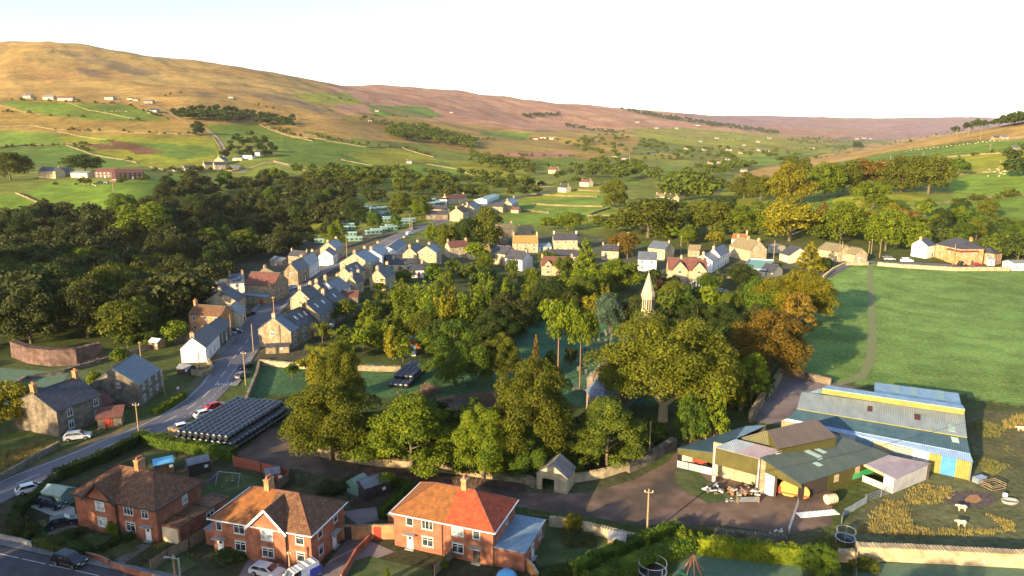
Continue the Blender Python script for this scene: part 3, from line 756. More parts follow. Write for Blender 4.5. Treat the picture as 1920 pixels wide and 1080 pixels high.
def stuff_trees(name, polys, seed, colr, label, proto='far0', frac=.5):
    """far-off belts that read as one mass"""
    me0 = PROTO[proto][0]; n0 = len(me0.vertices); co_ = np.empty(n0 * 3); me0.vertices.foreach_get('co', co_); co_ = co_.reshape(-1, 3)
    V = []; rs = random.Random(seed); np.random.seed(seed); co_ = co_.reshape(-1, 4, 3)[np.random.permutation(n0 // 4)].reshape(-1, 3)
    for poly, n, hr in polys:
        k = 0; tr_ = 0; us = [p[0] for p in poly]; vs_ = [p[1] for p in poly]
        while k < n and tr_ < n * 40:
            tr_ += 1; u = rs.uniform(min(us), max(us)); v = rs.uniform(min(vs_), max(vs_)); ins = False
            for i in range(len(poly)):
                x0, y0 = poly[i]; x1, y1 = poly[(i + 1) % len(poly)]
                if (y0 > v) != (y1 > v) and u < (x1 - x0) * (v - y0) / (y1 - y0) + x0: ins = not ins
            if not ins: continue
            k += 1; p = at(u, v); h = rs.uniform(*hr); wd = h * rs.uniform(.9, 1.3); a = rs.uniform(0, 6.28)
            c, s = math.cos(a), math.sin(a); q = co_[:int(n0 * frac) // 4 * 4]
            V.append(np.stack([(q[:, 0] * c - q[:, 1] * s) * wd + p.x, (q[:, 0] * s + q[:, 1] * c) * wd + p.y, q[:, 2] * h + p.z], -1))
    V = np.concatenate(V); n = len(V) // 4
    me = bpy.data.meshes.new(name); me.vertices.add(4 * n); me.vertices.foreach_set('co', V.astype(np.float32).ravel())
    me.loops.add(4 * n); me.loops.foreach_set('vertex_index', np.arange(4 * n, dtype=np.int32))
    me.polygons.add(n); me.polygons.foreach_set('loop_start', np.arange(n, dtype=np.int32) * 4); me.update(calc_edges=True)
    me.materials.append(LM[colr]); o = bpy.data.objects.new(name, me); col.objects.link(o)
    return tag(o, label, 'woodland', None, 'stuff')
stuff_trees('valley_woodland', [
  ([(1040,262),(1120,268),(1200,285),(1160,300),(1080,285)],34,(8,13)), ([(880,300),(960,296),(1000,316),(950,330),(880,320)],22,(9,13)),
  ([(1000,350),(1080,318),(1180,300),(1210,325),(1190,345),(1110,340),(1060,352)],40,(10,15)), ([(700,330),(880,330),(1000,345),(1000,356),(850,352),(700,348)],40,(9,14)),
  ([(1190,335),(1290,318),(1400,300),(1420,318),(1360,330),(1300,352),(1230,345)],38,(9,14)), ([(1220,290),(1330,275),(1480,285),(1560,275),(1640,268),(1600,280),(1480,300),(1400,300),(1300,305)],60,(8,13)),
  ([(1230,372),(1270,348),(1340,345),(1355,372),(1330,384),(1260,378)],22,(12,18)), ([(1470,262),(1560,258),(1640,262),(1600,272),(1500,272)],60,(9,14)),
  ([(1200,262),(1240,268),(1250,285),(1200,280)],22,(9,14)), ([(560,330),(640,318),(700,330),(690,345),(600,345)],24,(9,13)),
  ([(1080,262),(1170,250),(1180,262),(1100,272)],25,(9,12)), ([(650,218),(700,226),(740,236),(700,236)],10,(7,10)), ([(870,285),(900,290),(905,302),(880,300)],8,(7,10)),
 ], 12, 'mid', 'scattered belts of trees filling the far valley floor')
stuff_trees('ridge_forest', [([(1150,203),(1210,212),(1340,232),(1470,250),(1450,254),(1330,238),(1200,216)],260,(14,20)), ([(975,217),(1055,213),(1050,219),(985,221)],60,(10,14)), ([(1060,234),(1180,250),(1150,252),(1060,240)],60,(8,12))], 13, 'dark', 'dark conifer forest strips along the far ridge')
stuff_trees('hilltop_wood', [([(1740,256),(1790,245),(1860,228),(1960,218),(1960,232),(1880,240),(1800,252)],130,(11,17)), ([(1640,272),(1740,256),(1740,260),(1660,274)],22,(6,9)), ([(1880,330),(1900,290),(1960,270),(1960,330),(1905,340)],16,(12,17))], 14, 'dark', 'dark wood on the crest at the right edge')
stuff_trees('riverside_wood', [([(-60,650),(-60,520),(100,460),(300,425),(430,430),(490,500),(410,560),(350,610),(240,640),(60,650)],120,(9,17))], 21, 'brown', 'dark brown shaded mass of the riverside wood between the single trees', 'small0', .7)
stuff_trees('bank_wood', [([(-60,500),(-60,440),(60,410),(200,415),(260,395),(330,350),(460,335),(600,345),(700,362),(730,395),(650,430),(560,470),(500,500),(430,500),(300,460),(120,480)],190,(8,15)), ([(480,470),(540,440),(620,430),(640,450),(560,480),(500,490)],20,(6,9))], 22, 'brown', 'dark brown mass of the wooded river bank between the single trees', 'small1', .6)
stuff_trees('hillside_plantation', [([(318,214),(400,206),(552,226),(552,240),(440,231),(330,226)],110,(9,13)), ([(415,300),(430,262),(480,255),(525,280),(525,302),(480,300)],30,(7,11))], 23, 'dark', 'dark long plantation across the left hillside')
stuff_trees('block_plantation', [([(726,252),(735,240),(790,238),(892,268),(888,281),(800,268),(730,262)],230,(11,14))], 24, 'mid', 'regular block plantation of conifers in the middle distance')
stuff_trees('wood_edge_belt', [([(560,340),(640,318),(860,340),(1000,350),(1010,372),(850,376),(700,365),(600,360)],80,(8,12)), ([(720,400),(760,385),(800,378),(812,400),(760,420)],14,(7,10)), ([(920,300),(1000,310),(1010,330),(940,330)],20,(8,12))], 25, 'olive', 'olive belt of trees closing the far side of the village', 'small2', .5)
stuff_trees('upper_village_belt', [([(1105,430),(1200,405),(1330,395),(1440,400),(1560,412),(1760,420),(1900,430),(1960,500),(1880,500),(1780,470),(1650,468),(1480,452),(1300,450),(1150,442)],85,(7,11))], 26, 'mid', 'thick belt of mixed trees behind the upper village', 'small1', .5)
stuff_trees('garden_shrubbery', [([(640,660),(655,600),(740,520),(880,490),(1060,510),(1180,530),(1420,530),(1420,600),(1380,640),(1240,640),(1040,600),(960,640),(900,690),(800,660),(700,640)],170,(3,6.5)), ([(560,810),(720,795),(900,805),(1080,835),(1240,805),(1250,850),(1090,885),(900,890),(740,872),(600,855)],90,(2.5,5)), ([(1290,620),(1460,640),(1440,740),(1390,780),(1300,760)],40,(3,6)), ([(380,560),(340,620),(330,660),(220,660),(240,630),(330,600)],20,(3,5))], 27, 'mid', 'green shrubbery filling the village gardens and tree feet', 'bush0', .6)
n_ = scatter([(1770,470),(1700,450),(1720,410),(1800,400),(1960,400),(1960,500),(1890,500),(1840,470)], 22, (9,14), (.8,1.1), RD+SMT, ['green','olive','dark','bright'], 'mixed tree in the thick wood behind the brick apartments', 'trees behind the brick apartments', 15, .5)
n_ += scatter([(1110,425),(1200,400),(1330,395),(1440,408),(1560,420),(1720,420),(1720,448),(1600,450),(1450,440),(1300,450),(1150,440)], 20, (9,14), (.8,1.1), RD, ['olive','bright','dark','gold'], 'mixed tree in the belt behind the upper village', 'trees behind the upper village', 16, .5)
n_ += scatter([(690,520),(880,480),(1060,500),(1180,520),(1420,520),(1420,600),(1240,640),(1020,600),(900,690),(780,640),(660,600)], 30, (7,11), (.85,1.1), SMT+RD, ['green','mid','dark','olive','bright'], 'garden tree in the green heart of the village', 'garden trees in the middle of the village', 17, .6)
n_ += scatter([(560,640),(640,600),(690,640),(860,640),(900,690),(760,690),(600,680)], 13, (5,8), (.9,1.2), SMT, ['mid','olive','dark','bright'], 'small garden tree between the terrace gardens and the paddocks', 'small trees of the terrace gardens', 28, .5)
n_ += scatter([(560,800),(720,790),(900,800),(1080,830),(1240,800),(1240,850),(1090,880),(900,890),(740,870),(600,850)], 16, (4,7), (.9,1.3), ['bush1','bush0'], ['brown','dark','green'], 'dark undergrowth bush beneath the trees above the track', 'undergrowth bushes above the track', 18, .5)
n_ += scatter([(1290,620),(1460,640),(1440,740),(1340,760),(1290,700)], 12, (6,9), (.9,1.2), ['bush1','small0'], ['brown','dark'], 'dark shrub in the shade left of the barn yard', 'dark shrubs by the barn yard', 19, .5)
print('other trees', n_)

# --- unseen trees added around the viewpoint to cast shade on foreground and wood
rs_ = random.Random(77)
V_ = []
for x, y, h in [(-168,92,22),(-155,86,21),(-142,80,22),(-130,75,20),(-119,71,22),(-108,67,19),(-98,63,23),(-88,58,22),(-79,56,23),(-70,52,21),(-63,50,17),(-37,49,17),(-29,46,19),(-18,45,18),(-7,43,19),(4,38,18),(14,34,19),(36,30,17),(52,28,19),(-214,150,23),(-205,138,22),(-196,124,23),(-186,110,22)] + [(-262 - (k % 3) * 8, 150 + k * 12, 18) for k in range(15)]:
    tree_at(Vector((x, y, terr(x, y))), h * .6, h, rs_.choice(RD), 'olive', 'tall tree added beside the viewpoint to cast shade, out of view', 'added shade trees out of view')
# thorn bushes and small trees dotted along the hill walls
hs = []
for pl, n in (([(20,188),(240,198),(320,228)],26),([(0,210),(90,218),(260,226)],16),([(97,244),(367,254)],16),([(0,279),(187,271)],12),([(120,272),(257,307)],9),([(290,322),(460,322)],14),([(480,236),(590,265)],12),([(500,238),(640,266)],10),([(640,268),(760,278),(815,296)],14),([(600,205),(720,235),(760,245)],14),
   ([(540,190),(640,186),(700,198)],10),([(700,218),(840,222)],10),([(880,262),(980,262),(1060,262)],14),([(900,290),(1090,296)],16),([(1000,312),(1090,312)],14),([(1390,330),(1560,292),(1740,262)],16),([(1510,328),(1700,304),(1900,284)],14),([(1640,404),(1790,380),(1920,368)],16),([(1180,290),(1300,298)],10),([(960,350),(1140,344)],16),
   ([(100,350),(230,344),(370,324)],14),([(30,364),(143,412)],8),([(200,196),(340,176)],8),([(420,185),(560,215)],8),([(1190,250),(1330,262),(1450,262)],24),([(1240,242),(1400,254)],14),([(1330,280),(1470,284),(1600,272)],26),([(1200,300),(1320,300)],12),([(820,335),(1000,345)],14)):
    for (u0, v0), (u1, v1) in zip(pl[:-1], pl[1:]): hs.append(([(u0, v0 - .8), (u1, v1 - .8), (u1, v1 + 1.2), (u0, v0 + 1.2)], max(2, n // (len(pl) - 1)), (2.5, 7)))
stuff_trees('hillside_thorns', hs, 31, 'olive', 'thorn bushes and small trees dotted along the hillside walls', 'far1', .5)
# ------------------------------------------------------------------ building materials
M = {
 'brick': brickmat('red_brick', (.30,.085,.045), (.40,.13,.06), (.30,.19,.14), .24, .08, .011),
 'orangebrick': brickmat('orange_brick', (.50,.22,.08), (.56,.27,.10), (.42,.28,.18), .24, .08, .011),
 'stone': brickmat('coursed_stone', (.36,.27,.16), (.23,.175,.11), (.19,.15,.10), .55, .24, .03, nz=.4),
 'stonedark': brickmat('weathered_stone', (.22,.175,.125), (.13,.105,.08), (.12,.10,.08), .5, .22, .03, nz=.45),
 'stonepale': brickmat('pale_stone', (.48,.37,.22), (.36,.28,.17), (.33,.26,.18), .6, .26, .025, nz=.3),
 'white': mat('white_render', (.74,.72,.68), (.62,.59,.54), .8, .85, bump=.01),
 'cream': mat('cream_render', (.60,.50,.34), (.50,.40,.26), .8, .85, bump=.01),
 'slate': tilemat('blue_slate', (.085,.10,.13), (.12,.14,.175), rough=.42, spec=.6),
 'slatedark': tilemat('dark_slate', (.045,.045,.055), (.075,.072,.085), (.11,.10,.06), .18, rough=.5),
 'stoneroof': tilemat('stone_flag_roof', (.12,.10,.08), (.19,.155,.115), (.26,.20,.07), .5, row=.5),
 'mossroof': tilemat('mossy_flag_roof', (.19,.13,.06), (.25,.17,.07), (.31,.2,.05), .6, row=.5),
 'browntile': tilemat('brown_concrete_tile', (.12,.055,.03), (.17,.075,.04), (.26,.15,.04), .3),
 'ochretile': tilemat('ochre_tile', (.23,.085,.024), (.28,.105,.026)),
 'redtile': tilemat('red_clay_tile', (.40,.06,.022), (.48,.085,.03)),
 'rosytile': tilemat('rosy_clay_tile', (.15,.055,.042), (.19,.07,.05), (.09,.06,.045), .3),
 'felt': mat('roof_felt', (.13,.14,.16), (.2,.21,.23), 1.2, .7), 'feltblue': mat('blue_felt', (.15,.22,.30), (.22,.3,.38), .9, .5),
 'pvc': mat('white_window_frame', (.78,.78,.76), (.7,.7,.68), 5, .4), 'wood': mat('weathered_wood', (.16,.11,.07), (.26,.19,.12), 3, .85, bump=.01),
 'redwood': mat('red_stained_wood', (.30,.07,.04), (.38,.10,.05), 3, .8), 'farmwall': mat('farm_wall', (.42,.35,.28), (.3,.25,.19), .5, .9), 'rosystone_shaded': brickmat('rosy_stone_shaded', (.17,.10,.085), (.11,.07,.06), (.09,.06,.05), .5, .24, .03, nz=.45), 'darkwood': mat('dark_stained_wood', (.035,.028,.024), (.06,.045,.035), 3, .8),  # rosy stone darkened in colour to stand in for missing shade
 'pole': mat('pole_wood', (.24,.16,.09), (.34,.24,.13), 2, .85), 'terracotta': mat('terracotta', (.45,.16,.08), (.5,.2,.1), 4, .8),
 'lead': mat('dark_gutter', (.03,.03,.035), (.05,.05,.05), 4, .5), 'concrete': mat('concrete', (.36,.34,.31), (.26,.25,.23), 1.5, .9, bump=.01),
 'doorred': mat('red_door_paint', (.42,.05,.03), (.36,.045,.03), 2, .6), 'greenpaint': mat('green_sheet', (.05,.36,.12), (.04,.28,.1), 1.5, .5),
 'metal': mat('galvanised_steel', (.45,.47,.5), (.33,.35,.37), 2, .4, .6), 'black': mat('black_plastic', (.012,.012,.014), (.02,.02,.023), 2, .4),
 'greencab': mat('pale_green_cladding', (.17,.29,.22), (.13,.23,.18), 1, .5), 'cabroof': mat('pale_cabin_roof', (.30,.40,.36), (.22,.32,.29), 1, .5),
 'stonegrey': mat('gravestone', (.06,.06,.05), (.12,.115,.10), 3, .9), 'tarmac': mat('tarmac_patch', (.09,.085,.09), (.13,.12,.12), 2, .9),
}
def glassmat(name, c, rough=.08):
    m, nt, b = _nt(name); b.inputs['Base Color'].default_value = (*c, 1); b.inputs['Roughness'].default_value = rough; b.inputs['Specular IOR Level'].default_value = .8
    tc = nt.nodes.new('ShaderNodeTexCoord'); n = nt.nodes.new('ShaderNodeTexNoise'); n.inputs['Scale'].default_value = 1.3; nt.links.new(tc.outputs['Object'], n.inputs['Vector'])
    r = nt.nodes.new('ShaderNodeValToRGB'); r.color_ramp.elements[0].color = (*c, 1); r.color_ramp.elements[1].color = (*[min(1, x * 3 + .04) for x in c], 1)
    r.color_ramp.elements[0].position = .45; r.color_ramp.elements[1].position = .7
    nt.links.new(n.outputs['Fac'], r.inputs['Fac']); nt.links.new(r.outputs['Color'], b.inputs['Base Color']); return m
M['glass'] = glassmat('window_glass', (.02,.025,.03)); M['blind'] = glassmat('window_with_blind', (.28,.29,.28), .2)
def paint(name, c, rough=.25): return mat(name, c, tuple(x * .88 for x in c), .8, rough, spec=.6)

def face_frame(L_, W_, face):
    return {'F': (Vector((0, 0, 0)), Vector((1, 0, 0)), Vector((0, -1, 0))), 'B': (Vector((L_, W_, 0)), Vector((-1, 0, 0)), Vector((0, 1, 0))),
            'L': (Vector((0, W_, 0)), Vector((0, -1, 0)), Vector((-1, 0, 0))), 'R': (Vector((L_, 0, 0)), Vector((0, 1, 0)), Vector((1, 0, 0)))}[face]
def obox(m, o, a, n, x0, z0, d0, x1, z1, d1):
    """box on a facade: a along, n outward"""
    P = [o + a * x + n * d + Vector((0, 0, z)) for x, d, z in ((x0,d0,z0),(x1,d0,z0),(x1,d1,z0),(x0,d1,z0),(x0,d0,z1),(x1,d0,z1),(x1,d1,z1),(x0,d1,z1))]
    return m.add(P, [(0,3,2,1),(4,5,6,7),(0,1,5,4),(1,2,6,5),(2,3,7,6),(3,0,4,7)])
def window(parent, L_, W_, face, x, z, w, h, bars=1, frame='pvc', glass='glass', sill=True, transom=True, simple=False):
    o, a, n = face_frame(L_, W_, face); m = MB(); t = .07 if w > .7 else .06; d = .05
    x0, x1, z0, z1 = x - w / 2, x + w / 2, z, z + h
    obox(m, o, a, n, x0, z0, .0, x0 + t, z1, d); obox(m, o, a, n, x1 - t, z0, .0, x1, z1, d)
    obox(m, o, a, n, x0 + t, z0, .0, x1 - t, z0 + t, d); obox(m, o, a, n, x0 + t, z1 - t, .0, x1 - t, z1, d)
    for i in range(bars):
        xx = x0 + (x1 - x0) * (i + 1) / (bars + 1); obox(m, o, a, n, xx - t * .4, z0 + t, .0, xx + t * .4, z1 - t, d * .9)
    if transom: obox(m, o, a, n, x0 + t, z1 - h * .3, .0, x1 - t, z1 - h * .3 + t * .7, d * .85)
    f = m.build('window', M[frame], parent)
    p = MB(); obox(p, o, a, n, x0 + t, z0 + t, .0, x1 - t, z1 - t, .02); p.build('pane', M[glass], f)
    if sill:
        s = MB(); obox(s, o, a, n, x0 - .1, z0 - .14, .0, x1 + .1, z0 - .012, .12); s.build('sill', M['concrete'], f); s = MB(); obox(s, o, a, n, x0 - .12, z1 + .012, .0, x1 + .12, z1 + .2, .03); s.build('lintel', M['concrete'], f)
    return f
def door(parent, L_, W_, face, x, w=.95, h=2.05, m_='pvc', glass=True, z=.12):
    o, a, n = face_frame(L_, W_, face); m = MB(); obox(m, o, a, n, x - w / 2, z, 0, x + w / 2, z + h, .07)
    dd = m.build('door', M[m_] if isinstance(m_, str) else m_, parent)
    if glass: g = MB(); obox(g, o, a, n, x - w * .25, z + h * .66, .07, x + w * .25, z + h * .9, .085); g.build('pane', M['glass'], dd)
    h_ = MB(); obox(h_, o, a, n, x + w * .33, z + h * .48, .07, x + w * .4, z + h * .54, .12); h_.build('handle', M['metal'], dd)
    s = MB(); obox(s, o, a, n, x - w * .7, 0, 0, x + w * .7, z - .01, .5); s.build('step', M['concrete'], dd)
    return dd
def chimney(parent, x, y, z0, z1, m_='stonepale', w=.75, d=1.0, pots=2, along='y'):
    m = MB(); a, b = (w, d) if along == 'y' else (d, w)
    m.box(x - a / 2, y - b / 2, z0, x + a / 2, y + b / 2, z1 - .18); m.box(x - a / 2 - .07, y - b / 2 - .07, z1 - .178, x + a / 2 + .07, y + b / 2 + .07, z1)
    c = m.build('chimney', M[m_], parent)
    for i in range(pots):
        t = (i + .5) / pots - .5; q = MB(); px, py = (x, y + t * d * .8) if along == 'y' else (x + t * d * .8, y)
        q.lathe([(.13, 0), (.12, .35), (.15, .38), (.15, .45), (.1, .45)], 8, (px, py, z1)); q.build('chimney_pot', M['terracotta'], c)
    return c
def gable_body(L_, W_, h, rise, off=0.0, rise2=None):
    """walls of a house with gables at both x ends; off shifts the ridge"""
    m = MB(); yr = W_ / 2 + off; zt = h + rise - .04
    for x, fl in ((0, 1), (L_, 0)):
        pts = [(x, 0, -.6), (x, W_, -.6), (x, W_, h), (x, yr, zt), (x, 0, h)]
        m.add(pts, [(0, 1, 2, 3, 4)][:] if not fl else [(4, 3, 2, 1, 0)])
    m.add([(0, 0, -.6), (L_, 0, -.6), (L_, 0, h), (0, 0, h)], [(0, 1, 2, 3)]); m.add([(0, W_, -.6), (L_, W_, -.6), (L_, W_, h), (0, W_, h)], [(3, 2, 1, 0)])
    return m
def roof_slab(m, a, b, c, d, t=.16):
    """slab over the quad a-b (eaves) c-d (ridge), thickness downwards"""
    P = [Vector(p) for p in (a, b, c, d)]; n = (P[1] - P[0]).cross(P[3] - P[0]).normalized()
    if n.z < 0: n = -n
    Q = [p - n * t for p in P]
    return m.add(P + Q, [(0, 1, 2, 3), (7, 6, 5, 4), (0, 4, 5, 1), (1, 5, 6, 2), (2, 6, 7, 3), (3, 7, 4, 0)])
def gable_roof(L_, W_, h, rise, ov=.3, og=.12, off=0.0, t=.16):
    m = MB(); yr = W_ / 2 + off; s1 = rise / yr; s2 = rise / (W_ - yr); z = h + rise + t
    roof_slab(m, (-og, -ov, z - s1 * (yr + ov)), (L_ + og, -ov, z - s1 * (yr + ov)), (L_ + og, yr, z), (-og, yr, z), t)
    roof_slab(m, (L_ + og, W_ + ov, z - s2 * (W_ - yr + ov)), (-og, W_ + ov, z - s2 * (W_ - yr + ov)), (-og, yr, z), (L_ + og, yr, z), t)
    return m
def hip_roof(L_, W_, h, rise, ov=.35, hl=None, hr=None, t=.14):
    m = MB(); hl = W_ / 2 if hl is None else hl; hr = W_ / 2 if hr is None else hr
    a, b, c, d = (-ov, -ov, h), (L_ + ov, -ov, h), (L_ + ov, W_ + ov, h), (-ov, W_ + ov, h)
    r0, r1 = (hl, W_ / 2, h + rise), (L_ - hr, W_ / 2, h + rise)
    m.add([a, b, c, d, r0, r1], [(0, 1, 5, 4), (1, 2, 5), (2, 3, 4, 5), (3, 0, 4)])
    m.add([a, b, c, d] + [(p[0], p[1], h - t) for p in (a, b, c, d)], [(0, 4, 5, 1), (1, 5, 6, 2), (2, 6, 7, 3), (3, 7, 4, 0), (7, 6, 5, 4)])
    return m

def solve_len(p0, dirv, u1, h):
    """length along dirv from p0 so that the end shows at column u1"""
    lo, hi = .5, 120
    f = lambda s: pix(p0.x + dirv.x * s, p0.y + dirv.y * s, p0.z + h)[0] - u1
    if f(lo) * f(hi) > 0: return 8.0
    for _ in range(40):
        m = (lo + hi) / 2
        if f(lo) * f(m) <= 0: hi = m
        else: lo = m
    return lo
WALLCH = {'stone': 'stonepale', 'stonedark': 'stone', 'white': 'stonepale', 'cream': 'stonepale', 'stonepale': 'stonepale', 'brick': 'orangebrick', 'orangebrick': 'orangebrick'}
def house(u0, v0, u1, v1=None, hd=None, h=5.0, gu=None, W=7.0, rise=2.4, wall='stone', roof='slatedark', label='', name='stone_cottage', cat='house', group=None,
          ch=(0, 1), chm=None, win='auto', hip=False, near=None, base=False, sky=0, L_=None, chh=1.1, ov=.3):
    """u0,v0: visible near/left end of the eaves; u1,v1: far/right end (or heading hd in degrees from east); gu: column of the far eaves corner of the end wall"""
    p0 = at(u0, v0, 0 if base else h)
    if hd is None:
        p1 = at(u1, v1, 0 if base else h); dv = Vector((p1.x - p0.x, p1.y - p0.y, 0)); LL = dv.length; dv.normalize()
    else:
        dv = Vector((math.cos(math.radians(hd)), math.sin(math.radians(hd)), 0)); LL = L_ or solve_len(p0, dv, u1, h)
    nv = Vector((-dv.y, dv.x, 0))
    if gu is not None: W = solve_len(p0, nv, gu, h)
    W = min(max(W, 3.0), 13)
    zs = [terr(p0.x + dv.x * a * LL + nv.x * b * W, p0.y + dv.y * a * LL + nv.y * b * W) for a in (0, 1) for b in (0, 1)]
    p0 = Vector((p0.x, p0.y, (p0.z if len(set(zs)) else 0)))
    far = mpp(p0) > .42 if near is None else not near
    e = empty(name, p0, math.atan2(dv.y, dv.x), label, cat, group)
    if hip: 
        m = MB(); m.box(0, 0, -.6, LL, W, h - .1)
        m.build('wall', M[wall], e); rf = hip_roof(LL, W, h, rise).build('roof', M[roof], e)
    else:
        gable_body(LL, W, h, rise).build('wall', M[wall], e); rf = gable_roof(LL, W, h, rise, ov=ov).build('roof', M[roof], e)
        if not far:
            rd = MB(); rd.tube((-.15, W / 2, h + rise + .2), (LL + .15, W / 2, h + rise + .2), .11, n=6); rd.build('ridge_tiles', M['stonegrey'], rf)
    for c in ch:
        x = .38 if c == 0 else LL - .38 if c == 1 else LL * c
        if hip: x = LL * (c if 0 < c < 1 else .5)
        chimney(rf, x, W / 2, h + rise - .5, h + rise + chh, chm or WALLCH.get(wall, 'stonepale'))
    if win == 'auto':
        st = [.9] if h < 3.6 else [.9, h - 1.75]
        n = max(1, int(LL / 3.2)); dx = LL / n; di = n // 2 if n > 1 else 0
        for zi, z in enumerate(st):
            for i in range(n):
                if zi == 0 and i == di and n > 1: door(e, LL, W, 'F', dx * (i + .5), m_=rnd.choice(['pvc', 'darkwood', 'doorred', 'pvc']), glass=not far); continue
                window(e, LL, W, 'F', dx * (i + .5), z, 1.0, 1.25, sill=not far, transom=False)
        if not far:
            for i in range(max(1, int(W / 4))): window(e, LL, W, 'L', W * (i + .5) / max(1, int(W / 4)), st[-1], .85, 1.1, transom=False)
    elif win:
        for wd in win: window(e, LL, W, *wd[:5], **(wd[5] if len(wd) > 5 else {}))
    for i in range(sky):
        m = MB(); x = LL * (i + .6) / (sky + .4); y0, y1 = W * .2, W * .34; s1 = rise / (W / 2); zf = lambda y: h + .19 + y * s1
        m.add([(x, y0, zf(y0)), (x + .8, y0, zf(y0)), (x + .8, y1, zf(y1)), (x, y1, zf(y1)), (x, y0, zf(y0) + .09), (x + .8, y0, zf(y0) + .09), (x + .8, y1, zf(y1) + .09), (x, y1, zf(y1) + .09)],
              [(4,5,6,7),(0,1,5,4),(1,2,6,5),(2,3,7,6),(3,0,4,7)]); m.build('skylight', M['blind'], rf)
    e['_L'] = LL; e['_W'] = W; del e['_L'], e['_W']
    return e, LL, W, rf

# ------------------------------------------------------------------ ground sheets
def lvl(p, off): return Vector((p.x, p.y, terr(p.x, p.y) + off))
def drape(name, poly, mat_, off=.03, step=3.0, thick=0.0):
    """polygon given as photo positions, laid over the ground"""
    P = [at(u, v) for u, v in poly]
    bm = bmesh.new(); vs_ = [bm.verts.new((p.x, p.y, 0)) for p in P]; f = bm.faces.new(vs_); bm.normal_update()
    if f.normal.z < 0: f.normal_flip()
    bmesh.ops.triangulate(bm, faces=bm.faces[:])
    for _ in range(5):
        ed = [e for e in bm.edges if e.calc_length() > step]
        if not ed: break
        bmesh.ops.subdivide_edges(bm, edges=ed, cuts=1); bmesh.ops.triangulate(bm, faces=[f for f in bm.faces if len(f.verts) > 3])
    for v in bm.verts: v.co.z = terr(v.co.x, v.co.y) + off
    me = bpy.data.meshes.new(name); bm.to_mesh(me); bm.free(); me.materials.append(mat_)
    o = bpy.data.objects.new(name, me); col.objects.link(o); return tag(o, kind='structure')
def smooth_line(P, n=6):
    """Catmull-Rom through 2D/3D points"""
    Q = []; P = [P[0] * 2 - P[1]] + list(P) + [P[-1] * 2 - P[-2]]
    for i in range(1, len(P) - 2):
        for k in range(n):
            t = k / n; a, b, c, d = P[i - 1], P[i], P[i + 1], P[i + 2]
            Q.append(.5 * ((2 * b) + (c - a) * t + (2 * a - 5 * b + 4 * c - d) * t * t + (3 * b - a - 3 * c + d) * t ** 3))
    Q.append(P[-2]); return Q
def ribbon(name, line, w0, w1, mat_, off=.03, kind='structure', n=6, grow=.00035):
    """strip between signed offsets w0..w1 of a world centre line"""
    m = MB(); Q = line; rows = []
    for i, p in enumerate(Q):
        d = (Q[min(i + 1, len(Q) - 1)] - Q[max(i - 1, 0)]); d.z = 0; d.normalize(); nv = Vector((-d.y, d.x, 0)); r = []
        for k in range(5):
            q = p + nv * (w0 + (w1 - w0) * k / 4); r.append(Vector((q.x, q.y, terr(q.x, q.y) + off + max(0, q.y - 200) * grow)))
        rows.append(r)
    V = [p for r in rows for p in r]
    m.add(V, [(i * 5 + k, i * 5 + k + 1, (i + 1) * 5 + k + 1, (i + 1) * 5 + k) for i in range(len(rows) - 1) for k in range(4)])
    o = m.build(name, mat_)
    for f in o.data.polygons:
        if f.normal.z < 0: f.flip()
    if kind: tag(o, kind=kind)
    return o
def dashes(name, line, w0, w1, on, gap, mat_, off, parent=None):
    m = MB(); s = 0; 
    # resample finely
    R_ = [line[0]]
    for a, b in zip(line[:-1], line[1:]):
        n = max(1, int((b - a).length / .5))
        for k in range(1, n + 1): R_.append(a + (b - a) * k / n)
    seg = []; 
    for i in range(len(R_) - 1):
        a, b = R_[i], R_[i + 1]; d = (b - a); L_ = d.length; 
        if L_ < 1e-6: continue
        if gap == 0 or (s % (on + gap)) < on:
            d = d.normalized(); d.z = 0; nv = Vector((-d.y, d.x, 0))
            q = [a + nv * w0, b + nv * w0, b + nv * w1, a + nv * w1]
            m.add([(p.x, p.y, terr(p.x, p.y) + off + max(0, p.y - 200) * .0004) for p in q], [(0, 1, 2, 3)])
        s += L_
    o = m.build(name, mat_, parent)
    for f in o.data.polygons:
        if f.normal.z < 0: f.flip()
    return o
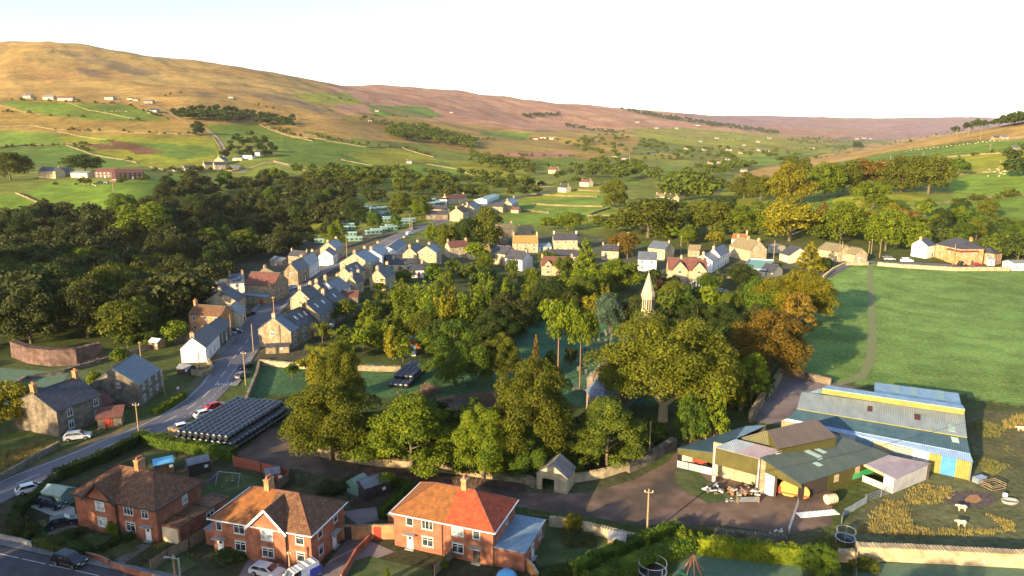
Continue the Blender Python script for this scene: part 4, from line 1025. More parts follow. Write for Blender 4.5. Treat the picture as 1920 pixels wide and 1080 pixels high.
def wall_line(pts, h, t, m_, label, name='stone_wall', cat='wall', group=None, cope=True, rough=.06, world=False, seed=0, h1=None):
    """field or garden wall along photo positions, with uneven coping"""
    P = pts if world else [at(u, v) for u, v in pts]
    R_ = [P[0]]
    far = mpp(P[0]) > .6; stp = 1.6 if not far else 9
    for a, b in zip(P[:-1], P[1:]):
        n = max(1, int((b - a).length / stp))
        for k in range(1, n + 1): R_.append(a + (b - a) * k / n)
    m = MB(); rs = random.Random(seed + int(P[0].x * 7)); rows = []
    for i, p in enumerate(R_):
        d = (R_[min(i + 1, len(R_) - 1)] - R_[max(i - 1, 0)]); d.z = 0; d.normalize(); nv = Vector((-d.y, d.x, 0)) * t / 2
        z = terr(p.x, p.y); hh = h + ((h1 or h) - h) * i / max(1, len(R_) - 1) + rs.uniform(-rough, rough); q = p + Vector((rs.uniform(-1, 1), rs.uniform(-1, 1), 0)) * rough * .6
        rows.append([(q.x - nv.x * 1.2, q.y - nv.y * 1.2, z - .5), (q.x + nv.x * 1.2, q.y + nv.y * 1.2, z - .5), (q.x + nv.x, q.y + nv.y, z + hh), (q.x - nv.x, q.y - nv.y, z + hh)])
    V = [v for r in rows for v in r]; F = []
    for i in range(len(rows) - 1):
        for k in range(4): F.append((i * 4 + k, i * 4 + (k + 1) % 4, (i + 1) * 4 + (k + 1) % 4, (i + 1) * 4 + k))
    F += [(0, 3, 2, 1), tuple((len(rows) - 1) * 4 + k for k in range(4))]
    m.add(V, F)
    o = m.build(name, M[m_] if isinstance(m_, str) else m_); tag(o, label, cat, group)
    me = o.data; bm = bmesh.new(); bm.from_mesh(me); bmesh.ops.recalc_face_normals(bm, faces=bm.faces[:]); bm.to_mesh(me); bm.free()
    if cope and not far:
        c = MB()
        for i in range(len(R_) - 1):
            a, b = R_[i], R_[i + 1]; n = max(1, int((b - a).length / .38))
            for k in range(n):
                p = a + (b - a) * (k + .5) / n; d = (b - a).normalized(); z = terr(p.x, p.y) + h + ((h1 or h) - h) * i / max(1, len(R_) - 1)
                s = rs.uniform(.1, .17); nv = Vector((-d.y, d.x, 0)) * t * .6; hh = rs.uniform(.1, .22)
                q = [p - d * s - nv, p + d * s - nv, p + d * s + nv, p - d * s + nv]
                c.add([(w_.x, w_.y, z - .08) for w_ in q] + [(w_.x * .98 + p.x * .02, w_.y * .98 + p.y * .02, z + hh) for w_ in q], [(4,5,6,7),(0,1,5,4),(1,2,6,5),(2,3,7,6),(3,0,4,7)])
        cc = c.build('coping', o.data.materials[0], o)
    return o
def hedge(pts, h, t, colr, label, group=None, dens=26, leaf=.13, seed=0, world=False):
    """clipped hedge: dense box of leaves along a line of photo positions"""
    P = pts if world else [at(u, v) for u, v in pts]; rs = np.random.RandomState(seed + 5); pp = []; nn = []; core = MB()
    for a, b in zip(P[:-1], P[1:]):
        d = (b - a); L_ = d.length; d = d.normalized(); nv = Vector((-d.y, d.x, 0)); n = int(L_ * (t + 2 * h) * dens)
        x = rs.uniform(-t * .3, L_ + t * .3, n); f = rs.rand(n) * (t + 2 * h)
        lump = .12 * np.sin(x * 1.7 + seed) + .08 * np.sin(x * 4.1 + 1)
        y = np.where(f < t, f - t / 2, np.where(f < t + h, -t / 2, t / 2)) * (1 + lump * .5); z = np.where(f < t, h, np.where(f < t + h, f - t, f - t - h))
        z = z * (1 + lump * .6)
        nm = np.where((f < t)[:, None], [0, 0, 1], np.where((f < t + h)[:, None], [-nv.x, -nv.y, .25], [nv.x, nv.y, .25]))
        q = np.stack([a.x + d.x * x + nv.x * y, a.y + d.y * x + nv.y * y, z], -1)
        zt = np.array([terr(q[i, 0], q[i, 1]) for i in range(0, n, max(1, n // 60))]); zt = np.interp(np.arange(n), np.arange(0, n, max(1, n // 60)), zt)
        q[:, 2] += zt.mean(); pp.append(q + rs.normal(0, .05, q.shape)); nn.append(nm)
    me = leaves_mesh('hedge', np.concatenate(pp), np.concatenate(nn).astype(float), leaf, seed)
    bm = bmesh.new(); bm.from_mesh(me)
    for a, b in zip(P[:-1], P[1:]):
        d = (b - a).normalized(); nv = Vector((-d.y, d.x, 0)) * (t / 2 - .12); z0 = terr(a.x, a.y) - .3; z1 = terr(b.x, b.y) - .3
        V = [bm.verts.new(q) for q in [(a - nv).xy.to_3d() + Vector((0,0,z0)), (a + nv).xy.to_3d() + Vector((0,0,z0)), (b + nv).xy.to_3d() + Vector((0,0,z1)), (b - nv).xy.to_3d() + Vector((0,0,z1))]]
        V += [bm.verts.new((v.co.x, v.co.y, v.co.z + h + .18)) for v in V]
        for f in ((4,5,6,7),(0,1,5,4),(1,2,6,5),(2,3,7,6),(3,0,4,7)): bm.faces.new([V[i] for i in f])
    bm.to_mesh(me); bm.free(); me.materials.append(LM[colr]); o = bpy.data.objects.new('hedge', me); col.objects.link(o)
    return tag(o, label, 'hedge', group)
def tufts(name, poly, n, h, mat_, label, seed=0, w=.05, clump=6):
    """grass or rush blades over an outline"""
    rs = random.Random(seed); us = [p[0] for p in poly]; vs_ = [p[1] for p in poly]; m = MB(); k = 0
    while k < n:
        u = rs.uniform(min(us), max(us)); v = rs.uniform(min(vs_), max(vs_)); ins = False
        for i in range(len(poly)):
            x0, y0 = poly[i]; x1, y1 = poly[(i + 1) % len(poly)]
            if (y0 > v) != (y1 > v) and u < (x1 - x0) * (v - y0) / (y1 - y0) + x0: ins = not ins
        if not ins: continue
        k += 1; p = at(u, v)
        if mnoise.noise(Vector((p.x * .12, p.y * .12, seed))) < -.12: continue
        for _ in range(clump):
            a = rs.uniform(0, 6.28); r = rs.uniform(0, .45); bx, by = p.x + math.cos(a) * r, p.y + math.sin(a) * r; hh = h * rs.uniform(.5, 1.2); b = rs.uniform(0, 6.28); l = rs.uniform(.05, .4) * hh
            dx, dy = math.cos(b) * w, math.sin(b) * w
            m.add([(bx - dx, by - dy, p.z - .02), (bx + dx, by + dy, p.z - .02), (bx + math.cos(a) * l + dx * .4, by + math.sin(a) * l + dy * .4, p.z + hh)], [(0, 1, 2)])
    o = m.build(name, mat_); return tag(o, label, 'grass', None, 'stuff')
# ------------------------------------------------------------------ the red brick pairs in front
def fr(u, ul, ur, L_): return (u - ul) / (ur - ul) * L_
def hip_part(L_, W_, h, rise, x0, x1, left, right, ov=.35, t=.14):
    """stretch x0..x1 of a hipped roof; left/right say whether that end is hipped"""
    m = MB(); hh = W_ / 2; z = h + .05
    a, b, c, d = ((x0 - (ov if left else 0), -ov, z), (x1 + (ov if right else 0), -ov, z), (x1 + (ov if right else 0), W_ + ov, z), (x0 - (ov if left else 0), W_ + ov, z))
    r0 = (x0 + (hh if left else 0), hh, z + rise); r1 = (x1 - (hh if right else 0), hh, z + rise)
    m.add([a, b, c, d, r0, r1], [(0, 1, 5, 4), (2, 3, 4, 5)] + ([(1, 2, 5)] if right else []) + ([(3, 0, 4)] if left else []))
    m.add([a, b, c, d] + [(p[0], p[1], z - t) for p in (a, b, c, d)], [(0, 4, 5, 1), (2, 6, 7, 3), (7, 6, 5, 4)] + ([(1, 5, 6, 2)] if right else []) + ([(3, 7, 4, 0)] if left else []))
    return m
def semi(el, er, label, roofs, cross=None, W=8.6, h=5.1, rise=3.0, verge=None, chx=.5):
    p0 = at(*el, h); p1 = at(*er, h); dv = (p1 - p0); dv.z = 0; LL = dv.length; dv.normalize(); p0.z = 0
    e = empty('brick_house', p0, math.atan2(dv.y, dv.x), label, 'house', 'red brick semi detached pairs')
    m = MB(); m.box(0, 0, -.5, LL, W, h); m.build('wall', M['brick'], e)
    rs = []
    for i, (x0, x1, mt) in enumerate(roofs): rs.append(hip_part(LL, W, h, rise, x0 * LL, x1 * LL, x0 == 0, x1 == 1).build('roof', M[mt], e))
    rt = MB(); q = h + rise + .08; rt.tube((W / 2, W / 2, q), (LL - W / 2, W / 2, q), .12, n=6)
    for xa, xb in ((W / 2, -.3), (LL - W / 2, LL + .3)):
        for yy in (-.3, W + .3): rt.tube((xa, W / 2, q), (xb, yy, h + .1), .1, n=6)
    rt.build('ridge_tiles', M['rosytile'], rs[0])
    g = MB(); g.box(-.48, -.5, h - .06, LL + .48, -.36, h + .05); g.box(LL + .36, -.36, h - .06, LL + .5, W + .4, h + .05); g.box(-.5, -.36, h - .06, -.36, W + .4, h + .05); g.build('gutter', M['pvc'] if verge else M['lead'], e)
    chimney(rs[0], LL * chx, W / 2 + .3, h + rise - .6, h + rise + 1.5, 'orangebrick', .75, 1.3, 4)
    if cross:
        x0, x1 = [fr(c, el[0], er[0], LL) for c in cross[:2]]; pj = .35; xm = (x0 + x1) / 2; gr = (x1 - x0) / 2 * .98; hw = (x1 - x0) / 2
        m = MB(); m.prism([(x0, -pj, -.5), (x1, -pj, -.5), (x1, -pj, h), (xm, -pj, h + gr), (x0, -pj, h)], (0, pj + .02, 0)); m.build('gable_bay', M['brick'], e)
        m = MB(); yb = W / 2; k = gr / hw; ov = .4
        for s in (-1, 1):
            ex = xm + s * (hw + ov); ze = h + .18 - ov * k; zr = h + gr + .18
            # slope meets the main roof where their heights agree
            ybe = max(0, (ze - h - .05) / rise * (W / 2)) ; ybr = (zr - h - .05) / rise * (W / 2)
            a, b, c, d = Vector((ex, -pj - .35, ze)), Vector((xm, -pj - .35, zr)), Vector((xm, min(ybr, W / 2 + .2), zr)), Vector((ex, ybe + .05, ze))
            n = Vector((0, 0, -.15)); P = [a, b, c, d] + [v + n for v in (a, b, c, d)]
            m.add(P, [(0, 1, 2, 3) if s < 0 else (3, 2, 1, 0), (7, 6, 5, 4), (0, 4, 5, 1), (1, 5, 6, 2), (2, 6, 7, 3), (3, 7, 4, 0)])
        cr = m.build('roof', M[cross[2]], e)
        vb = MB()
        for s in (-1, 1): vb.bar((xm, -pj - .37, h + gr + .09), (xm + s * (hw + ov), -pj - .37, h + .09 - ov * k), .05, .3)
        vb.build('bargeboard', M['pvc'] if verge else M['lead'], cr)
    dp = MB()
    for x in ([x0 - .15, x1 + .15] if cross else [LL * .5]): dp.tube((x, -.08, .1), (x, -.08, h), .06, n=6)
    dp.build('drainpipe', M['lead'], e)
    return e, LL, W
def canopy(e, L_, W_, face, x):
    o, a, n = face_frame(L_, W_, face); m = MB(); obox(m, o, a, n, x - .9, 2.32, 0, x + .9, 2.45, .75); m.build('porch_canopy', M['concrete'], e)
# left pair
el, er = (139, 925), (291, 956)
A, LA, WA = semi(el, er, 'red brick pair with mossy brown roof and one cross gable beside the parked cars', [(0, 1, 'browntile')], (164, 219, 'browntile'), chx=.53)
f_ = lambda u: fr(u, el[0], er[0], LA)
g0, g1 = f_(164), f_(219)
window(A, LA, WA, 'F', f_(241), 3.45, 1.7, 1.3, 2); window(A, LA, WA, 'F', f_(271), 3.45, 1.2, 1.25); window(A, LA, WA, 'F', f_(242), .95, 1.7, 1.35, 1)
door(A, LA, WA, 'F', f_(274)); canopy(A, LA, WA, 'F', f_(274)); window(A, LA, WA, 'R', WA * .62, 3.3, 1.0, 1.2, 0, glass='blind')
def baywin(e, L_, W_, x, z, w, h, **k):
    wn = window(e, L_, W_, 'F', x, z, w, h, **k); wn.location.y -= .35; return wn
baywin(A, LA, WA, (g0 + g1) / 2, 3.45, 1.7, 1.35, bars=1, glass='blind'); baywin(A, LA, WA, (g0 + g1) / 2 + .1, .95, 1.7, 1.4, bars=1, glass='blind')
def shed(parent, x0, y0, x1, y1, h0, h1, wall, roof, name='outbuilding', dirn='y', ov=.15):
    """flat or lean-to wing; h0 at y0 (or x0), h1 at the other side"""
    H = (lambda x, y: h0 + (h1 - h0) * ((y - y0) / (y1 - y0))) if dirn == 'y' else (lambda x, y: h0 + (h1 - h0) * ((x - x0) / (x1 - x0)))
    c = [(x0, y0), (x1, y0), (x1, y1), (x0, y1)]; m = MB()
    m.add([(x, y, -.5) for x, y in c] + [(x, y, H(x, y)) for x, y in c], [(0, 1, 5, 4), (1, 2, 6, 5), (2, 3, 7, 6), (3, 0, 4, 7), (4, 5, 6, 7)])
    w_ = m.build(name, M[wall] if isinstance(wall, str) else wall, parent)
    r = MB(); c2 = [(x0 - ov, y0 - ov), (x1 + ov, y0 - ov), (x1 + ov, y1 + ov), (x0 - ov, y1 + ov)]
    r.add([(x, y, H(x, y) + .003) for x, y in c2] + [(x, y, H(x, y) + .12) for x, y in c2], [(4,5,6,7),(3,2,1,0),(0,1,5,4),(1,2,6,5),(2,3,7,6),(3,0,4,7)])
    r.build('roof', M[roof] if isinstance(roof, str) else roof, w_); return w_
g = shed(A, LA + .01, .6, LA + 3.3, 10.5, 2.6, 2.2, 'brick', 'browntile', 'garage'); 
m = MB(); m.box(LA + .3, .5, .05, LA + 3.05, .59, 2.35); m.build('garage_door', M['cream'], g)
window(g, LA + 3.3, 10.5, 'R', 6.5, 1.0, 1.6, 1.0)
# middle pair
el, er = (397, 971), (582, 1003)
B, LB, WB = semi(el, er, 'red brick pair with white edged cross gable and half ochre roof', [(0, .5, 'ochretile'), (.5, 1, 'browntile')], (471, 538, 'browntile'), verge=True, chx=.4)
f_ = lambda u: fr(u, el[0], er[0], LB)
g0, g1 = f_(471), f_(538)
window(B, LB, WB, 'F', f_(405), 3.45, .9, 1.2, 0) if False else None
for u, z, w_, b_ in ((425.5, 3.45, 1.0, 0),): pass
window(B, LB, WB, 'F', f_(410), 3.45, .9, 1.25, 0, transom=False)
door(B, LB, WB, 'F', f_(410.5)); canopy(B, LB, WB, 'F', f_(410.5))
for z in (3.45, .95):
    window(B, LB, WB, 'F', f_(449), z, 1.7, 1.35, 1); baywin(B, LB, WB, (g0 + g1) / 2, z, 1.8, 1.35, bars=1, glass='blind' if z > 2 else 'glass')
    window(B, LB, WB, 'F', f_(562), z, 1.25, 1.3, 0)
    window(B, LB, WB, 'R', 2.2, z, 1.1, 1.3, 0)
window(B, LB, WB, 'R', 6.2, 3.5, 1.0, 1.1, 0); door(B, LB, WB, 'R', 5.6); canopy(B, LB, WB, 'R', 5.6)
shed(B, -2.4, 1.2, -.01, 6.5, 2.35, 2.35, 'brick', 'felt')
# right pair
el, er = (738, 960), (924.5, 997)
Cc, LC, WC = semi(el, er, 'red brick pair with roof half ochre and half bright red', [(0, .54, 'ochretile'), (.54, 1, 'redtile')], None, verge=True, chx=.6)
f_ = lambda u: fr(u, el[0], er[0], LC)
for u in (769, 894.5): window(Cc, LC, WC, 'F', f_(u), 3.55, 1.05, 1.2, 0, transom=False)
for u in (803, 860):
    window(Cc, LC, WC, 'F', f_(u), 3.5, 1.7, 1.35, 2, transom=False, glass='blind' if u > 850 else 'glass'); window(Cc, LC, WC, 'F', f_(u), .95, 1.7, 1.35, 1)
door(Cc, LC, WC, 'F', f_(769)); canopy(Cc, LC, WC, 'F', f_(769)); door(Cc, LC, WC, 'F', f_(894.5), m_='darkwood'); canopy(Cc, LC, WC, 'F', f_(894.5))
window(Cc, LC, WC, 'R', 5.2, 3.4, .8, 1.1, 0)
s_ = shed(Cc, LC + .01, .25, LC + 4.3, 9.2, 2.75, 2.5, 'brick', 'feltblue'); window(s_, LC + 4.3, 9.2, 'R', 7.0, 1.0, 1.2, 1.1); door(s_, LC + 4.3, 9.2, 'R', 3.6)
s2 = shed(Cc, -3.0, 3.4, -.01, 8.4, 2.3, 2.3, 'brick', 'felt', 'outbuilding')
# garden wall with two doors joining the middle and right pairs
pB = B.matrix_world if False else None
def local(e, x, y, z=0):
    c, s = math.cos(e.rotation_euler.z), math.sin(e.rotation_euler.z); return Vector((e.location.x + x * c - y * s, e.location.y + x * s + y * c, z))
a = local(B, LB + .02, 7.4); b_ = local(Cc, -.02, 1.6); d = (b_ - a); Lw = d.length
gw = empty('garden_wall', a, math.atan2(d.y, d.x), 'orange lit brick wall with two doors joining the middle and right brick pairs', 'wall')
m = MB(); m.box(0, 0, -.3, Lw, .25, 2.15); m.build('brickwork', M['orangebrick'], gw)
m = MB(); m.box(-.0, -.06, 2.153, Lw, .31, 2.24); m.build('coping', M['stone'], gw)
m = MB(); m.box(.5, -.05, 0, 1.5, -.002, 2.0); m.build('door', M['darkwood'], gw)
m = MB(); m.box(4.6, -.06, 0, 5.6, -.002, 2.0); [m.box(4.6 + .2 * i, -.075, .02, 4.6 + .2 * i + .03, -.061, 1.98) for i in range(5)]; m.build('gate', M['doorred'], gw)

# ------------------------------------------------------------------ village houses: near-left eaves, far-right eaves, measured in the survey photo
S, SD_, SP = 'stone', 'stonedark', 'stonepale'
HV = [
 ('dark stone cottage with tall lit chimneys behind the golden tree', dict(u0=105.5,v0=772,u1=189,v1=741,gu=24,h=5.2,rise=3.0,wall=SD_,roof='slatedark',ch=(0,1),chh=1.7,chm='orangebrick',
   win=[('F',2.6,3.4,1.1,1.5),('F',8.2,3.4,1.1,1.5),('F',2.6,.9,1.1,1.5),('F',8.2,.9,1.1,1.5)])),
 ('square stone house with frosted blue slate roof beside the road bend', dict(u0=260,v0=721,u1=299.5,v1=692,gu=167,h=5.0,rise=3.6,wall=SD_,roof='slate',ch=(),
   win=[('L',6.0,4.4,.7,1.0)]+[('F',x,z,.9,1.2) for x in (2,5,8.2,11) for z in (.9,3.3)])),
 ('white gabled cottage with dark slates by the road', dict(u0=385,v0=651,u1=411,v1=625,gu=338,h=4.0,rise=2.7,wall='white',roof='slatedark',ch=(0,),win=[('F',4,.9,.9,1.1),('F',8,.9,.9,1.1)])),
 ('low stone wing running on from the white gabled cottage', dict(u0=412,v0=626,u1=434,v1=606,h=3.6,W=6.5,rise=2.0,wall=SD_,roof='slatedark',ch=())),
 ('orange brick house with tan tiles facing the wood', dict(u0=353.5,v0=589,u1=412.5,v1=592,h=5.4,W=6,rise=2.2,wall='orangebrick',roof='browntile',ch=(0,),chh=1.5,near=True)),
 ('cream gabled house with blue slates next to the orange brick house', dict(u0=449,v0=590,u1=460,v1=579,gu=416,h=3.9,rise=2.6,wall='cream',roof='slate',ch=(),near=True)),
 ('stone gabled house with lit chimney above the cream gable', dict(u0=444,v0=565,u1=460,v1=553,gu=382,h=5,rise=3.4,wall=SP,roof='slatedark',near=True)),
 ('slate roofed row at the wood edge behind the lit chimney house', dict(u0=385,v0=531,u1=428,v1=526,h=4.5,W=7,rise=2.6,wall=S,roof='slatedark')),
 ('pale frosted roof cottage between the row and the chapel', dict(u0=430,v0=531,u1=458,v1=527,h=4.5,W=7,rise=2.8,wall='white',roof='slate')),
 ('large stone chapel with dull red roof by the village street', dict(u0=458,v0=533,u1=513,v1=533,h=6.4,W=10,rise=3.4,wall=S,roof='rosytile',ch=(),win=[('R',3,2,1,2.4),('R',7,2,1,2.4)],near=True,name='chapel',cat='chapel')),
 ('flat white roofed store under the chapel wall', dict(u0=459,v0=553,u1=499,v1=556,h=3.0,W=4,rise=.3,wall=S,roof='feltblue',ch=(),near=True,name='stone_store',cat='shed')),
 ('stone end house of the terrace beyond the chapel', dict(u0=558,v0=509,u1=579,v1=498,gu=532,h=5.4,rise=3.2,wall=S,roof='slatedark',near=True)),
 ('white rendered half of the terrace beyond the chapel', dict(u0=579.5,v0=497.5,u1=598,v1=487,gu=556,h=5.4,rise=3.2,wall='white',roof='slate',near=True)),
 ('cottage with slate roof behind the stone end house', dict(u0=540,v0=479,u1=570,v1=474,h=4.5,W=6,rise=2.4,wall=S,roof='slatedark')),
 ('tall pale gabled house where the street leaves the village', dict(u0=629,v0=466,u1=645,v1=459,gu=600,h=5.8,rise=3,wall=SP,roof='slate',near=True)),
 ('small white gable in front of the tall pale gabled house', dict(u0=624,v0=479,u1=632,v1=474,gu=597,h=4.2,rise=2.4,wall='white',roof='slatedark',ch=())),
 ('big cream gabled house with long blue roof on the right of the street', dict(u0=693,v0=494,u1=712,v1=484,gu=637,h=6.2,rise=3.8,wall=SP,roof='slate',near=True)),
 ('white gabled house above the long blue roof', dict(u0=716,v0=480,u1=728,v1=469,gu=676,h=4.8,rise=2.8,wall='white',roof='slate')),
 ('gabled house with brown skylit roof in the street row', dict(u0=660,v0=517,u1=684,v1=503,gu=630,h=5,rise=3,wall=SP,roof='slatedark',sky=2,near=True)),
 ('house with broad frosted roof and white end wall in the street row', dict(u0=633,v0=546,u1=657,v1=533,W=9,h=4.6,rise=3,wall='white',roof='slate',near=True)),
 ('lit gable with chimney in the middle of the street row', dict(u0=610,v0=547,u1=628,v1=536,gu=577,h=5,rise=3,wall=SP,roof='slatedark',near=True)),
 ('lit gable above the street terrace with a dark slate roof', dict(u0=581,v0=561,u1=602,v1=549,gu=544,h=5.6,rise=3,wall=SP,roof='slatedark',near=True)),
 ('blue slated end house of the street terrace with stone gable', dict(u0=545,v0=622,u1=561,v1=614,gu=484,h=5,rise=3.6,wall=S,roof='slate',ch=(0,),win=[('F',2,.8,1.2,1.6),('F',2,3.4,.9,1.1),('L',4.4,3.6,1,1.1)])),
 ('brown slated terrace house next to the blue slated end house', dict(u0=562,v0=613.5,u1=592,v1=598,W=8.6,h=5,rise=3.6,wall=S,roof='slatedark',ch=(1,),sky=3,near=True)),
 ('tall dark roofed terrace house with pale skylights', dict(u0=599,v0=592,u1=629,v1=573,W=8.6,h=5.8,rise=3.8,wall=S,roof='slatedark',ch=(0,),sky=2,near=True)),
 ('greenish roofed last house of the street terrace', dict(u0=630,v0=572.5,u1=652,v1=560,W=8.6,h=5.6,rise=3.6,wall=S,roof='slatedark',ch=(0,),sky=1,near=True)),
 ('big pale gabled house at the top of the gardens', dict(u0=818,v0=474,u1=828,v1=469,gu=782,h=6,rise=2.8,wall=SP,roof='slate',ch=(.5,),near=True)),
 ('cream gabled house left of the big pale gabled house', dict(u0=781,v0=476,u1=796,v1=466,gu=755,h=5,rise=2.8,wall=SP,roof='slatedark')),
 ('low hall with pale sheet roof behind the cream gabled house', dict(u0=742,v0=470,u1=762,v1=455,W=7,h=3.4,rise=1.6,wall='white',roof='felt',ch=())),
 ('low black roofed garage row behind the gardens', dict(u0=724,v0=486,u1=781,v1=483,W=6,h=2.8,rise=1.2,wall=SD_,roof='slatedark',ch=(),name='garage_row',cat='garage')),
 ('bungalow with purple roof at the top of the gardens', dict(u0=727,v0=496,u1=773,v1=497,W=7,h=2.8,rise=1.8,wall='cream',roof='slatedark',ch=(.2,),name='bungalow')),
 ('hipped slate bungalow at the top of the gardens', dict(u0=756,v0=507,u1=795,v1=508,W=9,h=2.9,rise=2.4,wall='white',roof='slatedark',hip=True,ch=(.9,),name='bungalow')),
 ('stone gabled house hidden behind the first garden trees', dict(u0=722,v0=521,u1=741,v1=510,gu=693,h=5,rise=3,wall=SP,roof='slatedark')),
 ('cream cottage with red brown roof and two chimneys', dict(u0=843.5,v0=464,u1=880,v1=463,h=5,W=6,rise=2.3,wall=SP,roof='rosytile')),
 ('cottage with moss covered roof right of the cream cottage', dict(u0=881,v0=473,u1=920,v1=473,h=3.4,W=7,rise=2.8,wall='cream',roof='mossroof',ch=())),
 ('long cottage with grey slates in the central row', dict(u0=920.6,v0=473,u1=947,v1=479,h=5,W=8,rise=2.8,wall=SP,roof='slatedark',ch=())),
 ('white cottage with slate roof and rosy end gable in the central row', dict(u0=947,v0=483,u1=979,v1=489,h=4.6,W=8,rise=3,wall='white',roof='slatedark',ch=(1,))),
 ('pale house with golden mossy roof and tall left chimney', dict(u0=962,v0=456,u1=1009,v1=457,h=4.6,W=7,rise=3.4,wall=SP,roof='mossroof',chh=1.8)),
 ('cottage with golden hipped stone roof and central chimney', dict(u0=916,v0=444,u1=953,v1=445,h=3.6,W=8,rise=3,wall=S,roof='mossroof',hip=True,ch=(.5,))),
 ('high brown roofed house behind the golden mossy roof', dict(u0=970,v0=439,u1=997,v1=440,h=5.5,W=9,rise=4,wall=S,roof='stoneroof')),
 ('low stone wing with chimney behind the golden hipped roof', dict(u0=936,v0=430,u1=966,v1=428,h=4.5,W=7,rise=2.6,wall=S,roof='stoneroof',ch=(1,))),
 ('stone house with small porch roof below the golden mossy roof', dict(u0=965,v0=478,u1=968,v1=470,gu=937,h=4.6,rise=2.8,wall=SP,roof='slatedark',ch=(0,))),
 ('tall double fronted pale house with dark roof and two chimneys', dict(u0=1038,v0=450,u1=1083,v1=450,h=5.8,W=7,rise=3,wall=SP,roof='slatedark',chm='white')),
 ('garage with pale blue roof beside the double fronted house', dict(u0=1010,v0=463,u1=1034,v1=462,W=6,h=2.6,rise=1.4,wall='white',roof='feltblue',ch=(),name='garage',cat='garage')),
 ('slate roofed row directly behind the dormer cottage', dict(u0=1020,v0=480,u1=1086,v1=482,h=5,W=7,rise=2.4,wall=SP,roof='slatedark')),
 ('white house with blue roof left of the church spire', dict(u0=1196,v0=486,u1=1231,v1=487,h=5.2,W=7,rise=2.8,wall='white',roof='slate',ch=())),
 ('pale house with lit end gable behind the blue roofed white house', dict(u0=1215,v0=464,u1=1247,v1=468,h=5.2,W=8.5,rise=2.8,wall=SP,roof='slate',ch=(1,))),
 ('long white terrace end with slate roof right of the twin gables', dict(u0=1350,v0=480,u1=1368,v1=469,gu=1324,h=5.6,rise=3,wall='white',roof='slate',ch=(0,))),
 ('blue slated house joined in front of the white terrace', dict(u0=1336,v0=490,u1=1350,v1=482,gu=1300,h=5,rise=2.6,wall='white',roof='slate',ch=(0,))),
 ('white house with ochre roof under the pale green oaks', dict(u0=1372,v0=447,u1=1399,v1=448,h=5.2,W=6,rise=2.2,wall='white',roof='ochretile',ch=(1,),chh=1.8)),
 ('cream gabled house with round window and row of chimneys', dict(u0=1438,v0=468,u1=0,hd=108,L_=16,gu=1407,h=4.8,rise=4.2,wall=SP,roof='stoneroof',ch=(0,.5,1),win=[('L',4,4.2,.9,.9)])),
 ('lit lean-to wing on the right of the round window gable', dict(u0=1440,v0=462,u1=1454,v1=464,h=3,W=8,rise=.9,wall='cream',roof='felt',ch=())),
 ('hall with purple slates between the farm lane and the gables', dict(u0=1462,v0=474,u1=1480,v1=480,h=3.4,W=10,rise=3.2,wall='cream',roof='slatedark',ch=())),
 ('black roofed barn with cream end gable by the golden tree', dict(u0=1425,v0=508,u1=1449,v1=511,h=2.6,W=9,rise=2.6,wall='cream',roof='slatedark',ch=(),name='barn',cat='barn')),
 ('left one of two lit farm gables by the lane', dict(u0=1602,v0=471,u1=0,hd=112,L_=12,gu=1572,h=4.2,rise=2.8,wall=SP,roof='stoneroof',ch=(),win=[('L',4,.3,1.9,2.2,dict(bars=0,glass='blind'))],name='farm_building')),
 ('right one of two lit farm gables by the lane', dict(u0=1627,v0=476,u1=0,hd=112,L_=12,gu=1603,h=3.7,rise=2.6,wall=SP,roof='stoneroof',ch=(),win=[('L',3,.3,1.9,2.2,dict(bars=0,glass='blind'))],name='farm_building')),
 ('low hall with white boards left of the farm gables', dict(u0=1536,v0=464,u1=1552,v1=467,h=3.2,W=7,rise=1.6,wall='cream',roof='stoneroof',ch=(),name='farm_building')),
 ('brick apartment block with purple hipped roof by the meadow', dict(u0=1755,v0=457,u1=1801,v1=471,gu=None,W=11,h=6.3,rise=3.6,wall='orangebrick',roof='slatedark',hip=True,ch=(.9,),name='apartment_block',cat='apartment block',near=True)),
 ('lower brick wing on the right of the apartment block', dict(u0=1832,v0=472,u1=1864,v1=478,W=8,h=4.8,rise=2.6,wall='orangebrick',roof='slatedark',hip=True,ch=(),name='apartment_block',cat='apartment block')),
 ('brick front part of the apartment block facing the meadow', dict(u0=1801,v0=472.5,u1=1834,v1=472.5,W=9,h=6.1,rise=2.6,wall='orangebrick',roof='rosytile',hip=True,ch=(),name='apartment_block',cat='apartment block')),
 ('white gabled end house left of the apartment block', dict(u0=1739,v0=461,u1=1754,v1=458,W=7,h=6,rise=2.6,wall='white',roof='slatedark',ch=(0,))),
 ('small white gabled porch hut beside the apartment wing', dict(u0=1853,v0=486,u1=1866,v1=487,W=3,h=2.8,rise=1.4,wall='white',roof='felt',ch=(),name='porch_hut',cat='hut')),
 ('low white building cut by the right photo edge', dict(u0=1901,v0=494,u1=1940,v1=494,W=6,h=3.2,rise=.8,wall='white',roof='felt',ch=(),name='white_building')),
 ('small cottage with pale roof behind the chapel', dict(u0=484,v0=512,u1=519,v1=512,h=4,W=6,rise=2.2,wall=S,roof='stoneroof')),
 ('slate outbuilding at the wood edge left of the street terrace', dict(u0=506,v0=487,u1=528,v1=486,h=3.4,W=6,rise=1.6,wall=S,roof='slate',ch=())),
 ('long low brown roofed outbuilding behind the street row', dict(u0=636,v0=557,u1=671,v1=556,h=2.6,W=6,rise=1.4,wall=SD_,roof='rosytile',ch=())),
 ('little lit outhouse right of the big cream gable', dict(u0=712,v0=506,u1=722,v1=500,gu=697,h=3,rise=1.8,wall=SP,roof='slatedark',ch=())),
 ('narrow stone house squeezed between the street row gables', dict(u0=668,v0=531,u1=682,v1=523,gu=650,h=4.4,rise=2.6,wall=SP,roof='slatedark')),
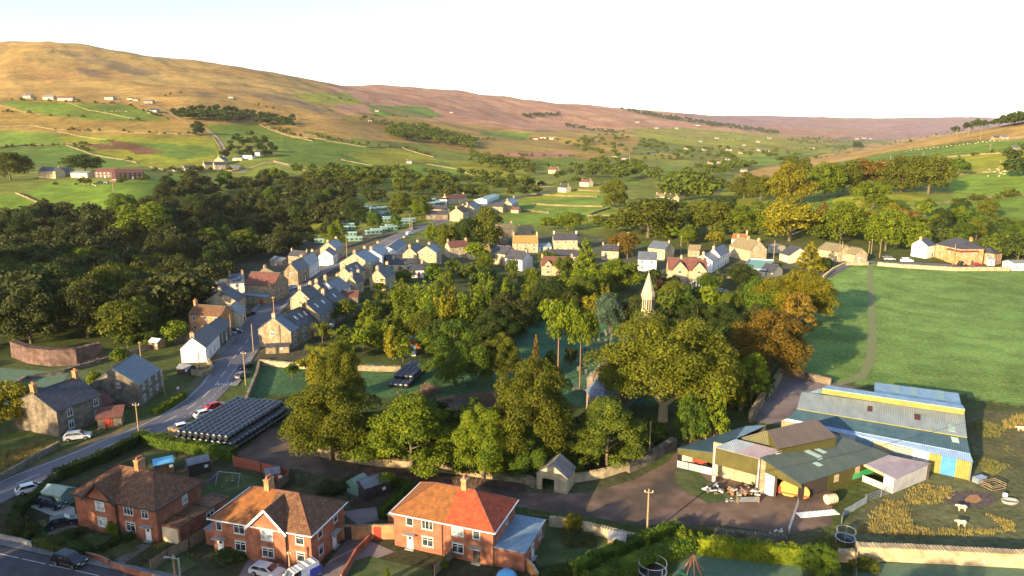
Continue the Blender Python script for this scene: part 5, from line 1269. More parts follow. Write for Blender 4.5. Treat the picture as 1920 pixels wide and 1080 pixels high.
 ('stone cottage half hidden behind the reddish brown tree', dict(u0=1128,v0=470,u1=1160,v1=471,h=4.4,W=7,rise=2.4,wall=SP,roof='slatedark')),
 ('stone barn right of the white house with ochre roof', dict(u0=1290,v0=468,u1=1312,v1=469,h=3.4,W=6,rise=2,wall=S,roof='stoneroof',ch=())),
 # beyond the village
 ('cream gabled house at the far end of the main road', dict(u0=868,v0=399,u1=880,v1=392,gu=843,h=6,rise=3,wall=SP,roof='rosytile')),
 ('taller cream gable behind the house at the road end', dict(u0=889,v0=391,u1=902,v1=383,gu=863,h=6,rise=3,wall=SP,roof='slatedark')),
 ('low slate roofed range left of the road end house', dict(u0=798,v0=402,u1=840,v1=403,W=7,h=3.4,rise=2,wall=SD_,roof='slatedark',ch=())),
 ('cottage with small lit dormer behind the slate range', dict(u0=806,v0=392,u1=836,v1=394,W=7,h=3.4,rise=2.2,wall=SP,roof='slatedark',ch=())),
 ('pale flat topped building behind the far caravans', dict(u0=817,v0=374,u1=838,v1=375,W=8,h=4,rise=1,wall='white',roof='slatedark',ch=())),
 ('long pinkish roofed house at the wood edge', dict(u0=840,v0=373,u1=876,v1=371,W=8,h=4.4,rise=2.6,wall=SP,roof='rosytile')),
 ('shed with shining white roof by the telegraph poles', dict(u0=913,v0=375,u1=936,v1=365,W=10,h=3.4,rise=1.4,wall='white',roof='cabroof',ch=(),name='shed',cat='shed')),
 ('stone gabled house at the corner of the green meadows', dict(u0=960,v0=383,u1=972,v1=376,gu=942,h=5.4,rise=3,wall=SP,roof='slate')),
 ('slate roofed wing left of the meadow corner house', dict(u0=924,v0=387,u1=943,v1=389,W=7,h=4,rise=2.4,wall=S,roof='slatedark',ch=())),
 ('little lit outhouse below the meadow corner house', dict(u0=958,v0=393,u1=972,v1=394,W=5,h=2.4,rise=1.6,wall=SP,roof='rosytile',ch=())),
 ('white gabled cottage beside the meadow lane', dict(u0=1046,v0=351,u1=1061,v1=352,W=7,h=4.6,rise=2.6,wall='cream',roof='slatedark')),
 ('white and red roofed cottage near the lime trees', dict(u0=1087,v0=341,u1=1103,v1=342,W=7,h=4.6,rise=2.6,wall='cream',roof='rosytile')),
 ('rosy stone house among the valley trees', dict(u0=1028,v0=318,u1=1042,v1=319,W=8,h=5,rise=3,wall=SP,roof='rosytile')),
 ('low cream farmhouse beside the big oak', dict(u0=1229,v0=368,u1=1246,v1=368,W=7,h=3.4,rise=2,wall='cream',roof='stoneroof')),
 ('small lit gable next to the low cream farmhouse', dict(u0=1252,v0=370,u1=1262,v1=371,W=6,h=3.6,rise=2.6,wall='cream',roof='slatedark')),
 ('tall dark slated house behind the small lit gable', dict(u0=1258,v0=358,u1=1272,v1=359,W=8,h=5.4,rise=3.4,wall=SD_,roof='slate')),
 ('pale stone farmhouse under the left hillside', dict(u0=71,v0=320,u1=103,v1=321,W=8,h=6,rise=3,wall=SP,roof='slatedark')),
 ('slate roofed wing joined to the hillside farmhouse', dict(u0=104,v0=321,u1=128,v1=321,W=7,h=4,rise=3,wall=S,roof='slatedark',ch=())),
 ('grey garage block with dark opening beside the farmhouse', dict(u0=132,v0=324,u1=163,v1=325,W=8,h=4,rise=1.4,wall='cream',roof='felt',ch=(),name='garage',cat='garage')),
 ('dark red barn with round roof on the hillside farm', dict(u0=177,v0=322,u1=214,v1=322,W=11,h=5,rise=2.6,wall='rosy',roof='rosytile',ch=(),name='barn',cat='barn')),
 ('longer dark red barn on the hillside farm', dict(u0=217,v0=325,u1=270,v1=326,W=11,h=5,rise=2.8,wall='rosy',roof='rosytile',ch=(),name='barn',cat='barn')),
 ('lit stone gable house at the foot of the hill road', dict(u0=418,v0=300,u1=428,v1=296,gu=402,h=6,rise=3.4,wall=SP,roof='slatedark')),
 ('stone house below the lit gable by the hill road', dict(u0=402,v0=309,u1=423,v1=308,W=8,h=5,rise=3,wall=SP,roof='slatedark')),
 ('small lit gable cottage left of the hill road houses', dict(u0=384,v0=309,u1=400,v1=309,W=8,h=4,rise=3,wall=SP,roof='slatedark')),
 ('grey roofed barn right of the hill road houses', dict(u0=426,v0=315,u1=447,v1=316,W=9,h=3,rise=2.4,wall=S,roof='slate',ch=(),name='barn',cat='barn')),
 ('dark roofed barn by the farm track on the slope', dict(u0=346,v0=315,u1=370,v1=316,W=9,h=3,rise=2.4,wall=SP,roof='slatedark',ch=(),name='barn',cat='barn')),
 ('low white cottage by the farm track on the slope', dict(u0=327,v0=317,u1=345,v1=318,W=7,h=2.6,rise=1.8,wall='cream',roof='stoneroof')),
 ('white hillside house in front of dark pines', dict(u0=455,v0=291,u1=472,v1=291,W=8,h=4.6,rise=2,wall='white',roof='slatedark')),
 ('taller white house beside the hillside pines', dict(u0=474,v0=286,u1=487,v1=286,W=8,h=5.4,rise=2,wall='white',roof='slatedark')),
 ('low cream garage left of the white hillside house', dict(u0=436,v0=297,u1=453,v1=297,W=6,h=2.6,rise=1.2,wall='cream',roof='felt',ch=(),name='garage',cat='garage')),
]
M['rosy'] = corrmat('red_cladding', (.06,.022,.018), (.09,.034,.026), .3)
for lb, kw in HV:
    kw = dict(kw); kw.setdefault('name', 'stone_cottage' if kw.get('wall') in (S, SD_, SP) else 'cottage' if 'white' in lb or 'cream' in lb else 'house')
    house(label=lb, **kw)
# distant farms and hamlets
FAR = [  # u, v of the eaves left end, width in px, wall, roof, label
 (43,184,22,'white','slate','tallest white farmhouse of the high farm row'),(80,187,28,'white','felt','long low white byre in the high farm row'),(108,189,40,'cream','rosytile','long red roofed barn in the high farm row'),
 (196,187,24,'cream','rosytile','pale barn between trees in the high farm row'),(238,187,14,'white','slatedark','white farmhouse near the top of the hill road'),(250,189,12,'cream','slatedark','cream wing beside the white hill road farmhouse'),
 (270,194,22,'stone','slate','grey roofed barn at the top of the hill road'),(276,212,26,'cream','slatedark','low farmstead in the bright fields by the hill road'),(428,184,12,'white','slate','lonely white cottage on the open moor'),
 (703,209,10,'white','slate','white farm high above the plantation'),(843,212,9,'white','slate','white farm beside one dark moor tree'),(762,306,14,'white','slate','small white hut in the sunny rough pasture'),
 (690,228,10,'cream','slatedark','tiny croft among the upper plantation trees'),(999,262,14,'cream','rosytile','left barn of the rosy farm across the valley'),(1012,260,16,'cream','rosytile','main house of the rosy farm across the valley'),(1030,262,20,'cream','stoneroof','long shed of the rosy farm across the valley'),
 (1148,296,16,'cream','rosytile','tall rosy gable farmhouse in the valley trees'),(1166,299,14,'cream','slatedark','middle wing of the rosy gable farm'),(1181,300,12,'white','rosytile','end wing of the rosy gable farm'),
 (1328,308,12,'cream','rosytile','left house of the sunlit hamlet on the valley floor'),(1342,306,14,'cream','slatedark','middle house of the sunlit hamlet on the valley floor'),(1358,311,12,'white','slate','right house of the sunlit hamlet on the valley floor'),
 (1384,309,14,'cream','slatedark','barn at the foot of the tan slope'),(1391,323,16,'cream','stoneroof','lower barn at the foot of the tan slope'),(1361,301,10,'white','slate','white cottage above the sunlit hamlet'),
 (1284,280,11,'white','slate','white cottage in the left of the far village'),(1318,282,12,'white','slate','white house in the middle of the far village'),(1362,283,14,'white','slatedark','wide white house of the far village'),(1386,288,10,'white','rosytile','white house below the far village'),(1421,283,14,'white','slate','white house right of the far village'),(1436,284,10,'cream','slate','cream house right of the far village'),
 (1266,241,8,'cream','slatedark','left cottage of the moor edge farms'),(1228,241,9,'white','slate','white farm in the green moor edge field'),(1192,230,10,'white','slate','highest white farm below the ridge forest'),(1305,236,10,'white','slate','white farm under the ridge forest'),
 (1341,260,10,'white','slatedark','pale farm right of the round trees'),(1440,260,9,'cream','rosytile','rosy croft in the far pasture'),(1419,267,9,'white','slate','white croft behind a tree in the far pasture'),(1392,273,8,'white','slate','tiny white barn in the far pasture'),(1311,266,8,'cream','slate','small cream barn in the far pasture'),
 (1604,261,12,'white','rosytile','first house of the farthest hamlet'),(1618,260,10,'cream','rosytile','second house of the farthest hamlet'),(1628,261,9,'white','slate','third house of the farthest hamlet'),(1520,279,10,'white','slate','white farm beneath the right hand slope'),
 (1880,261,16,'stone','slate','grey barn on the crest of the right hillside'),(1864,262,9,'stone','slatedark','small stone barn on the crest of the right hillside'),(1898,282,18,'stone','slate','blue grey roofed barn by the wood at the right edge'),
]
for u, v, wp, wl, rf, lb in FAR:
    wl = 'farmwall' if wl in ('white', 'cream') else wl
    p = at(u, v); Lr = max(6, wp * mpp(p) * .72); hh = max(2.6, min(5, Lr * .28))
    house(u, v, u + wp, v + .2, h=hh, hd=rnd.uniform(-8, 8), L_=Lr, W=min(10, Lr * .6 + 2), rise=hh * .6, wall=wl, roof=rf, label=lb, name='farmhouse', base=True, ch=(0,) if 'barn' not in lb else (), win='auto' if wp > 13 else None)
# twin gabled house and dormer cottage: front gables on a main range
def gabled_front(lb, u0, v0, u1, v1, h, W, rise, wall, roof, gr_, extra_h=0, roof2=None, chs=(.35,.9)):
    e, LL, W, rf = house(u0, v0, u1, v1, h=h, W=W, rise=rise, wall=wall, roof=roof, label=lb, ch=chs, win=None, near=True)
    for x0, x1, pj, hh in gr_:
        x0 *= LL; x1 *= LL; xm = (x0 + x1) / 2; hw = (x1 - x0) / 2; g = hw * 1.15
        m = MB(); m.prism([(x0, -pj, -.5), (x1, -pj, -.5), (x1, -pj, hh), (xm, -pj, hh + g), (x0, -pj, hh)], (0, pj + .02, 0)); m.build('gable_bay', M[wall], e)
        m = MB(); yb = min(W / 2, (hh + g - h) / rise * W / 2)
        for s in (-1, 1):
            a, b, c, d = Vector((xm + s * (hw + .3), -pj - .25, hh - .3 * 1.15 + .1)), Vector((xm, -pj - .25, hh + g + .1)), Vector((xm, yb, hh + g + .1)), Vector((xm + s * (hw + .3), max(0, (hh - h) / rise * W / 2), hh - .345 + .1))
            P = [a, b, c, d] + [v - Vector((0, 0, .14)) for v in (a, b, c, d)]; m.add(P, [(0,1,2,3),(7,6,5,4),(0,4,5,1),(1,5,6,2),(2,6,7,3),(3,7,4,0)])
        m.build('roof', M[roof2 or roof], e)
        for z in ((.9, hh - 1.3) if hh > 4 else (hh - .9,)):
            wn = window(e, LL, W, 'F', xm, z, min(1.4, hw), 1.3, 1); wn.location.y -= pj
    return e, LL, W
e, LL, W = gabled_front('pale house with twin front gables and red brown roof behind the spire', 1253, 505, 1326, 505, 6.4, 8, 4, 'stonepale', 'rosytile', [(.1,.5,.6,6.3),(.6,.98,.6,6.3)], roof2='slatedark')
m = MB(); m.lathe([(0, 4.0), (.3, 3.6), (2.0, 2.7), (2.1, 2.6)], 10, (LL * .74, -2.2, 0), False); cs = m.build('conservatory_roof', M['felt'], e)
m = MB()
for k in range(10):
    a = k * math.pi / 5; m.bar((LL * .74 + 1.9 * math.cos(a), -2.2 + 1.9 * math.sin(a), 0), (LL * .74 + 1.9 * math.cos(a), -2.2 + 1.9 * math.sin(a), 2.65), .14, .14)
m.build('conservatory_frame', M['pvc'], e)
m = MB(); m.lathe([(1.85, 0), (1.85, 2.6)], 10, (LL * .74, -2.2, 0), False); m.build('conservatory_glass', M['glass'], e)
e, LL, W = gabled_front('cream cottage with rosy roof and pointed dormers', 1015.5, 498, 1075, 499, 4.2, 7, 3.2, 'stonepale', 'rosytile', [(.08,.32,.15,4.6),(.6,.86,2.6,4.6)], chs=(0, 1))

# stone hut with open front by the track
p0 = at(1011, 895, 2.2); e = empty('stone_hut', at(1006, 916), math.radians(-22), 'small lit stone hut with open front and striped tin roof by the track', 'hut')
M['tin'] = corrmat('striped_tin', (.12,.11,.13), (.3,.27,.25), .5, 'Y', .6)
m = MB(); W_, D_ = 5.2, 4.2
m.add([(0,0,-.3),(.9,0,-.3),(.9,0,2.1),(3.0,0,2.1),(3.0,0,-.3),(W_,0,-.3),(W_,0,2.9),(W_/2,0,4.6),(0,0,2.9)], [(0,1,2,8),(2,3,6,7,8),(3,4,5,6)])
m.add([(W_,0,-.3),(W_,D_,-.3),(W_,D_,2.9),(W_,0,2.9),(0,D_,-.3),(0,0,-.3),(0,0,2.9),(0,D_,2.9),(W_/2,D_,4.6)], [(0,1,2,3),(4,5,6,7),(1,4,7,8,2)])
m.add([(.9,0,-.3),(.9,.4,-.3),(.9,.4,2.1),(.9,0,2.1),(3,.4,-.3),(3,0,-.3),(3,0,2.1),(3,.4,2.1)], [(0,1,2,3),(4,5,6,7),(3,2,7,6)])
m.add([(0,.4,-.1),(W_,.4,-.1),(W_,D_,-.1),(0,D_,-.1)], [(0,1,2,3)])
m.build('wall', M['stonepale'], e)
m = MB(); roof_slab(m, (-.2,-.15,2.75),(-.2,D_+.2,2.75),(W_/2,D_+.2,4.75),(W_/2,-.15,4.75),.08); roof_slab(m, (W_+.2,-.15,2.75),(W_+.2,D_+.2,2.75),(W_/2,D_+.2,4.75),(W_/2,-.15,4.75),.08); m.build('roof', M['tin'], e)

# church: spire, nave, polygonal east end
ch_at = at(1118, 790); e = empty('church', ch_at, math.radians(62), 'stone church with slated east end and pale octagonal spire among the trees', 'church')
M['spire'] = mat('spire_stone', (.52,.42,.27), (.40,.31,.19), 1.0, .85, bump=.03); M['pale_slate'] = tilemat('church_slate', (.13,.15,.2), (.18,.2,.26), rough=.4, spec=.6)  # church roofs get a paler slate than the houses
tp = at(1213, 588, 12); LN = 32
dvec = Vector((tp.x - ch_at.x, tp.y - ch_at.y, 0)); LN = dvec.length; e.rotation_euler = (0, 0, math.atan2(dvec.y, dvec.x) ); 
m = MB(); gable_body(LN - 8, 9, 6.0, 5.5)
g = gable_body(LN - 8, 9, 6.0, 5.5); wv = MB(); wv.add([(x + 8, y - 4.5, z) for x, y, z in g.v], g.f); wv.build('wall', M['stonedark'], e)
g = gable_roof(LN - 8, 9, 6.0, 5.5, og=.1); wv = MB(); wv.add([(x + 8, y - 4.5, z) for x, y, z in g.v], g.f); wv.build('roof', M['pale_slate'], e)
pl = [(8, -3.2), (3.5, -3.2), (.6, -1.4), (.6, 1.4), (3.5, 3.2), (8, 3.2)]; m = MB()
m.add([(x, y, -.5) for x, y in pl] + [(x, y, 5) for x, y in pl], [(i, i + 1, i + 7, i + 6) for i in range(5)]); m.build('apse', M['stone'], e)
m = MB(); pr = [(x * 1.0 - .25, y * 1.1, 5.0) for x, y in pl]; m.add(pr + [(4, 0, 9.0), (8, 0, 9.0)], [(0,1,6,7),(1,2,6),(2,3,6),(3,4,6),(4,5,7,6)]); m.build('apse_roof', M['pale_slate'], e)
m = MB()
for (xa, ya), (xb, yb) in ((pl[1], pl[2]), (pl[2], pl[3]), (pl[3], pl[4])):
    cx, cy = (xa + xb) / 2, (ya + yb) / 2; a = Vector((xb - xa, yb - ya, 0)).normalized(); n = Vector((-a.y, a.x, 0)); n = n if n.x < 0 or (abs(n.x) < .1) else -n
    n = Vector((cx - 4, cy, 0)).normalized(); o_ = Vector((cx, cy, 0)); obox(m, o_, a, n, -.25, 1.8, 0, .25, 4.2, .04)
m.build('lancet_window', M['glass'], e)
cx = LN + .5; m = MB(); m.box(cx - 1.9, -1.9, -.5, cx + 1.9, 1.9, 12); m.build('tower', M['stone'], e)
hs = 15.2; m = MB(); m.lathe([(1.65, 11.9), (1.65, 16.4), (1.85, 16.6), (1.85, 16.8), (.1, 22.6), (0, 22.6)], 8, (cx, 0, 0), False); st = m.build('spire', M['spire'], e)
m = MB()
for k in range(8):
    a = math.pi / 8 + k * math.pi / 4; n = Vector((math.cos(a), math.sin(a), 0)); t = Vector((-n.y, n.x, 0)); o_ = Vector((cx, 0, 0)) + n * (1.65 * math.cos(math.pi / 8))
    for s in (-.28, .28): obox(m, o_, t, n, s - .15, 13.2, 0, s + .15, 15.9, .04); 
m.build('belfry_opening', M['black'], st)
m = MB(); m.tube((cx, 0, 22.4), (cx, 0, 24.4), .06, n=6); m.box(cx - .4, -.04, 23.7, cx + .4, .04, 23.82); m.box(cx - .25, -.03, 24.4, cx + .35, .03, 24.8); m.build('weather_vane', M['metal'], st)
m = MB(); m.box(8.1, -.1, 11.6, 8.3, .1, 12.7); m.box(8.1, -.38, 12.1, 8.3, .38, 12.3); m.build('gable_cross', M['spire'], e)
# ------------------------------------------------------------------ roads, tracks, yards
M['asphalt'] = mat('asphalt', (.075,.07,.085), (.105,.10,.12), .5, .8, c3=(.13,.12,.135), s3=.08, spec=.35)
M['asphalt2'] = mat('side_street_asphalt', (.06,.05,.055), (.085,.075,.08), .6, .85)
M['paving'] = mat('pavement', (.15,.14,.145), (.2,.19,.19), 1.2, .9)
M['dirt'] = mat('dirt_track', (.12,.072,.052), (.18,.12,.09), .35, .95, bump=.05, c3=(.065,.05,.04), s3=.12)
M['yard'] = mat('yard_concrete', (.17,.13,.13), (.25,.20,.19), .3, .9, c3=(.12,.09,.09), s3=.15)
M['marking'] = mat('road_paint', (.7,.7,.68), (.5,.5,.5), 3, .7)
M['grass_rough'] = mat('rough_grass', (.06,.065,.025), (.11,.095,.04), 1.2, .95, bump=.08, c3=(.14,.10,.04), s3=.25)
M['lawn'] = mat('lawn', (.035,.06,.015), (.055,.08,.02), 1.5, .95, bump=.03, c3=(.09,.10,.035), s3=.3)
M['frostlawn'] = mat('frosted_lawn', (.07,.13,.075), (.10,.15,.10), 1.2, .95, bump=.03)
M['hilltrack'] = mat('hill_track', (.28,.22,.13), (.19,.16,.08), .1, .95)
RC = [(-60,952),(0,922),(60,895),(117,873),(171,851),(218,830),(256,815.6),(298,796.6),(328,781.5),(353,766),(373,752),(391,735),(406,720),(415,706),(424,694),(432,679),(441,667),(450,655),(463,640),(478,616),(492,593),(506,577),(520,563),(539,546),(563,531),(587,517),(612,505),(645,492),(675,480),(702,467),(722,457),(742,446),(765,436),(800,424),(830,415),(856,409)]
road_line = smooth_line([at(*p) for p in RC], 8)
i0 = min(range(len(road_line)), key=lambda i: abs(road_line[i].y - 265))
ribbon('main_road', road_line, -3.7, 3.7, M['asphalt'], .05)
ribbon('verge', road_line, 3.7, 6.0, M['grass_rough'], .022)
ribbon('pavement', road_line[len(road_line)//3:], -5.2, -3.72, M['paving'], .14)
ribbon('pavement', road_line[len(road_line)//2 - 10:], 3.72, 5.4, M['paving'], .14)
mk = empty('road_markings', (0, 0, 0)); tag(mk, kind='structure')
dashes('centre_line', road_line[:150], -.07, .07, 4, 3.2, M['marking'], .06, mk)
dashes('edge_line', road_line[:110], 3.05, 3.17, 1, 0, M['marking'], .062, mk)
dashes('parking_line', road_line[60:120], -2.1, -2.0, .9, .9, M['marking'], .064, mk)
# SLOW painted on the lane, read by drivers coming towards the viewer
def text_at(body, p, hx, size, name, m_, parent=None, z=.07, stretch=1.0):
    cu = bpy.data.curves.new(name, 'FONT'); cu.body = body; cu.size = size; cu.align_x = 'CENTER'; cu.align_y = 'CENTER'
    o = bpy.data.objects.new(name, cu); col.objects.link(o); me = bpy.data.meshes.new_from_object(o.evaluated_get(bpy.context.evaluated_depsgraph_get()))
    bpy.data.objects.remove(o); me.materials.append(m_); o = bpy.data.objects.new(name, me); col.objects.link(o)
    o.location = (p.x, p.y, p.z + z); o.rotation_euler = (0, 0, hx); o.scale = (1, stretch, 1)
    if parent: o.parent = parent
    return o
ps = at(423, 720); k = min(range(len(road_line)), key=lambda i: (road_line[i] - ps).length); dr = (road_line[k + 2] - road_line[k - 2]).normalized()
text_at('SLOW', ps, math.atan2(dr.y, dr.x) + math.pi / 2, 1.5, 'slow_lettering', M['marking'], mk, .08, 1.8)
# side street at the bottom left
SS = [at(-220, 960), at(0, 1042), at(160, 1080)]
d = (at(300, 1112) - at(0, 1045)).normalized(); a0 = at(0, 1052); st = [a0 + d * t for t in range(-60, 70, 3)]
ribbon('side_street', st, -3.4, 2.7, M['asphalt2'], .05); ribbon('pavement', st, 2.72, 4.2, M['paving'], .14)
dashes('side_street_line', st, 1.15, 1.25, 2, .3, M['marking'], .064, mk)
TC = [(505,835),(540,852),(585,872),(650,888),(760,898),(880,912),(985,938),(1080,945),(1180,930),(1250,895),(1300,850)]
tl = smooth_line([at(*p) for p in TC], 5)
ribbon('track', tl, -2.3, 2.3, M['dirt'], .03)
drape('track_end', [(430,850),(470,835),(500,800),(560,812),(600,858),(560,880),(470,872)], M['dirt'], .02)
drape('farm_yard', [(985,925),(1100,925),(1190,900),(1255,865),(1290,815),(1420,800),(1500,850),(1560,920),(1560,985),(1480,1002),(1350,985),(1200,985),(1080,965),(990,955)], M['dirt'], .024)
drape('farm_yard', [(1462,705),(1560,716),(1640,735),(1500,800),(1440,795),(1405,790)], M['yard'], .03)
drape('grass_patch', [(1265,885),(1300,880),(1345,915),(1420,930),(1330,945),(1268,912)], M['lawn'], .04)
drape('field_track', [(1626,500),(1636,498),(1640,560),(1644,640),(1642,680),(1622,710),(1572,724),(1568,718),(1612,698),(1624,670),(1628,600)], mat('worn_track', (.13,.175,.05), (.18,.16,.085), .6, .95), .04)
drape('driveway', [(55,950),(100,938),(140,952),(142,975),(100,968)], M['concrete'], .03)
drape('driveway', [(75,1008),(130,975),(146,988),(110,1018)], M['yard'], .03)
drape('driveway', [(215,1050),(266,1020),(284,1022),(232,1058)], M['yard'], .03)
drape('driveway', [(590,1085),(660,1000),(740,1035),(700,1050),(640,1100)], M['yard'], .03)
drape('driveway', [(440,1095),(470,1040),(600,1050),(620,1095)], M['yard'], .038)
drape('lawn', [(665,1052),(690,1043),(812,1070),(800,1110),(640,1100)], M['lawn'], .046); drape('lawn', [(60,980),(100,972),(130,975),(70,1005),(30,990)], M['lawn'], .046)
drape('lawn', [(266,1062),(300,1040),(345,1040),(370,1060),(320,1085)], M['lawn'], .046); drape('lawn', [(130,1010),(170,1000),(265,1030),(220,1045)], M['lawn'], .046)
drape('lawn', [(390,905),(440,885),(520,905),(480,935),(400,950),(375,930)], M['lawn'], .046); drape('lawn', [(270,850),(330,845),(330,870),(280,880)], M['lawn'], .046)
drape('lawn', [(1003,985),(1040,978),(1200,1000),(1090,1050),(1010,1065),(998,1040)], M['lawn'], .046)
drape('lawn', [(1300,1040),(1500,1050),(1510,1100),(1250,1100),(1270,1060)], M['frostlawn'], .046); drape('lawn', [(1600,1055),(1960,1062),(1960,1110),(1600,1110)], M['frostlawn'], .046)
drape('lawn', [(0,690),(130,700),(110,730),(40,760),(0,775)], M['frostlawn'], .046); drape('patio', [(640,960),(705,950),(710,975),(672,985)], M['yard'], .035)
# scorched bonfire circle
drape('bonfire_scar', [(1770,935),(1785,923),(1820,920),(1860,926),(1872,938),(1850,950),(1810,952),(1782,946)], mat('ash', (.05,.035,.035), (.12,.09,.08), 2, .95), .05)
drape('bonfire_scar', [(1808,938),(1818,929),(1832,928),(1842,938),(1830,944),(1812,943)], mat('rust_ash', (.40,.2,.07), (.26,.12,.06), 3, .95), .06)
# hill roads
def hill(pts, w, m_, name='hill_road'): return ribbon(name, smooth_line([at(*p) for p in pts], 6), -w / 2, w / 2, m_, .15)
hill([(428,292),(420,280),(412,266),(402,254),(388,244),(372,240),(350,230),(335,222),(318,212),(296,202),(262,196)], 5, M['hilltrack'])
hill([(452,322),(500,305),(540,312),(585,325),(620,333)], 5, M['hilltrack']); hill([(290,322),(340,321),(390,322),(460,324)], 5, M['hilltrack'])
hill([(870,398),(930,380),(985,368),(1030,360),(1060,358)], 6, M['asphalt'], 'valley_road')
hill([(1543,520),(1570,505),(1600,494),(1640,492),(1700,494),(1800,499),(1900,505)], 5, M['asphalt'], 'farm_lane')
hill([(1190,290),(1230,287),(1260,283)], 6, M['paving'], 'valley_road')

# ------------------------------------------------------------------ walls and hedges
WL = [  # points, height, thickness, material, label
 ([(590,852),(640,862),(700,872),(770,878),(830,884),(900,894),(985,905),(1004,915)],1.3,.7,'stone','long drystone wall between the track and the trees'),
 ([(1062,905),(1090,902),(1130,895),(1178,880)],1.3,.6,'stonepale','sunlit wall right of the little stone hut'),
 ([(1176,885),(1215,868),(1264,838)],1.7,1.0,'stonedark','banked wall curving up to the barn'),
 ([(1030,985),(1080,992),(1120,1002),(1200,1022)],1.3,.6,'stonepale','garden end wall behind the small yellow tree'),
 ([(1340,1005),(1400,1010),(1475,1018)],.9,.7,'stonedark','low tumbled wall below the farm yard'),
 ([(1604,1046),(1700,1050),(1800,1055),(1930,1062)],1.9,1.1,'stonepale','golden overgrown wall along the sheep paddock'),
 ([(318,815),(360,824),(400,834),(437,848)],1.5,.6,'stone','stone wall in front of the black bale stack'),
 ([(-5,905),(40,880),(75,858),(112,838)],1.0,.5,'stonedark','roadside wall in front of the golden tree'),
 ([(28,668),(60,680),(100,685),(145,683),(190,672)],4.2,1.4,'rosystone_shaded','tall curved wall at the edge of the dark wood'),
 ([(462,755),(470,735),(482,705),(487,682)],1.1,.5,'stonedark','wall between the main road and the green paddock'),
 ([(488,684),(530,688),(585,692)],1.3,.6,'stonepale','paddock wall below the terrace gardens'),
 ([(672,694),(710,696),(752,696)],1.3,.6,'stone','paddock wall left of the small bale stack'),
 ([(345,700),(380,706),(400,698),(390,680)],1.2,.5,'stone','curved wall below the white gabled cottage'),
 ([(1407,793),(1425,762),(1446,735),(1464,708)],2.2,.8,'stone','high wall between the barn yard and the dark trees'),
 ([(1388,770),(1410,740),(1432,712)],1.6,.7,'stonedark','inner wall left of the barn yard wall'),
 ([(1466,704),(1510,710),(1558,722)],1.6,.7,'stonedark','wall at the top of the barn yard'),
 ([(1543,524),(1562,508),(1585,498),(1628,497)],1.3,.5,'stonepale','lit meadow wall left of the field gate'),
 ([(1645,498),(1690,502),(1790,508),(1893,508)],1.5,.6,'stonepale','lit meadow wall in front of the vans and apartments'),
 ([(640,635),(700,640),(760,645)],1.1,.4,'stonepale','pale garden wall below the terrace gardens'),
 ([(600,627),(640,632)],1.1,.4,'stone','short wall by the white garden room'),
 ([(0,740),(50,712),(120,700),(230,668),(300,650)],.9,.5,'stonedark','low wall curving behind the dark stone cottages'),
 ([(1215,520),(1260,522)],2.0,.5,'stonedark','wall under the blue roofed white house'),
 ([(1330,520),(1400,522),(1450,518)],1.6,.6,'stone','rosy walled garden below the mint roofed yard'),
]
for i, (p, h, t, m_, lb) in enumerate(WL): wall_line(p, h, t, m_, lb, seed=i)
M['fieldstone'] = mat('field_stone', (.22,.17,.09), (.11,.09,.045), .15, .9)
FWL = [[(127,193),(167,207),(197,212),(250,223)],[(0,198),(43,210),(87,217)],[(97,243),(233,248),(300,251),(367,253)],[(107,247),(173,260),(200,263)],[(120,271),(173,290),(233,300),(257,306)],
 [(0,278),(50,272),(120,270),(187,270)],[(30,363),(83,387),(143,413)],[(487,234),(533,253),(587,265)],[(513,303),(550,312),(580,323)],[(280,313),(307,319)],[(500,237),(543,255),(613,263)],
 [(613,265),(687,277),(753,277),(813,295)],[(800,308),(853,317),(885,328)],[(1000,383),(1067,387),(1130,388)],[(997,365),(1060,368),(1120,370)],[(1077,357),(1130,360)],[(1101,405),(1120,398),(1144,391)],[(1101,406),(1145,405)],
 [(1786,330),(1840,324),(1900,321)],[(1725,302),(1780,295),(1839,290),(1920,283)],[(1642,402),(1694,394),(1744,387),(1789,379),(1850,372),(1920,366)],[(1511,326),(1580,316),(1664,305)],[(965,360),(1000,352),(1040,350)],
 [(1180,290),(1230,286),(1290,297)],[(1455,300),(1540,288),(1630,271)],[(640,300),(700,312),(760,312)],[(0,238),(60,236),(100,243)],[(940,398),(990,396),(1030,400)],[(1200,330),(1260,326)],[(400,258),(412,275),(418,292)]]
FN = ['under the highest farms','at the upper left pasture edge','dividing the mid slope pastures, dark in shadow','zigzagging down the left slope','shining bright across the left pasture','at the foot of the left slope','leading down from the hillside farm to the wood',
 'right of the hillside plantation','beside the lane above the wood','by the dark roofed barn','winding past the plantation end','running along the sunny rough pasture','ending above the valley trees','between the two bright meadows','across the upper meadow','at the top of the bright meadows',
 'climbing diagonally beside the lone oak','level beside the lone oak','past the end of the beech line','on the far right hillside','climbing diagonally from the village trees to the right edge','above the beech line','beside the valley lane','in the valley behind the spire village',
 'along the tan ridge','below the sunlit rough pasture','at the left photo edge high up','under the meadow corner house','by the blue green valley field','beside the hill road']
for p, t in zip(FWL, FN): wall_line(p, 1.2, .8, 'fieldstone', 'pale field wall ' + t, group='field walls', name='field_wall', rough=.15)
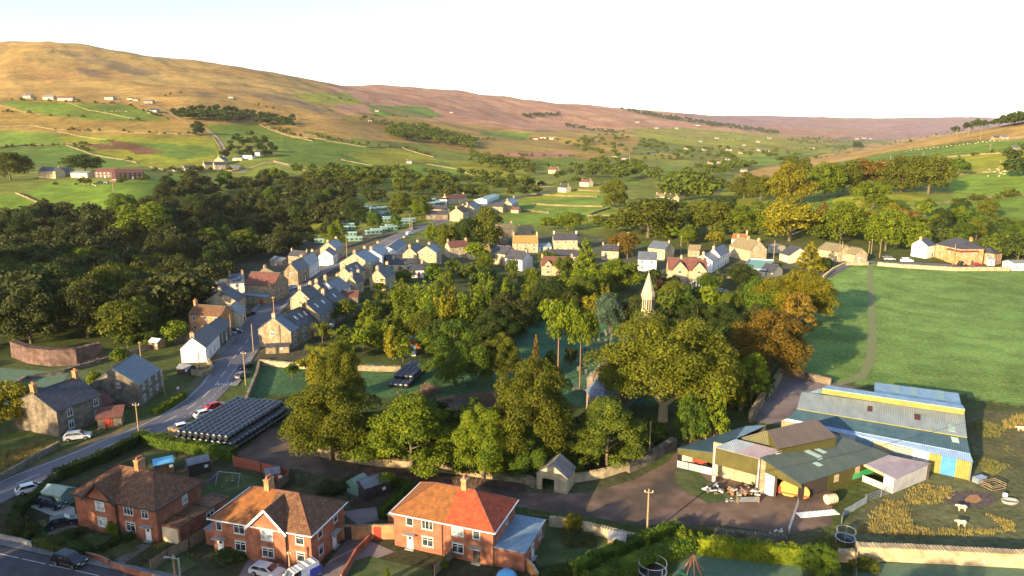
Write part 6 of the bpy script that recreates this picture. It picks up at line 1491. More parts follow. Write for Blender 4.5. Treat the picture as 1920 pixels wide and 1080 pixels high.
HL = [
 ([(262,829),(312,840),(370,850),(437,862)],2.1,1.6,'green','bright topped clipped hedge above the sheds'),
 ([(262,832),(190,868),(110,900)],2.0,1.5,'dark','long dark hedge along the main road'),
 ([(100,905),(66,938),(36,962),(24,990)],1.3,1.3,'dark','dark hedge beside the parked dark cars'),
 ([(76,1022),(120,1032),(165,1042)],1.4,1.6,'dark','low front hedge left of the garden path'),
 ([(190,1035),(225,1018),(250,1010)],1.0,.9,'dark','small hedge between the front gardens'),
 ([(725,908),(768,918)],1.5,.9,'green','hedge end behind the middle garden sheds'),
 ([(768,918),(752,938),(735,955),(717,972)],1.6,1.1,'green','clipped green hedge running down to the right pair'),
 ([(1075,1078),(1110,1060),(1160,1040),(1205,1020),(1268,998)],1.6,1.5,'green','upper of the two diagonal green hedges'),
 ([(1105,1110),(1160,1082),(1220,1058),(1290,1030)],2.1,2.0,'green','lower thick diagonal conifer hedge'),
 ([(1312,1038),(1370,1044),(1440,1052),(1506,1058)],2.6,1.4,'bright','tall golden lit hedge behind the climbing frame'),
 ([(290,777),(320,762),(345,745)],1.2,1.4,'bright','low bright hedge at the road bend'),
 ([(640,640),(700,646),(745,650)],1.1,1.0,'bright','low lit hedge across the terrace gardens'),
 ([(645,622),(690,626)],1.0,.9,'olive','short hedge in the terrace garden'),
 ([(1003,1102),(1030,1085),(1070,1072)],1.2,1.2,'dark','dark hedge beside the right pair garden'),
 ([(575,655),(620,660),(665,662)],1.3,1.2,'olive','olive hedge below the white garden room'),
]
for i, (p, h, t, c_, lb) in enumerate(HL): hedge(p, h, t, c_, lb, seed=i, leaf=.13 if p[0][1] > 780 else .2, dens=30 if p[0][1] > 780 else 14)
M['drygrass'] = mat('dry_grass', (.30,.22,.06), (.17,.15,.045), 1, .9); M['darkgrass'] = mat('seed_heads', (.20,.12,.10), (.12,.085,.06), 1, .9); M['greengrass'] = mat('long_grass', (.11,.13,.03), (.2,.17,.05), 1, .9)
tufts('dry_grass', [(1600,1000),(1640,960),(1680,925),(1740,905),(1790,915),(1775,945),(1830,960),(1900,980),(1900,1000),(1700,1010)], 1300, .45, M['drygrass'], 'tall golden dry grass in the sheep paddock', 1)
tufts('dry_grass', [(1880,790),(1925,775),(1925,800),(1885,805)], 120, .8, M['drygrass'], 'golden grass tuft at the right field edge', 2)
tufts('seed_heads', [(820,752),(960,735),(1010,755),(985,790),(900,790),(820,785)], 2200, .9, M['darkgrass'], 'purple brown seeding weeds behind the front trees', 3)
tufts('seed_heads', [(740,740),(800,722),(830,735),(790,752)], 400, .9, M['darkgrass'], 'purple brown weeds by the small bale stack', 4)
tufts('verge_grass', [(570,862),(700,880),(985,912),(985,925),(760,892),(600,874)], 1500, .55, M['darkgrass'], 'rough dark grass along the track wall', 5, w=.035)
tufts('verge_grass', [(1200,1000),(1320,992),(1480,1005),(1600,1012),(1600,1030),(1320,1010)], 1100, .5, M['greengrass'], 'rough grass strip below the farm yard', 6, w=.035)
tufts('verge_grass', [(0,850),(60,830),(108,828),(100,845),(0,900)], 900, .6, M['drygrass'], 'dry roadside grass under the golden tree', 7, w=.035)
tufts('verge_grass', [(1820,780),(1880,800),(1900,870),(1850,900),(1830,860)], 900, .5, M['greengrass'], 'rough grass bank right of the big barn', 8, w=.035)
tufts('verge_grass', [(130,1010),(250,1005),(340,1020),(380,1045),(300,1080),(250,1060),(130,1030)], 600, .35, M['greengrass'], 'rough grass in the front gardens', 9, w=.03)
tufts('verge_grass', [(600,905),(720,890),(740,960),(660,950)], 900, .5, M['darkgrass'], 'weeds in the middle back gardens', 10, w=.03)
tufts('meadow_grass', [(1545,525),(1640,505),(1890,515),(1925,700),(1925,770),(1640,715),(1510,700),(1525,600)], 2600, .22, M['greengrass'], 'short uneven tufts across the big meadow', 11, w=.05, clump=3)
# ------------------------------------------------------------------ vehicles
M['tyre'] = mat('tyre', (.012,.012,.012), (.02,.02,.02), 4, .9); M['rim'] = mat('alloy_rim', (.4,.4,.42), (.3,.3,.3), 4, .3, .8); M['lampglass'] = mat('headlamp', (.75,.75,.72), (.6,.6,.6), 4, .15); M['taillamp'] = mat('tail_lamp', (.45,.02,.02), (.4,.02,.02), 4, .3)
M['carglass'] = glassmat('car_glass', (.012,.014,.018))
PAINT = {k: paint('paint_' + k, c, r) for k, c, r in (('black', (.012,.014,.022), .2), ('navy', (.02,.028,.05), .2), ('silver', (.42,.45,.5), .25), ('white', (.75,.75,.75), .3), ('red', (.42,.02,.03), .25), ('grey', (.12,.13,.15), .25), ('blue', (.03,.06,.4), .4), ('orange', (.6,.17,.03), .4))}
PROF = {  # lower shell outline (x, z) then cabin (x, z)
 'hatch': (4.1, 1.75, [(0,.32),(0,.62),(.15,.78),(1.05,.92),(3.95,.95),(4.1,.8),(4.1,.32)], [(.95,.92),(1.65,1.42),(3.3,1.46),(3.95,.95)]),
 'suv': (4.6, 1.88, [(0,.38),(0,.75),(.2,.95),(1.2,1.08),(4.5,1.12),(4.6,.9),(4.6,.38)], [(1.1,1.08),(1.8,1.62),(4.0,1.66),(4.5,1.12)]),
 'estate': (4.7, 1.8, [(0,.3),(0,.6),(.2,.78),(1.3,.92),(4.6,.98),(4.7,.8),(4.7,.3)], [(1.2,.92),(2.0,1.42),(4.1,1.42),(4.6,.98)]),
 'van': (5.2, 1.95, [(0,.35),(0,.9),(.25,1.1),(.9,1.25),(5.15,1.3),(5.2,.9),(5.2,.35)], [(.8,1.25),(1.5,2.1),(5.05,2.2),(5.15,1.3)]),
}
def vehicle(p, hd, kind, paintk, label, cat='car', group=None, name='parked_car', rack=False, z=None):
    L_, W_, lo, cb = PROF[kind]; e = empty(name, Vector((p.x, p.y, terr(p.x, p.y) + .06)), hd, label, cat, group)
    m = MB(); hw = W_ / 2; ox = -L_ / 2; n = len(lo)
    # shell with tucked-in sides
    rings = [(-hw + .12, .0, .04), (-hw, .0, 0), (hw, 0, 0), (hw - .12, 0, .04)]
    V = []
    for y, _, ins in rings:
        for x, z_ in lo: V.append((ox + min(max(x, ins * 2), L_ - ins * 2), y, z_ + (-.0 if ins == 0 else .0)))
    F = [tuple(range(n))[::-1], tuple(3 * n + i for i in range(n))]
    for r in range(3):
        for i in range(n): F.append((r * n + i, r * n + (i + 1) % n, (r + 1) * n + (i + 1) % n, (r + 1) * n + i))
    m.add(V, F, False)
    t = .2; a, b, c, d = cb
    V = [(ox + a[0], -hw + .1, a[1]), (ox + b[0], -hw + t, b[1]), (ox + c[0], -hw + t, c[1]), (ox + d[0], -hw + .1, d[1])]
    V += [(x, -y, z_) for x, y, z_ in V]; m.add(V, [(0,1,2,3),(7,6,5,4),(1,5,6,2),(0,4,5,1),(3,2,6,7)])
    body = m.build('body', PAINT[paintk], e)
    bv = body.modifiers.new('round', 'BEVEL'); bv.width = .06; bv.segments = 2; bv.limit_method = 'ANGLE'
    def quad(nm, P, off):
        P = [Vector(q) for q in P]; nn = (P[1] - P[0]).cross(P[2] - P[0]).normalized() * off; c_ = sum(P, Vector()) / 4
        P = [c_ + (q - c_) * .86 for q in P]; mm = MB(); mm.add([q + nn for q in P] + [q - nn * .2 for q in P], [(0,1,2,3),(0,4,5,1),(1,5,6,2),(2,6,7,3),(3,7,4,0)]); return mm.build(nm, M['carglass'], e)
    quad('windscreen', [V[0], V[4], V[5], V[1]], -.03); 
    if kind != 'van' or paintk != 'blue': quad('rear_window', [V[3], V[2], V[6], V[7]], -.03)
    for s in (0, 1):
        o_ = s * 4; A_, B_, C_, D_ = [Vector(V[o_ + i]) for i in range(4)]
        if kind == 'van': C_ = B_ + (C_ - B_) * .3; D_ = A_ + (D_ - A_) * .38
        quad('side_window', [A_, B_, C_, D_] if s else [D_, C_, B_, A_], .03)
    r = .33 if kind != 'suv' else .38
    for x in (.85, L_ - .85):
        for s in (-1, 1):
            w_ = MB(); w_.tube((ox + x, s * (hw - .2), r - .04), (ox + x, s * (hw + .02), r - .04), r, n=14); wo = w_.build('wheel', M['tyre'], e)
            q = MB(); q.tube((ox + x, s * (hw + .015), r - .04), (ox + x, s * (hw + .035), r - .04), r * .62, n=10); q.build('rim', M['rim'], wo)
    for s in (-1, 1):
        q = MB(); q.box(ox - .02, s * hw * .62 - .18, lo[1][1] - .05, ox + .05, s * hw * .62 + .18, lo[1][1] + .1); q.build('headlight', M['lampglass'], e)
        q = MB(); q.box(ox + L_ - .05, s * hw * .8 - .1, .7, ox + L_ + .02, s * hw * .8 + .1, .95); q.build('tail_light', M['taillamp'], e)
        q = MB(); q.box(ox + a[0] + .15, s * (hw + .0), a[1], ox + a[0] + .35, s * (hw + .18), a[1] + .14); q.build('mirror', PAINT[paintk], e)
    pl = MB(); pl.box(ox - .025, -.26, .42, ox + .0, .26, .53); pl.box(ox + L_, -.26, .55, ox + L_ + .025, .26, .66); pl.build('number_plate', M['pvc'], e)
    if rack:
        for x in (1.7, 2.7, 3.7, 4.7): q = MB(); q.bar((ox + x, -hw + .1, b[1] + .15), (ox + x, hw - .1, b[1] + .15), .07, .07); q.build('roof_bar', M['black'], e)
    return e
D2 = math.radians
rd = math.atan2(-4.6, 14.2)
CARS = [
 (132,1058,rd+math.pi,'suv','black','large black estate car on the side street kerb'),(98,950,rd+math.pi,'suv','navy','dark blue car parked nearest the green shed'),(116,985,D2(215),'hatch','black','black car in the shadow of the left brick pair'),
 (58,922,D2(222),'hatch','white','small white hatchback on the main road'),(146,824,D2(200),'suv','silver','silver estate parked in front of the dark stone cottage'),(344,806,D2(222),'hatch','white','white car poking out left of the black bale stack'),
 (384,781,D2(226),'hatch','white','second white car by the black bale stack'),(405,766,D2(228),'hatch','red','dark red car by the black bale stack'),(454,708,D2(255),'hatch','grey','grey car facing away below the telegraph pole'),(461,691,D2(255),'hatch','black','dark car behind the grey one by the paddock'),
 (502,1078,rd+math.pi,'estate','silver','silver estate in front of the middle brick pair'),
 (428,628,D2(190),'estate','silver','pale car beside the cream gabled house'),(441,625,D2(190),'hatch','black','dark car beside the cream gabled house'),(468,592,D2(250),'hatch','black','black car outside the chapel forecourt'),
 (539,544,D2(195),'estate','silver','silver car under the chapel gable'),(551,541,D2(195),'hatch','white','white car under the chapel gable'),(478,563,D2(180),'hatch','navy','blue car in the chapel forecourt'),
 (762,446,D2(232),'hatch','silver','silver car behind the white van on the main road'),(776,430,D2(232),'hatch','grey','grey car in front of the white van on the main road'),
 (1668,488,D2(180),'estate','silver','silver car at the left of the row behind the meadow wall'),(1664,484,D2(180),'hatch','grey','grey car just behind the silver one at the meadow wall'),
 (1353,548,D2(190),'estate','grey','grey car on the gravel drive of the twin gable house'),(1725,478,D2(180),'hatch','silver','pale car by the trees left of the apartments'),(1832,498,D2(180),'hatch','red','red car in front of the apartment wing'),
 (187,343,D2(10),'hatch','black','dark car in the hillside farm yard'),(198,344,D2(0),'hatch','grey','grey car in the hillside farm yard'),(213,341,D2(0),'van','red','red van by the dark red barns'),(300,650,D2(200),'hatch','grey',None),
]
for u, v, hd, k_, p_, lb in CARS:
    if lb: vehicle(at(u, v), hd, k_, p_, lb)
v_ = vehicle(at(562,1092), D2(48), 'van', 'white', 'white and blue van with roof bars by the middle brick pair', 'van', name='parked_van', rack=True)
q = MB(); q.box(1.0, -.99, .5, 2.62, .99, 1.6); q.build('side_graphic', PAINT['blue'], v_)
vehicle(at(1700,492), D2(180), 'van', 'white', 'long white van behind the meadow wall', 'van', name='parked_van'); vehicle(at(769,440), D2(232), 'van', 'white', 'white van parked at the far end of the main road', 'van', name='parked_van')
t = empty('tractor', at(1803,499), 0, 'orange tractor in front of the apartment wing', 'tractor')
m = MB(); m.box(-.9, -.5, .6, 1.6, .5, 1.3); m.build('body', PAINT['orange'], t); m = MB(); m.box(-1.2, -.65, 1.3, .1, .65, 2.4); m.build('cab', M['carglass'], t)
for x, r in ((-.8, .8), (1.3, .5)):
    for s in (-1, 1): m = MB(); m.tube((x, s * .6, r), (x, s * .95, r), r, n=12); m.build('wheel', M['tyre'], t)

# ------------------------------------------------------------------ black wrapped bales
M['wrap'] = mat('bale_wrap', (.011,.013,.022), (.022,.026,.04), 1.5, .3, spec=.8, bump=.05, bscale=3)
bm_ = MB(); bm_.lathe([(0, 0), (.40, .0), (.56, .06), (.62, .2), (.63, .6), (.62, 1.0), (.56, 1.14), (.40, 1.2), (0, 1.2)], 14)
bale_me = None
def bale(p, hd, label, group):
    global bale_me
    if bale_me is None:
        o = bm_.build('wrapped_bale', M['wrap']); bale_me = o.data
    else: o = bpy.data.objects.new('wrapped_bale', bale_me); col.objects.link(o)
    o.location = p; o.rotation_euler = (math.pi / 2 + rnd.uniform(-.02, .02), rnd.uniform(-.06, .06), hd - math.pi / 2 + math.pi + rnd.uniform(-.03, .03)); o.scale = (rnd.uniform(.95, 1.04), rnd.uniform(.95, 1.04), rnd.uniform(.96, 1.02)); return tag(o, label, 'bale', group)
a = at(325, 806, 3.3); b_ = at(448, 738, 3.3); c_ = at(435, 821, 3.3)
dl = (b_ - a); dl.z = 0; LLb = dl.length; dl.normalize(); dn = Vector((dl.y, -dl.x, 0)); Wd = (c_ - a).dot(dn); hd = math.atan2(dl.y, dl.x)
nc = max(6, round(Wd / 1.26)) - 1; nl = round(LLb / 1.22) - 1; a.z = 0
lbT = 'shiny black wrapped bale on top of the large stack'; lbS = 'black wrapped bale in the lower layers of the large stack'
for k in range(3):
    for c in range(nc + (1 if k < 2 else 0)):
        for r in range(nl):
            if k < 2 and not (r == 0 or c >= nc - 1): continue
            p = a + dn * ((c + .5 + k * .12) * 1.26) + dl * (r * 1.22 - (2 - k) * .35) + Vector((0, 0, .62 + k * 1.08)); bale(p, hd, lbT if k == 2 else lbS, 'bales of the large stack')
a = at(730, 722); a2 = at(745, 722)
b0 = at(730, 720, .6); fwd = (at(772, 684, .6) - b0); fwd.z = 0; fwd.normalize(); sd = Vector((fwd.y, -fwd.x, 0)); hd2 = math.atan2(sd.y, sd.x)
for r in range(10):
    for k in range(2 if r > 1 else 1):
        for c in range(4): bale(Vector((b0.x, b0.y, 0)) + sd * (c * 1.24) + fwd * (r * 1.45 + .3 * k) + Vector((0, 0, .62 + k * 1.05)), hd2, 'black wrapped bale in the small stack in the paddock', 'bales of the small stack')

# ------------------------------------------------------------------ barns on the right
def W3(u, v, h): 
    p = at(u, v, h); return Vector((p.x, p.y, h + p.z))
for k_, args in {'blue_sheet': ((.15,.25,.34), (.26,.38,.48)), 'pale_sheet': ((.27,.30,.29), (.19,.22,.22)), 'dark_sheet': ((.035,.075,.10), (.055,.10,.13)), 'light_strip': ((.30,.42,.60), (.24,.34,.5)), 'olive': ((.06,.054,.008), (.085,.075,.012)),
                 'darkgreen': ((.055,.075,.06), (.08,.10,.085)), 'brownroof': ((.10,.075,.06), (.14,.10,.075)), 'rose_sheet': ((.34,.27,.29), (.26,.2,.21)), 'white_sheet': ((.55,.54,.54), (.4,.39,.38)), 'grey_sheet': ((.22,.26,.31), (.36,.38,.40)), 'yellow': ((.26,.23,.05), (.2,.18,.04))}.items():
    M[k_] = corrmat(k_, *args, pitch=.28, rough=.4 if 'sheet' in k_ or 'strip' in k_ else .6)
def panel(name, P, mt, parent, t=.12, rot=0):
    """slab whose own x axis runs along P0-P1 so sheeting runs up the slope"""
    o0, x = P[0], (P[1] - P[0]).normalized(); n = (P[1] - P[0]).cross(P[-1] - P[0]).normalized()
    if n.z < 0: n = -n
    y = n.cross(x); R_ = Matrix((x, y, n)).transposed()
    Q = [R_.transposed() @ (p - o0) for p in P]; m = MB(); k = len(Q)
    m.add([(q.x, q.y, q.z) for q in Q] + [(q.x, q.y, q.z - t) for q in Q], [tuple(range(k)), tuple(range(k, 2 * k))[::-1]] + [(i, k + i, k + (i + 1) % k, (i + 1) % k) for i in range(k)])
    o = m.build(name, M[mt], parent); pm = parent.matrix_basis.inverted() if parent else Matrix()
    o.matrix_basis = pm @ Matrix.Translation(o0) @ R_.to_4x4(); return o
def wallq(name, P, mt, parent, t=.15):
    """upright wall polygon with thickness; same axes rule"""
    o0, x = P[0], (P[1] - P[0]); x.z = 0; x.normalize(); up = Vector((0, 0, 1)); n = x.cross(up); R_ = Matrix((x, -n, up)).transposed()
    Q = [R_.transposed() @ (p - o0) for p in P]; m = MB(); k = len(Q)
    m.add([(q.x, q.y, q.z) for q in Q] + [(q.x, q.y + t, q.z) for q in Q], [tuple(range(k)), tuple(range(k, 2 * k))[::-1]] + [(i, k + i, k + (i + 1) % k, (i + 1) % k) for i in range(k)])
    o = m.build(name, M[mt], parent); o.matrix_basis = parent.matrix_basis.inverted() @ Matrix.Translation(o0) @ R_.to_4x4(); return o
def down(p, z=0): return Vector((p.x, p.y, z))
def root(name, p, label, cat='barn', group=None): return empty(name, down(p), 0, label, cat, group)
# big blue and cream shed
eR, eL = W3(1825, 867, 3.4), W3(1563, 809, 3.6); dd = (eL - eR).normalized(); eL2 = eR + dd * ((eL - eR).length + 9)
b = root('barn', eR, 'long barn with stepped blue and cream sheet roofs and patchwork front')
s1R, s1L = W3(1819, 850, 3.9), W3(1530, 795, 4.1); s2R, s2L = W3(1813, 822, 5.2), W3(1494, 768, 5.4); s3R, s3L = W3(1808, 779, 6.4), W3(1503, 737, 6.5)
panel('roof', [eL2, eR, s1R, s1L + (s1L - s1R).normalized() * 5], 'light_strip', b); panel('roof', [s1L + (s1L - s1R).normalized() * 5 + Vector((0,0,.03)), s1R + Vector((0,0,.03)), s2R, s2L], 'dark_sheet', b)
z_ = Vector((0, 0, .25)); panel('roof', [s2L + z_, s2R + z_, s3R + z_, s3L + z_], 'pale_sheet', b); 
m = MB(); m.bar(s2L + z_ * .6, s2R + z_ * .6, .12, .14); g = m.build('gutter', M['yellow'], b); g.location = -b.location
fL, fR = W3(1541, 738, 6.8), W3(1808, 778, 6.7); up_ = Vector((0, 0, 1.1)); wallq('fascia', [fL, fR, fR + up_, fL + up_], 'yellow', b, .2)
tR = W3(1805, 760, 7.6); tL = W3(1551, 722, 7.7); panel('roof', [fL + up_ + Vector((0,0,.02)), fR + up_ + Vector((0,0,.02)), tR, tL], 'blue_sheet', b)
for f, s_, df, mt in ((.43,.45,.03,'rosytile'),(.71,.4,.035,'rosytile'),(.9,.12,.04,'cabroof')):
    Q_ = lambda f, s: (s2L + (s2R - s2L) * f) * (1 - s) + (s3L + (s3R - s3L) * f) * s + z_ + Vector((0, 0, .07)); panel('rooflight', [Q_(f, s_), Q_(f + df, s_), Q_(f + df, s_ + .28), Q_(f, s_ + .28)], mt, b, .05)
Q_ = lambda f, s: (s1L + (s1R - s1L) * f) * (1 - s) + (s2L + (s2R - s2L) * f) * s + Vector((0, 0, .09)); panel('rooflight', [Q_(.91, .55), Q_(.95, .55), Q_(.95, .9), Q_(.91, .9)], 'cabroof', b, .05)
# front wall in odd coloured sheets
cols = [('stone',.34),('white_sheet',.42),('blue_sheet',.52),('stonepale',.60),('pale_sheet',.72),('white_sheet',.80),('yellow',.86),('blue_sheet',.93),('yellow',1.0)]; M['bluepanel'] = corrmat('bright_blue_sheet', (.05,.2,.5), (.08,.3,.62), .28); cols[-2] = ('bluepanel', .93)
ea = eL2 - (eL2 - s1L) * 0; f0 = 0
for mt, f1 in cols:
    pa, pb = eL2 + (eR - eL2) * f0, eL2 + (eR - eL2) * f1; pa = pa + Vector((0, .35, -.15)); pb = pb + Vector((0, .35, -.15)); wallq('wall_panel', [down(pa), down(pb), pb, pa], mt, b, .1); f0 = f1
pr = [down(eR), down(tR), tR - Vector((0,0,.2)), fR + Vector((0,0,.2)), s3R, s2R, s1R, eR]; pr = [p + Vector((-.15, 0, -.12 if p.z > 1 else 0)) for p in pr]
wallq('end_wall', pr, 'pale_sheet', b, .1)
pl_ = [down(s2L + (s2L-s3L)*.3), down(tL), tL - Vector((0,0,.2)), s3L, s2L]; wallq('end_wall', [p + Vector((.4, 0, -.15 if p.z > 1 else 0)) for p in pl_], 'blue_sheet', b, .1)
aR, aL = W3(1803, 762, 5.6), W3(1640, 736, 5.6); bR, bL = W3(1797, 737, 4.8), W3(1641, 717, 4.8)
b = root('barn', aL, 'rear barn roof with three clear sheets at the meadow edge')
panel('roof', [aL, aR, bR, bL], 'blue_sheet', b); 
for f0, f1 in ((.22,.3),(.43,.51),(.74,.82)):
    P = [aL + (aR - aL) * f0, aL + (aR - aL) * f1, bL + (bR - bL) * f1, bL + (bR - bL) * f0]; P = [P[0] + (P[3] - P[0]) * .15, P[1] + (P[2] - P[1]) * .15, P[2], P[3]]; panel('rooflight', [p + Vector((0, 0, .06)) for p in P], 'cabroof', b, .05)
for p, q in ((aL, bL), (bR, aR), (bL, bR)): wallq('wall', [down(p), down(q), q - Vector((0,0,.14)), p - Vector((0,0,.14))], 'pale_sheet', b, .1)
# green roofed barn
TL, TR, BR_, BL = W3(1425, 858, 6.3), W3(1560, 811, 6.3), W3(1672, 853, 3.1), W3(1501, 908, 3.1)
b = root('barn', BL, 'dark green roofed barn with olive walls and open front with a stored machine')
panel('roof', [BL, BR_, TR, TL], 'darkgreen', b)
for s0, s1, f0, f1 in ((.28,.42,.33,.38),(.44,.47,.42,.47),(.50,.78,.44,.50),(.56,.9,.55,.60),):
    A_ = lambda s, f: (BL + (BR_ - BL) * f) * (1 - s) + (TL + (TR - TL) * f) * s + Vector((0, 0, .06)); panel('rooflight', [A_(s0, f0), A_(s0, f1), A_(s1, f1), A_(s1, f0)], 'cabroof', b, .04)
for f in (.18, .72): A_ = lambda s, ff: (BL + (BR_ - BL) * ff) * (1 - s) + (TL + (TR - TL) * ff) * s + Vector((0, 0, .06)); panel('rooflight', [A_(.92, f), A_(.92, f + .13), A_(.98, f + .13), A_(.98, f)], 'white_sheet', b, .04)
iL = TL + (TR - TL).normalized() * .3; iB = BL + (BR_ - BL).normalized() * .3; dz = Vector((0, 0, -.2))
wa = lambda f, z: (lambda q: Vector((q.x, q.y, z)))(iL * (1 - f) + iB * f)
top = lambda f: (iL * (1 - f) + iB * f).z - .2
wallq('front_wall', [wa(0, 0), wa(.12, 0), wa(.12, top(.12)), wa(0, top(0))], 'stone', b); wallq('front_wall', [wa(.12, top(.12) - 1.9), wa(1, top(1) - .6), wa(1, top(1)), wa(.12, top(.12))], 'olive', b)
wallq('sliding_door', [wa(.13, .05), wa(.36, .05), wa(.36, 3.6), wa(.13, 3.9)], 'white_sheet', b, .08)
wallq('front_wall', [wa(.36, 0), wa(.42, 0), wa(.42, top(.42) - 1.2), wa(.36, top(.36) - 1.3)], 'darkwood', b)
o1, o2 = BL + (BR_ - BL) * .0, BL + (BR_ - BL) * .3; ins = Vector((-.05, .35, -.2)); wallq('side_wall', [down(o1 + ins), down(o2 + ins), o2 + ins, o1 + ins], 'darkwood', b)
o3 = BL + (BR_ - BL) * .86; wallq('side_wall', [down(o2 + ins), down(o3 + ins), o3 + ins, o2 + ins], 'olive', b)
sf = lambda f, z: (lambda q: Vector((q.x, q.y - .04, z)))(BL + (BR_ - BL) * f + ins)
for f, z0, z1 in ((.37, 1.2, 2.5), (.6, 1.5, 2.7)): wallq('shutter', [sf(f, z0), sf(f + .05, z0), sf(f + .05, z1), sf(f, z1)], 'stonepale', b, .05)
wallq('green_sheet_panel', [sf(.58, .6), sf(.82, .6), sf(.82, 1.9), sf(.58, 1.5)], 'greenpaint', b, .05)
wallq('back_wall', [down(TL + Vector((.2,.1,0))), down(TR), TR - Vector((0,0,.2)), TL + Vector((.2,.1,-.2))], 'darkwood', b); 
wallq('end_wall', [down(BR_), down(TR), TR - Vector((0,0,.2)), BR_ - Vector((0,0,.2))], 'olive', b)
# taller brown roofed barn behind
RL, RR, VR, VL = W3(1439, 807, 8.6), W3(1530, 785, 8.6), W3(1569, 819, 6.9), W3(1459, 842, 6.9)
b = root('barn', VL, 'taller brown roofed barn with olive gable behind the green roofed barn')
panel('roof', [VL, VR, RR, RL], 'brownroof', b); LL_ = W3(1391, 820, 6.9); bk = LL_ + (RR - RL); panel('roof', [bk, LL_, RL, RR], 'brownroof', b)
wallq('gable_wall', [down(LL_), down(VL), VL + dz, RL + dz, LL_ + dz], 'olive', b); wallq('wall', [down(VL + Vector((.2,0,0))), down(VR), VR + dz, VL + dz], 'olive', b); wallq('wall', [down(LL_), down(bk), bk + dz, LL_ + dz], 'olive', b)
# open fronted store with stone back wall
fL_, fR_, kR, kL = W3(1340, 838, 6.3), W3(1424, 860, 6.0), W3(1466, 844, 6.6), W3(1380, 823, 7.0)
b = root('open_store', fL_, 'open fronted store with olive apron and patched grey roof full of scrap', 'shed')
mid0 = fL_ + (fR_ - fL_) * .45; mid1 = kL + (kR - kL) * .45
panel('roof', [fL_, mid0, mid1, kL], 'grey_sheet', b); panel('roof', [mid0, fR_, kR, mid1], 'rose_sheet', b)
wallq('apron', [fL_ + Vector((0,.1,-3.0)), fR_ + Vector((0,.1,-3.0)), fR_ + Vector((0,.1,-.14)), fL_ + Vector((0,.1,-.14))], 'olive', b, .08)
wallq('back_wall', [down(fL_) + Vector((.6,2.6,0)), down(fR_) + Vector((.6,2.6,0)), fR_ + Vector((.6,2.6,-.3)), fL_ + Vector((.6,2.6,-.3))], 'stonepale', b, .3)
wallq('corner_post', [down(fR_) + Vector((-.1,0,0)), down(fR_) + Vector((.5,0,0)), fR_ + Vector((.5,0,-.2)), fR_ + Vector((-.1,0,-.2))], 'white_sheet', b, .5); wallq('corner_post', [down(fL_), down(fL_) + Vector((.5,0,0)), fL_ + Vector((.5,0,-.2)), fL_ + Vector((0,0,-.2))], 'white_sheet', b, .5)
# low sweeping shed on the left
g0, g1, g2, g3, g4 = W3(1271, 840, 3.6), W3(1337, 848, 4.2), W3(1380, 822, 4.4), W3(1436, 797, 4.4), W3(1398, 799, 4.0)
b = root('low_shed', g0, 'low blue grey shed with olive fascia and pale sheet fence by the trees', 'shed')
panel('roof', [g0, g1, g2, g4], 'dark_sheet', b); panel('roof', [g2 + Vector((0,0,.02)), g3, g4 + Vector((0,0,.02))], 'blue_sheet', b)
wallq('apron', [g0 + Vector((0,.1,-1.1)), g1 + Vector((0,.1,-2.1)), g1 + Vector((0,.1,-.14)), g0 + Vector((0,.1,-.14))], 'olive', b, .08)
for f0, f1, mt in ((0, .33, 'grey_sheet'), (.34, .66, 'grey_sheet'), (.67, 1, 'white_sheet')): wallq('low_fence', [down(g0 + (g1 - g0) * f0), down(g0 + (g1 - g0) * f1), down(g0 + (g1 - g0) * f1, 1.3), down(g0 + (g1 - g0) * f0, 1.3)], mt, b, .08)
wallq('back_wall', [down(g4), down(g3), g3 - Vector((0,0,.3)), g4 - Vector((0,0,.3))], 'darkwood', b); wallq('side_wall', [down(g0), down(g4), g4 - Vector((0,0,.3)), g0 - Vector((0,0,.3))], 'darkwood', b)
# white sided shed on the right
w0, w1, w2, w3 = W3(1623, 870, 3.2), W3(1680, 898, 2.7), W3(1745, 869, 3.0), W3(1666, 853, 3.6)
b = root('white_shed', w1, 'white sided shed with rosy sheet roof and open left front', 'shed')
panel('roof', [w0, w1, w2, w3], 'rose_sheet', b); i_ = Vector((-.15, .25, -.14)); wallq('side_wall', [down(w1 + i_), down(w2 + i_), w2 + i_, w1 + i_], 'white_sheet', b)
mf = w0 + (w1 - w0) * .68; wallq('front_wall', [down(mf + i_), down(w1 + i_), w1 + i_, mf + i_], 'white_sheet', b); wallq('front_board', [down(w0 + i_), down(mf + i_), down(mf + i_, 1.1), down(w0 + i_, 1.1)], 'white_sheet', b, .08)
wallq('lintel', [mf * 0 + w0 + i_ + Vector((0,0,-.4)), mf + i_ + Vector((0,0,-.4)), mf + i_, w0 + i_], 'stonepale', b, .1); wallq('back_wall', [down(w3), down(w2), w2 - Vector((0,0,.2)), w3 - Vector((0,0,.2))], 'darkwood', b)

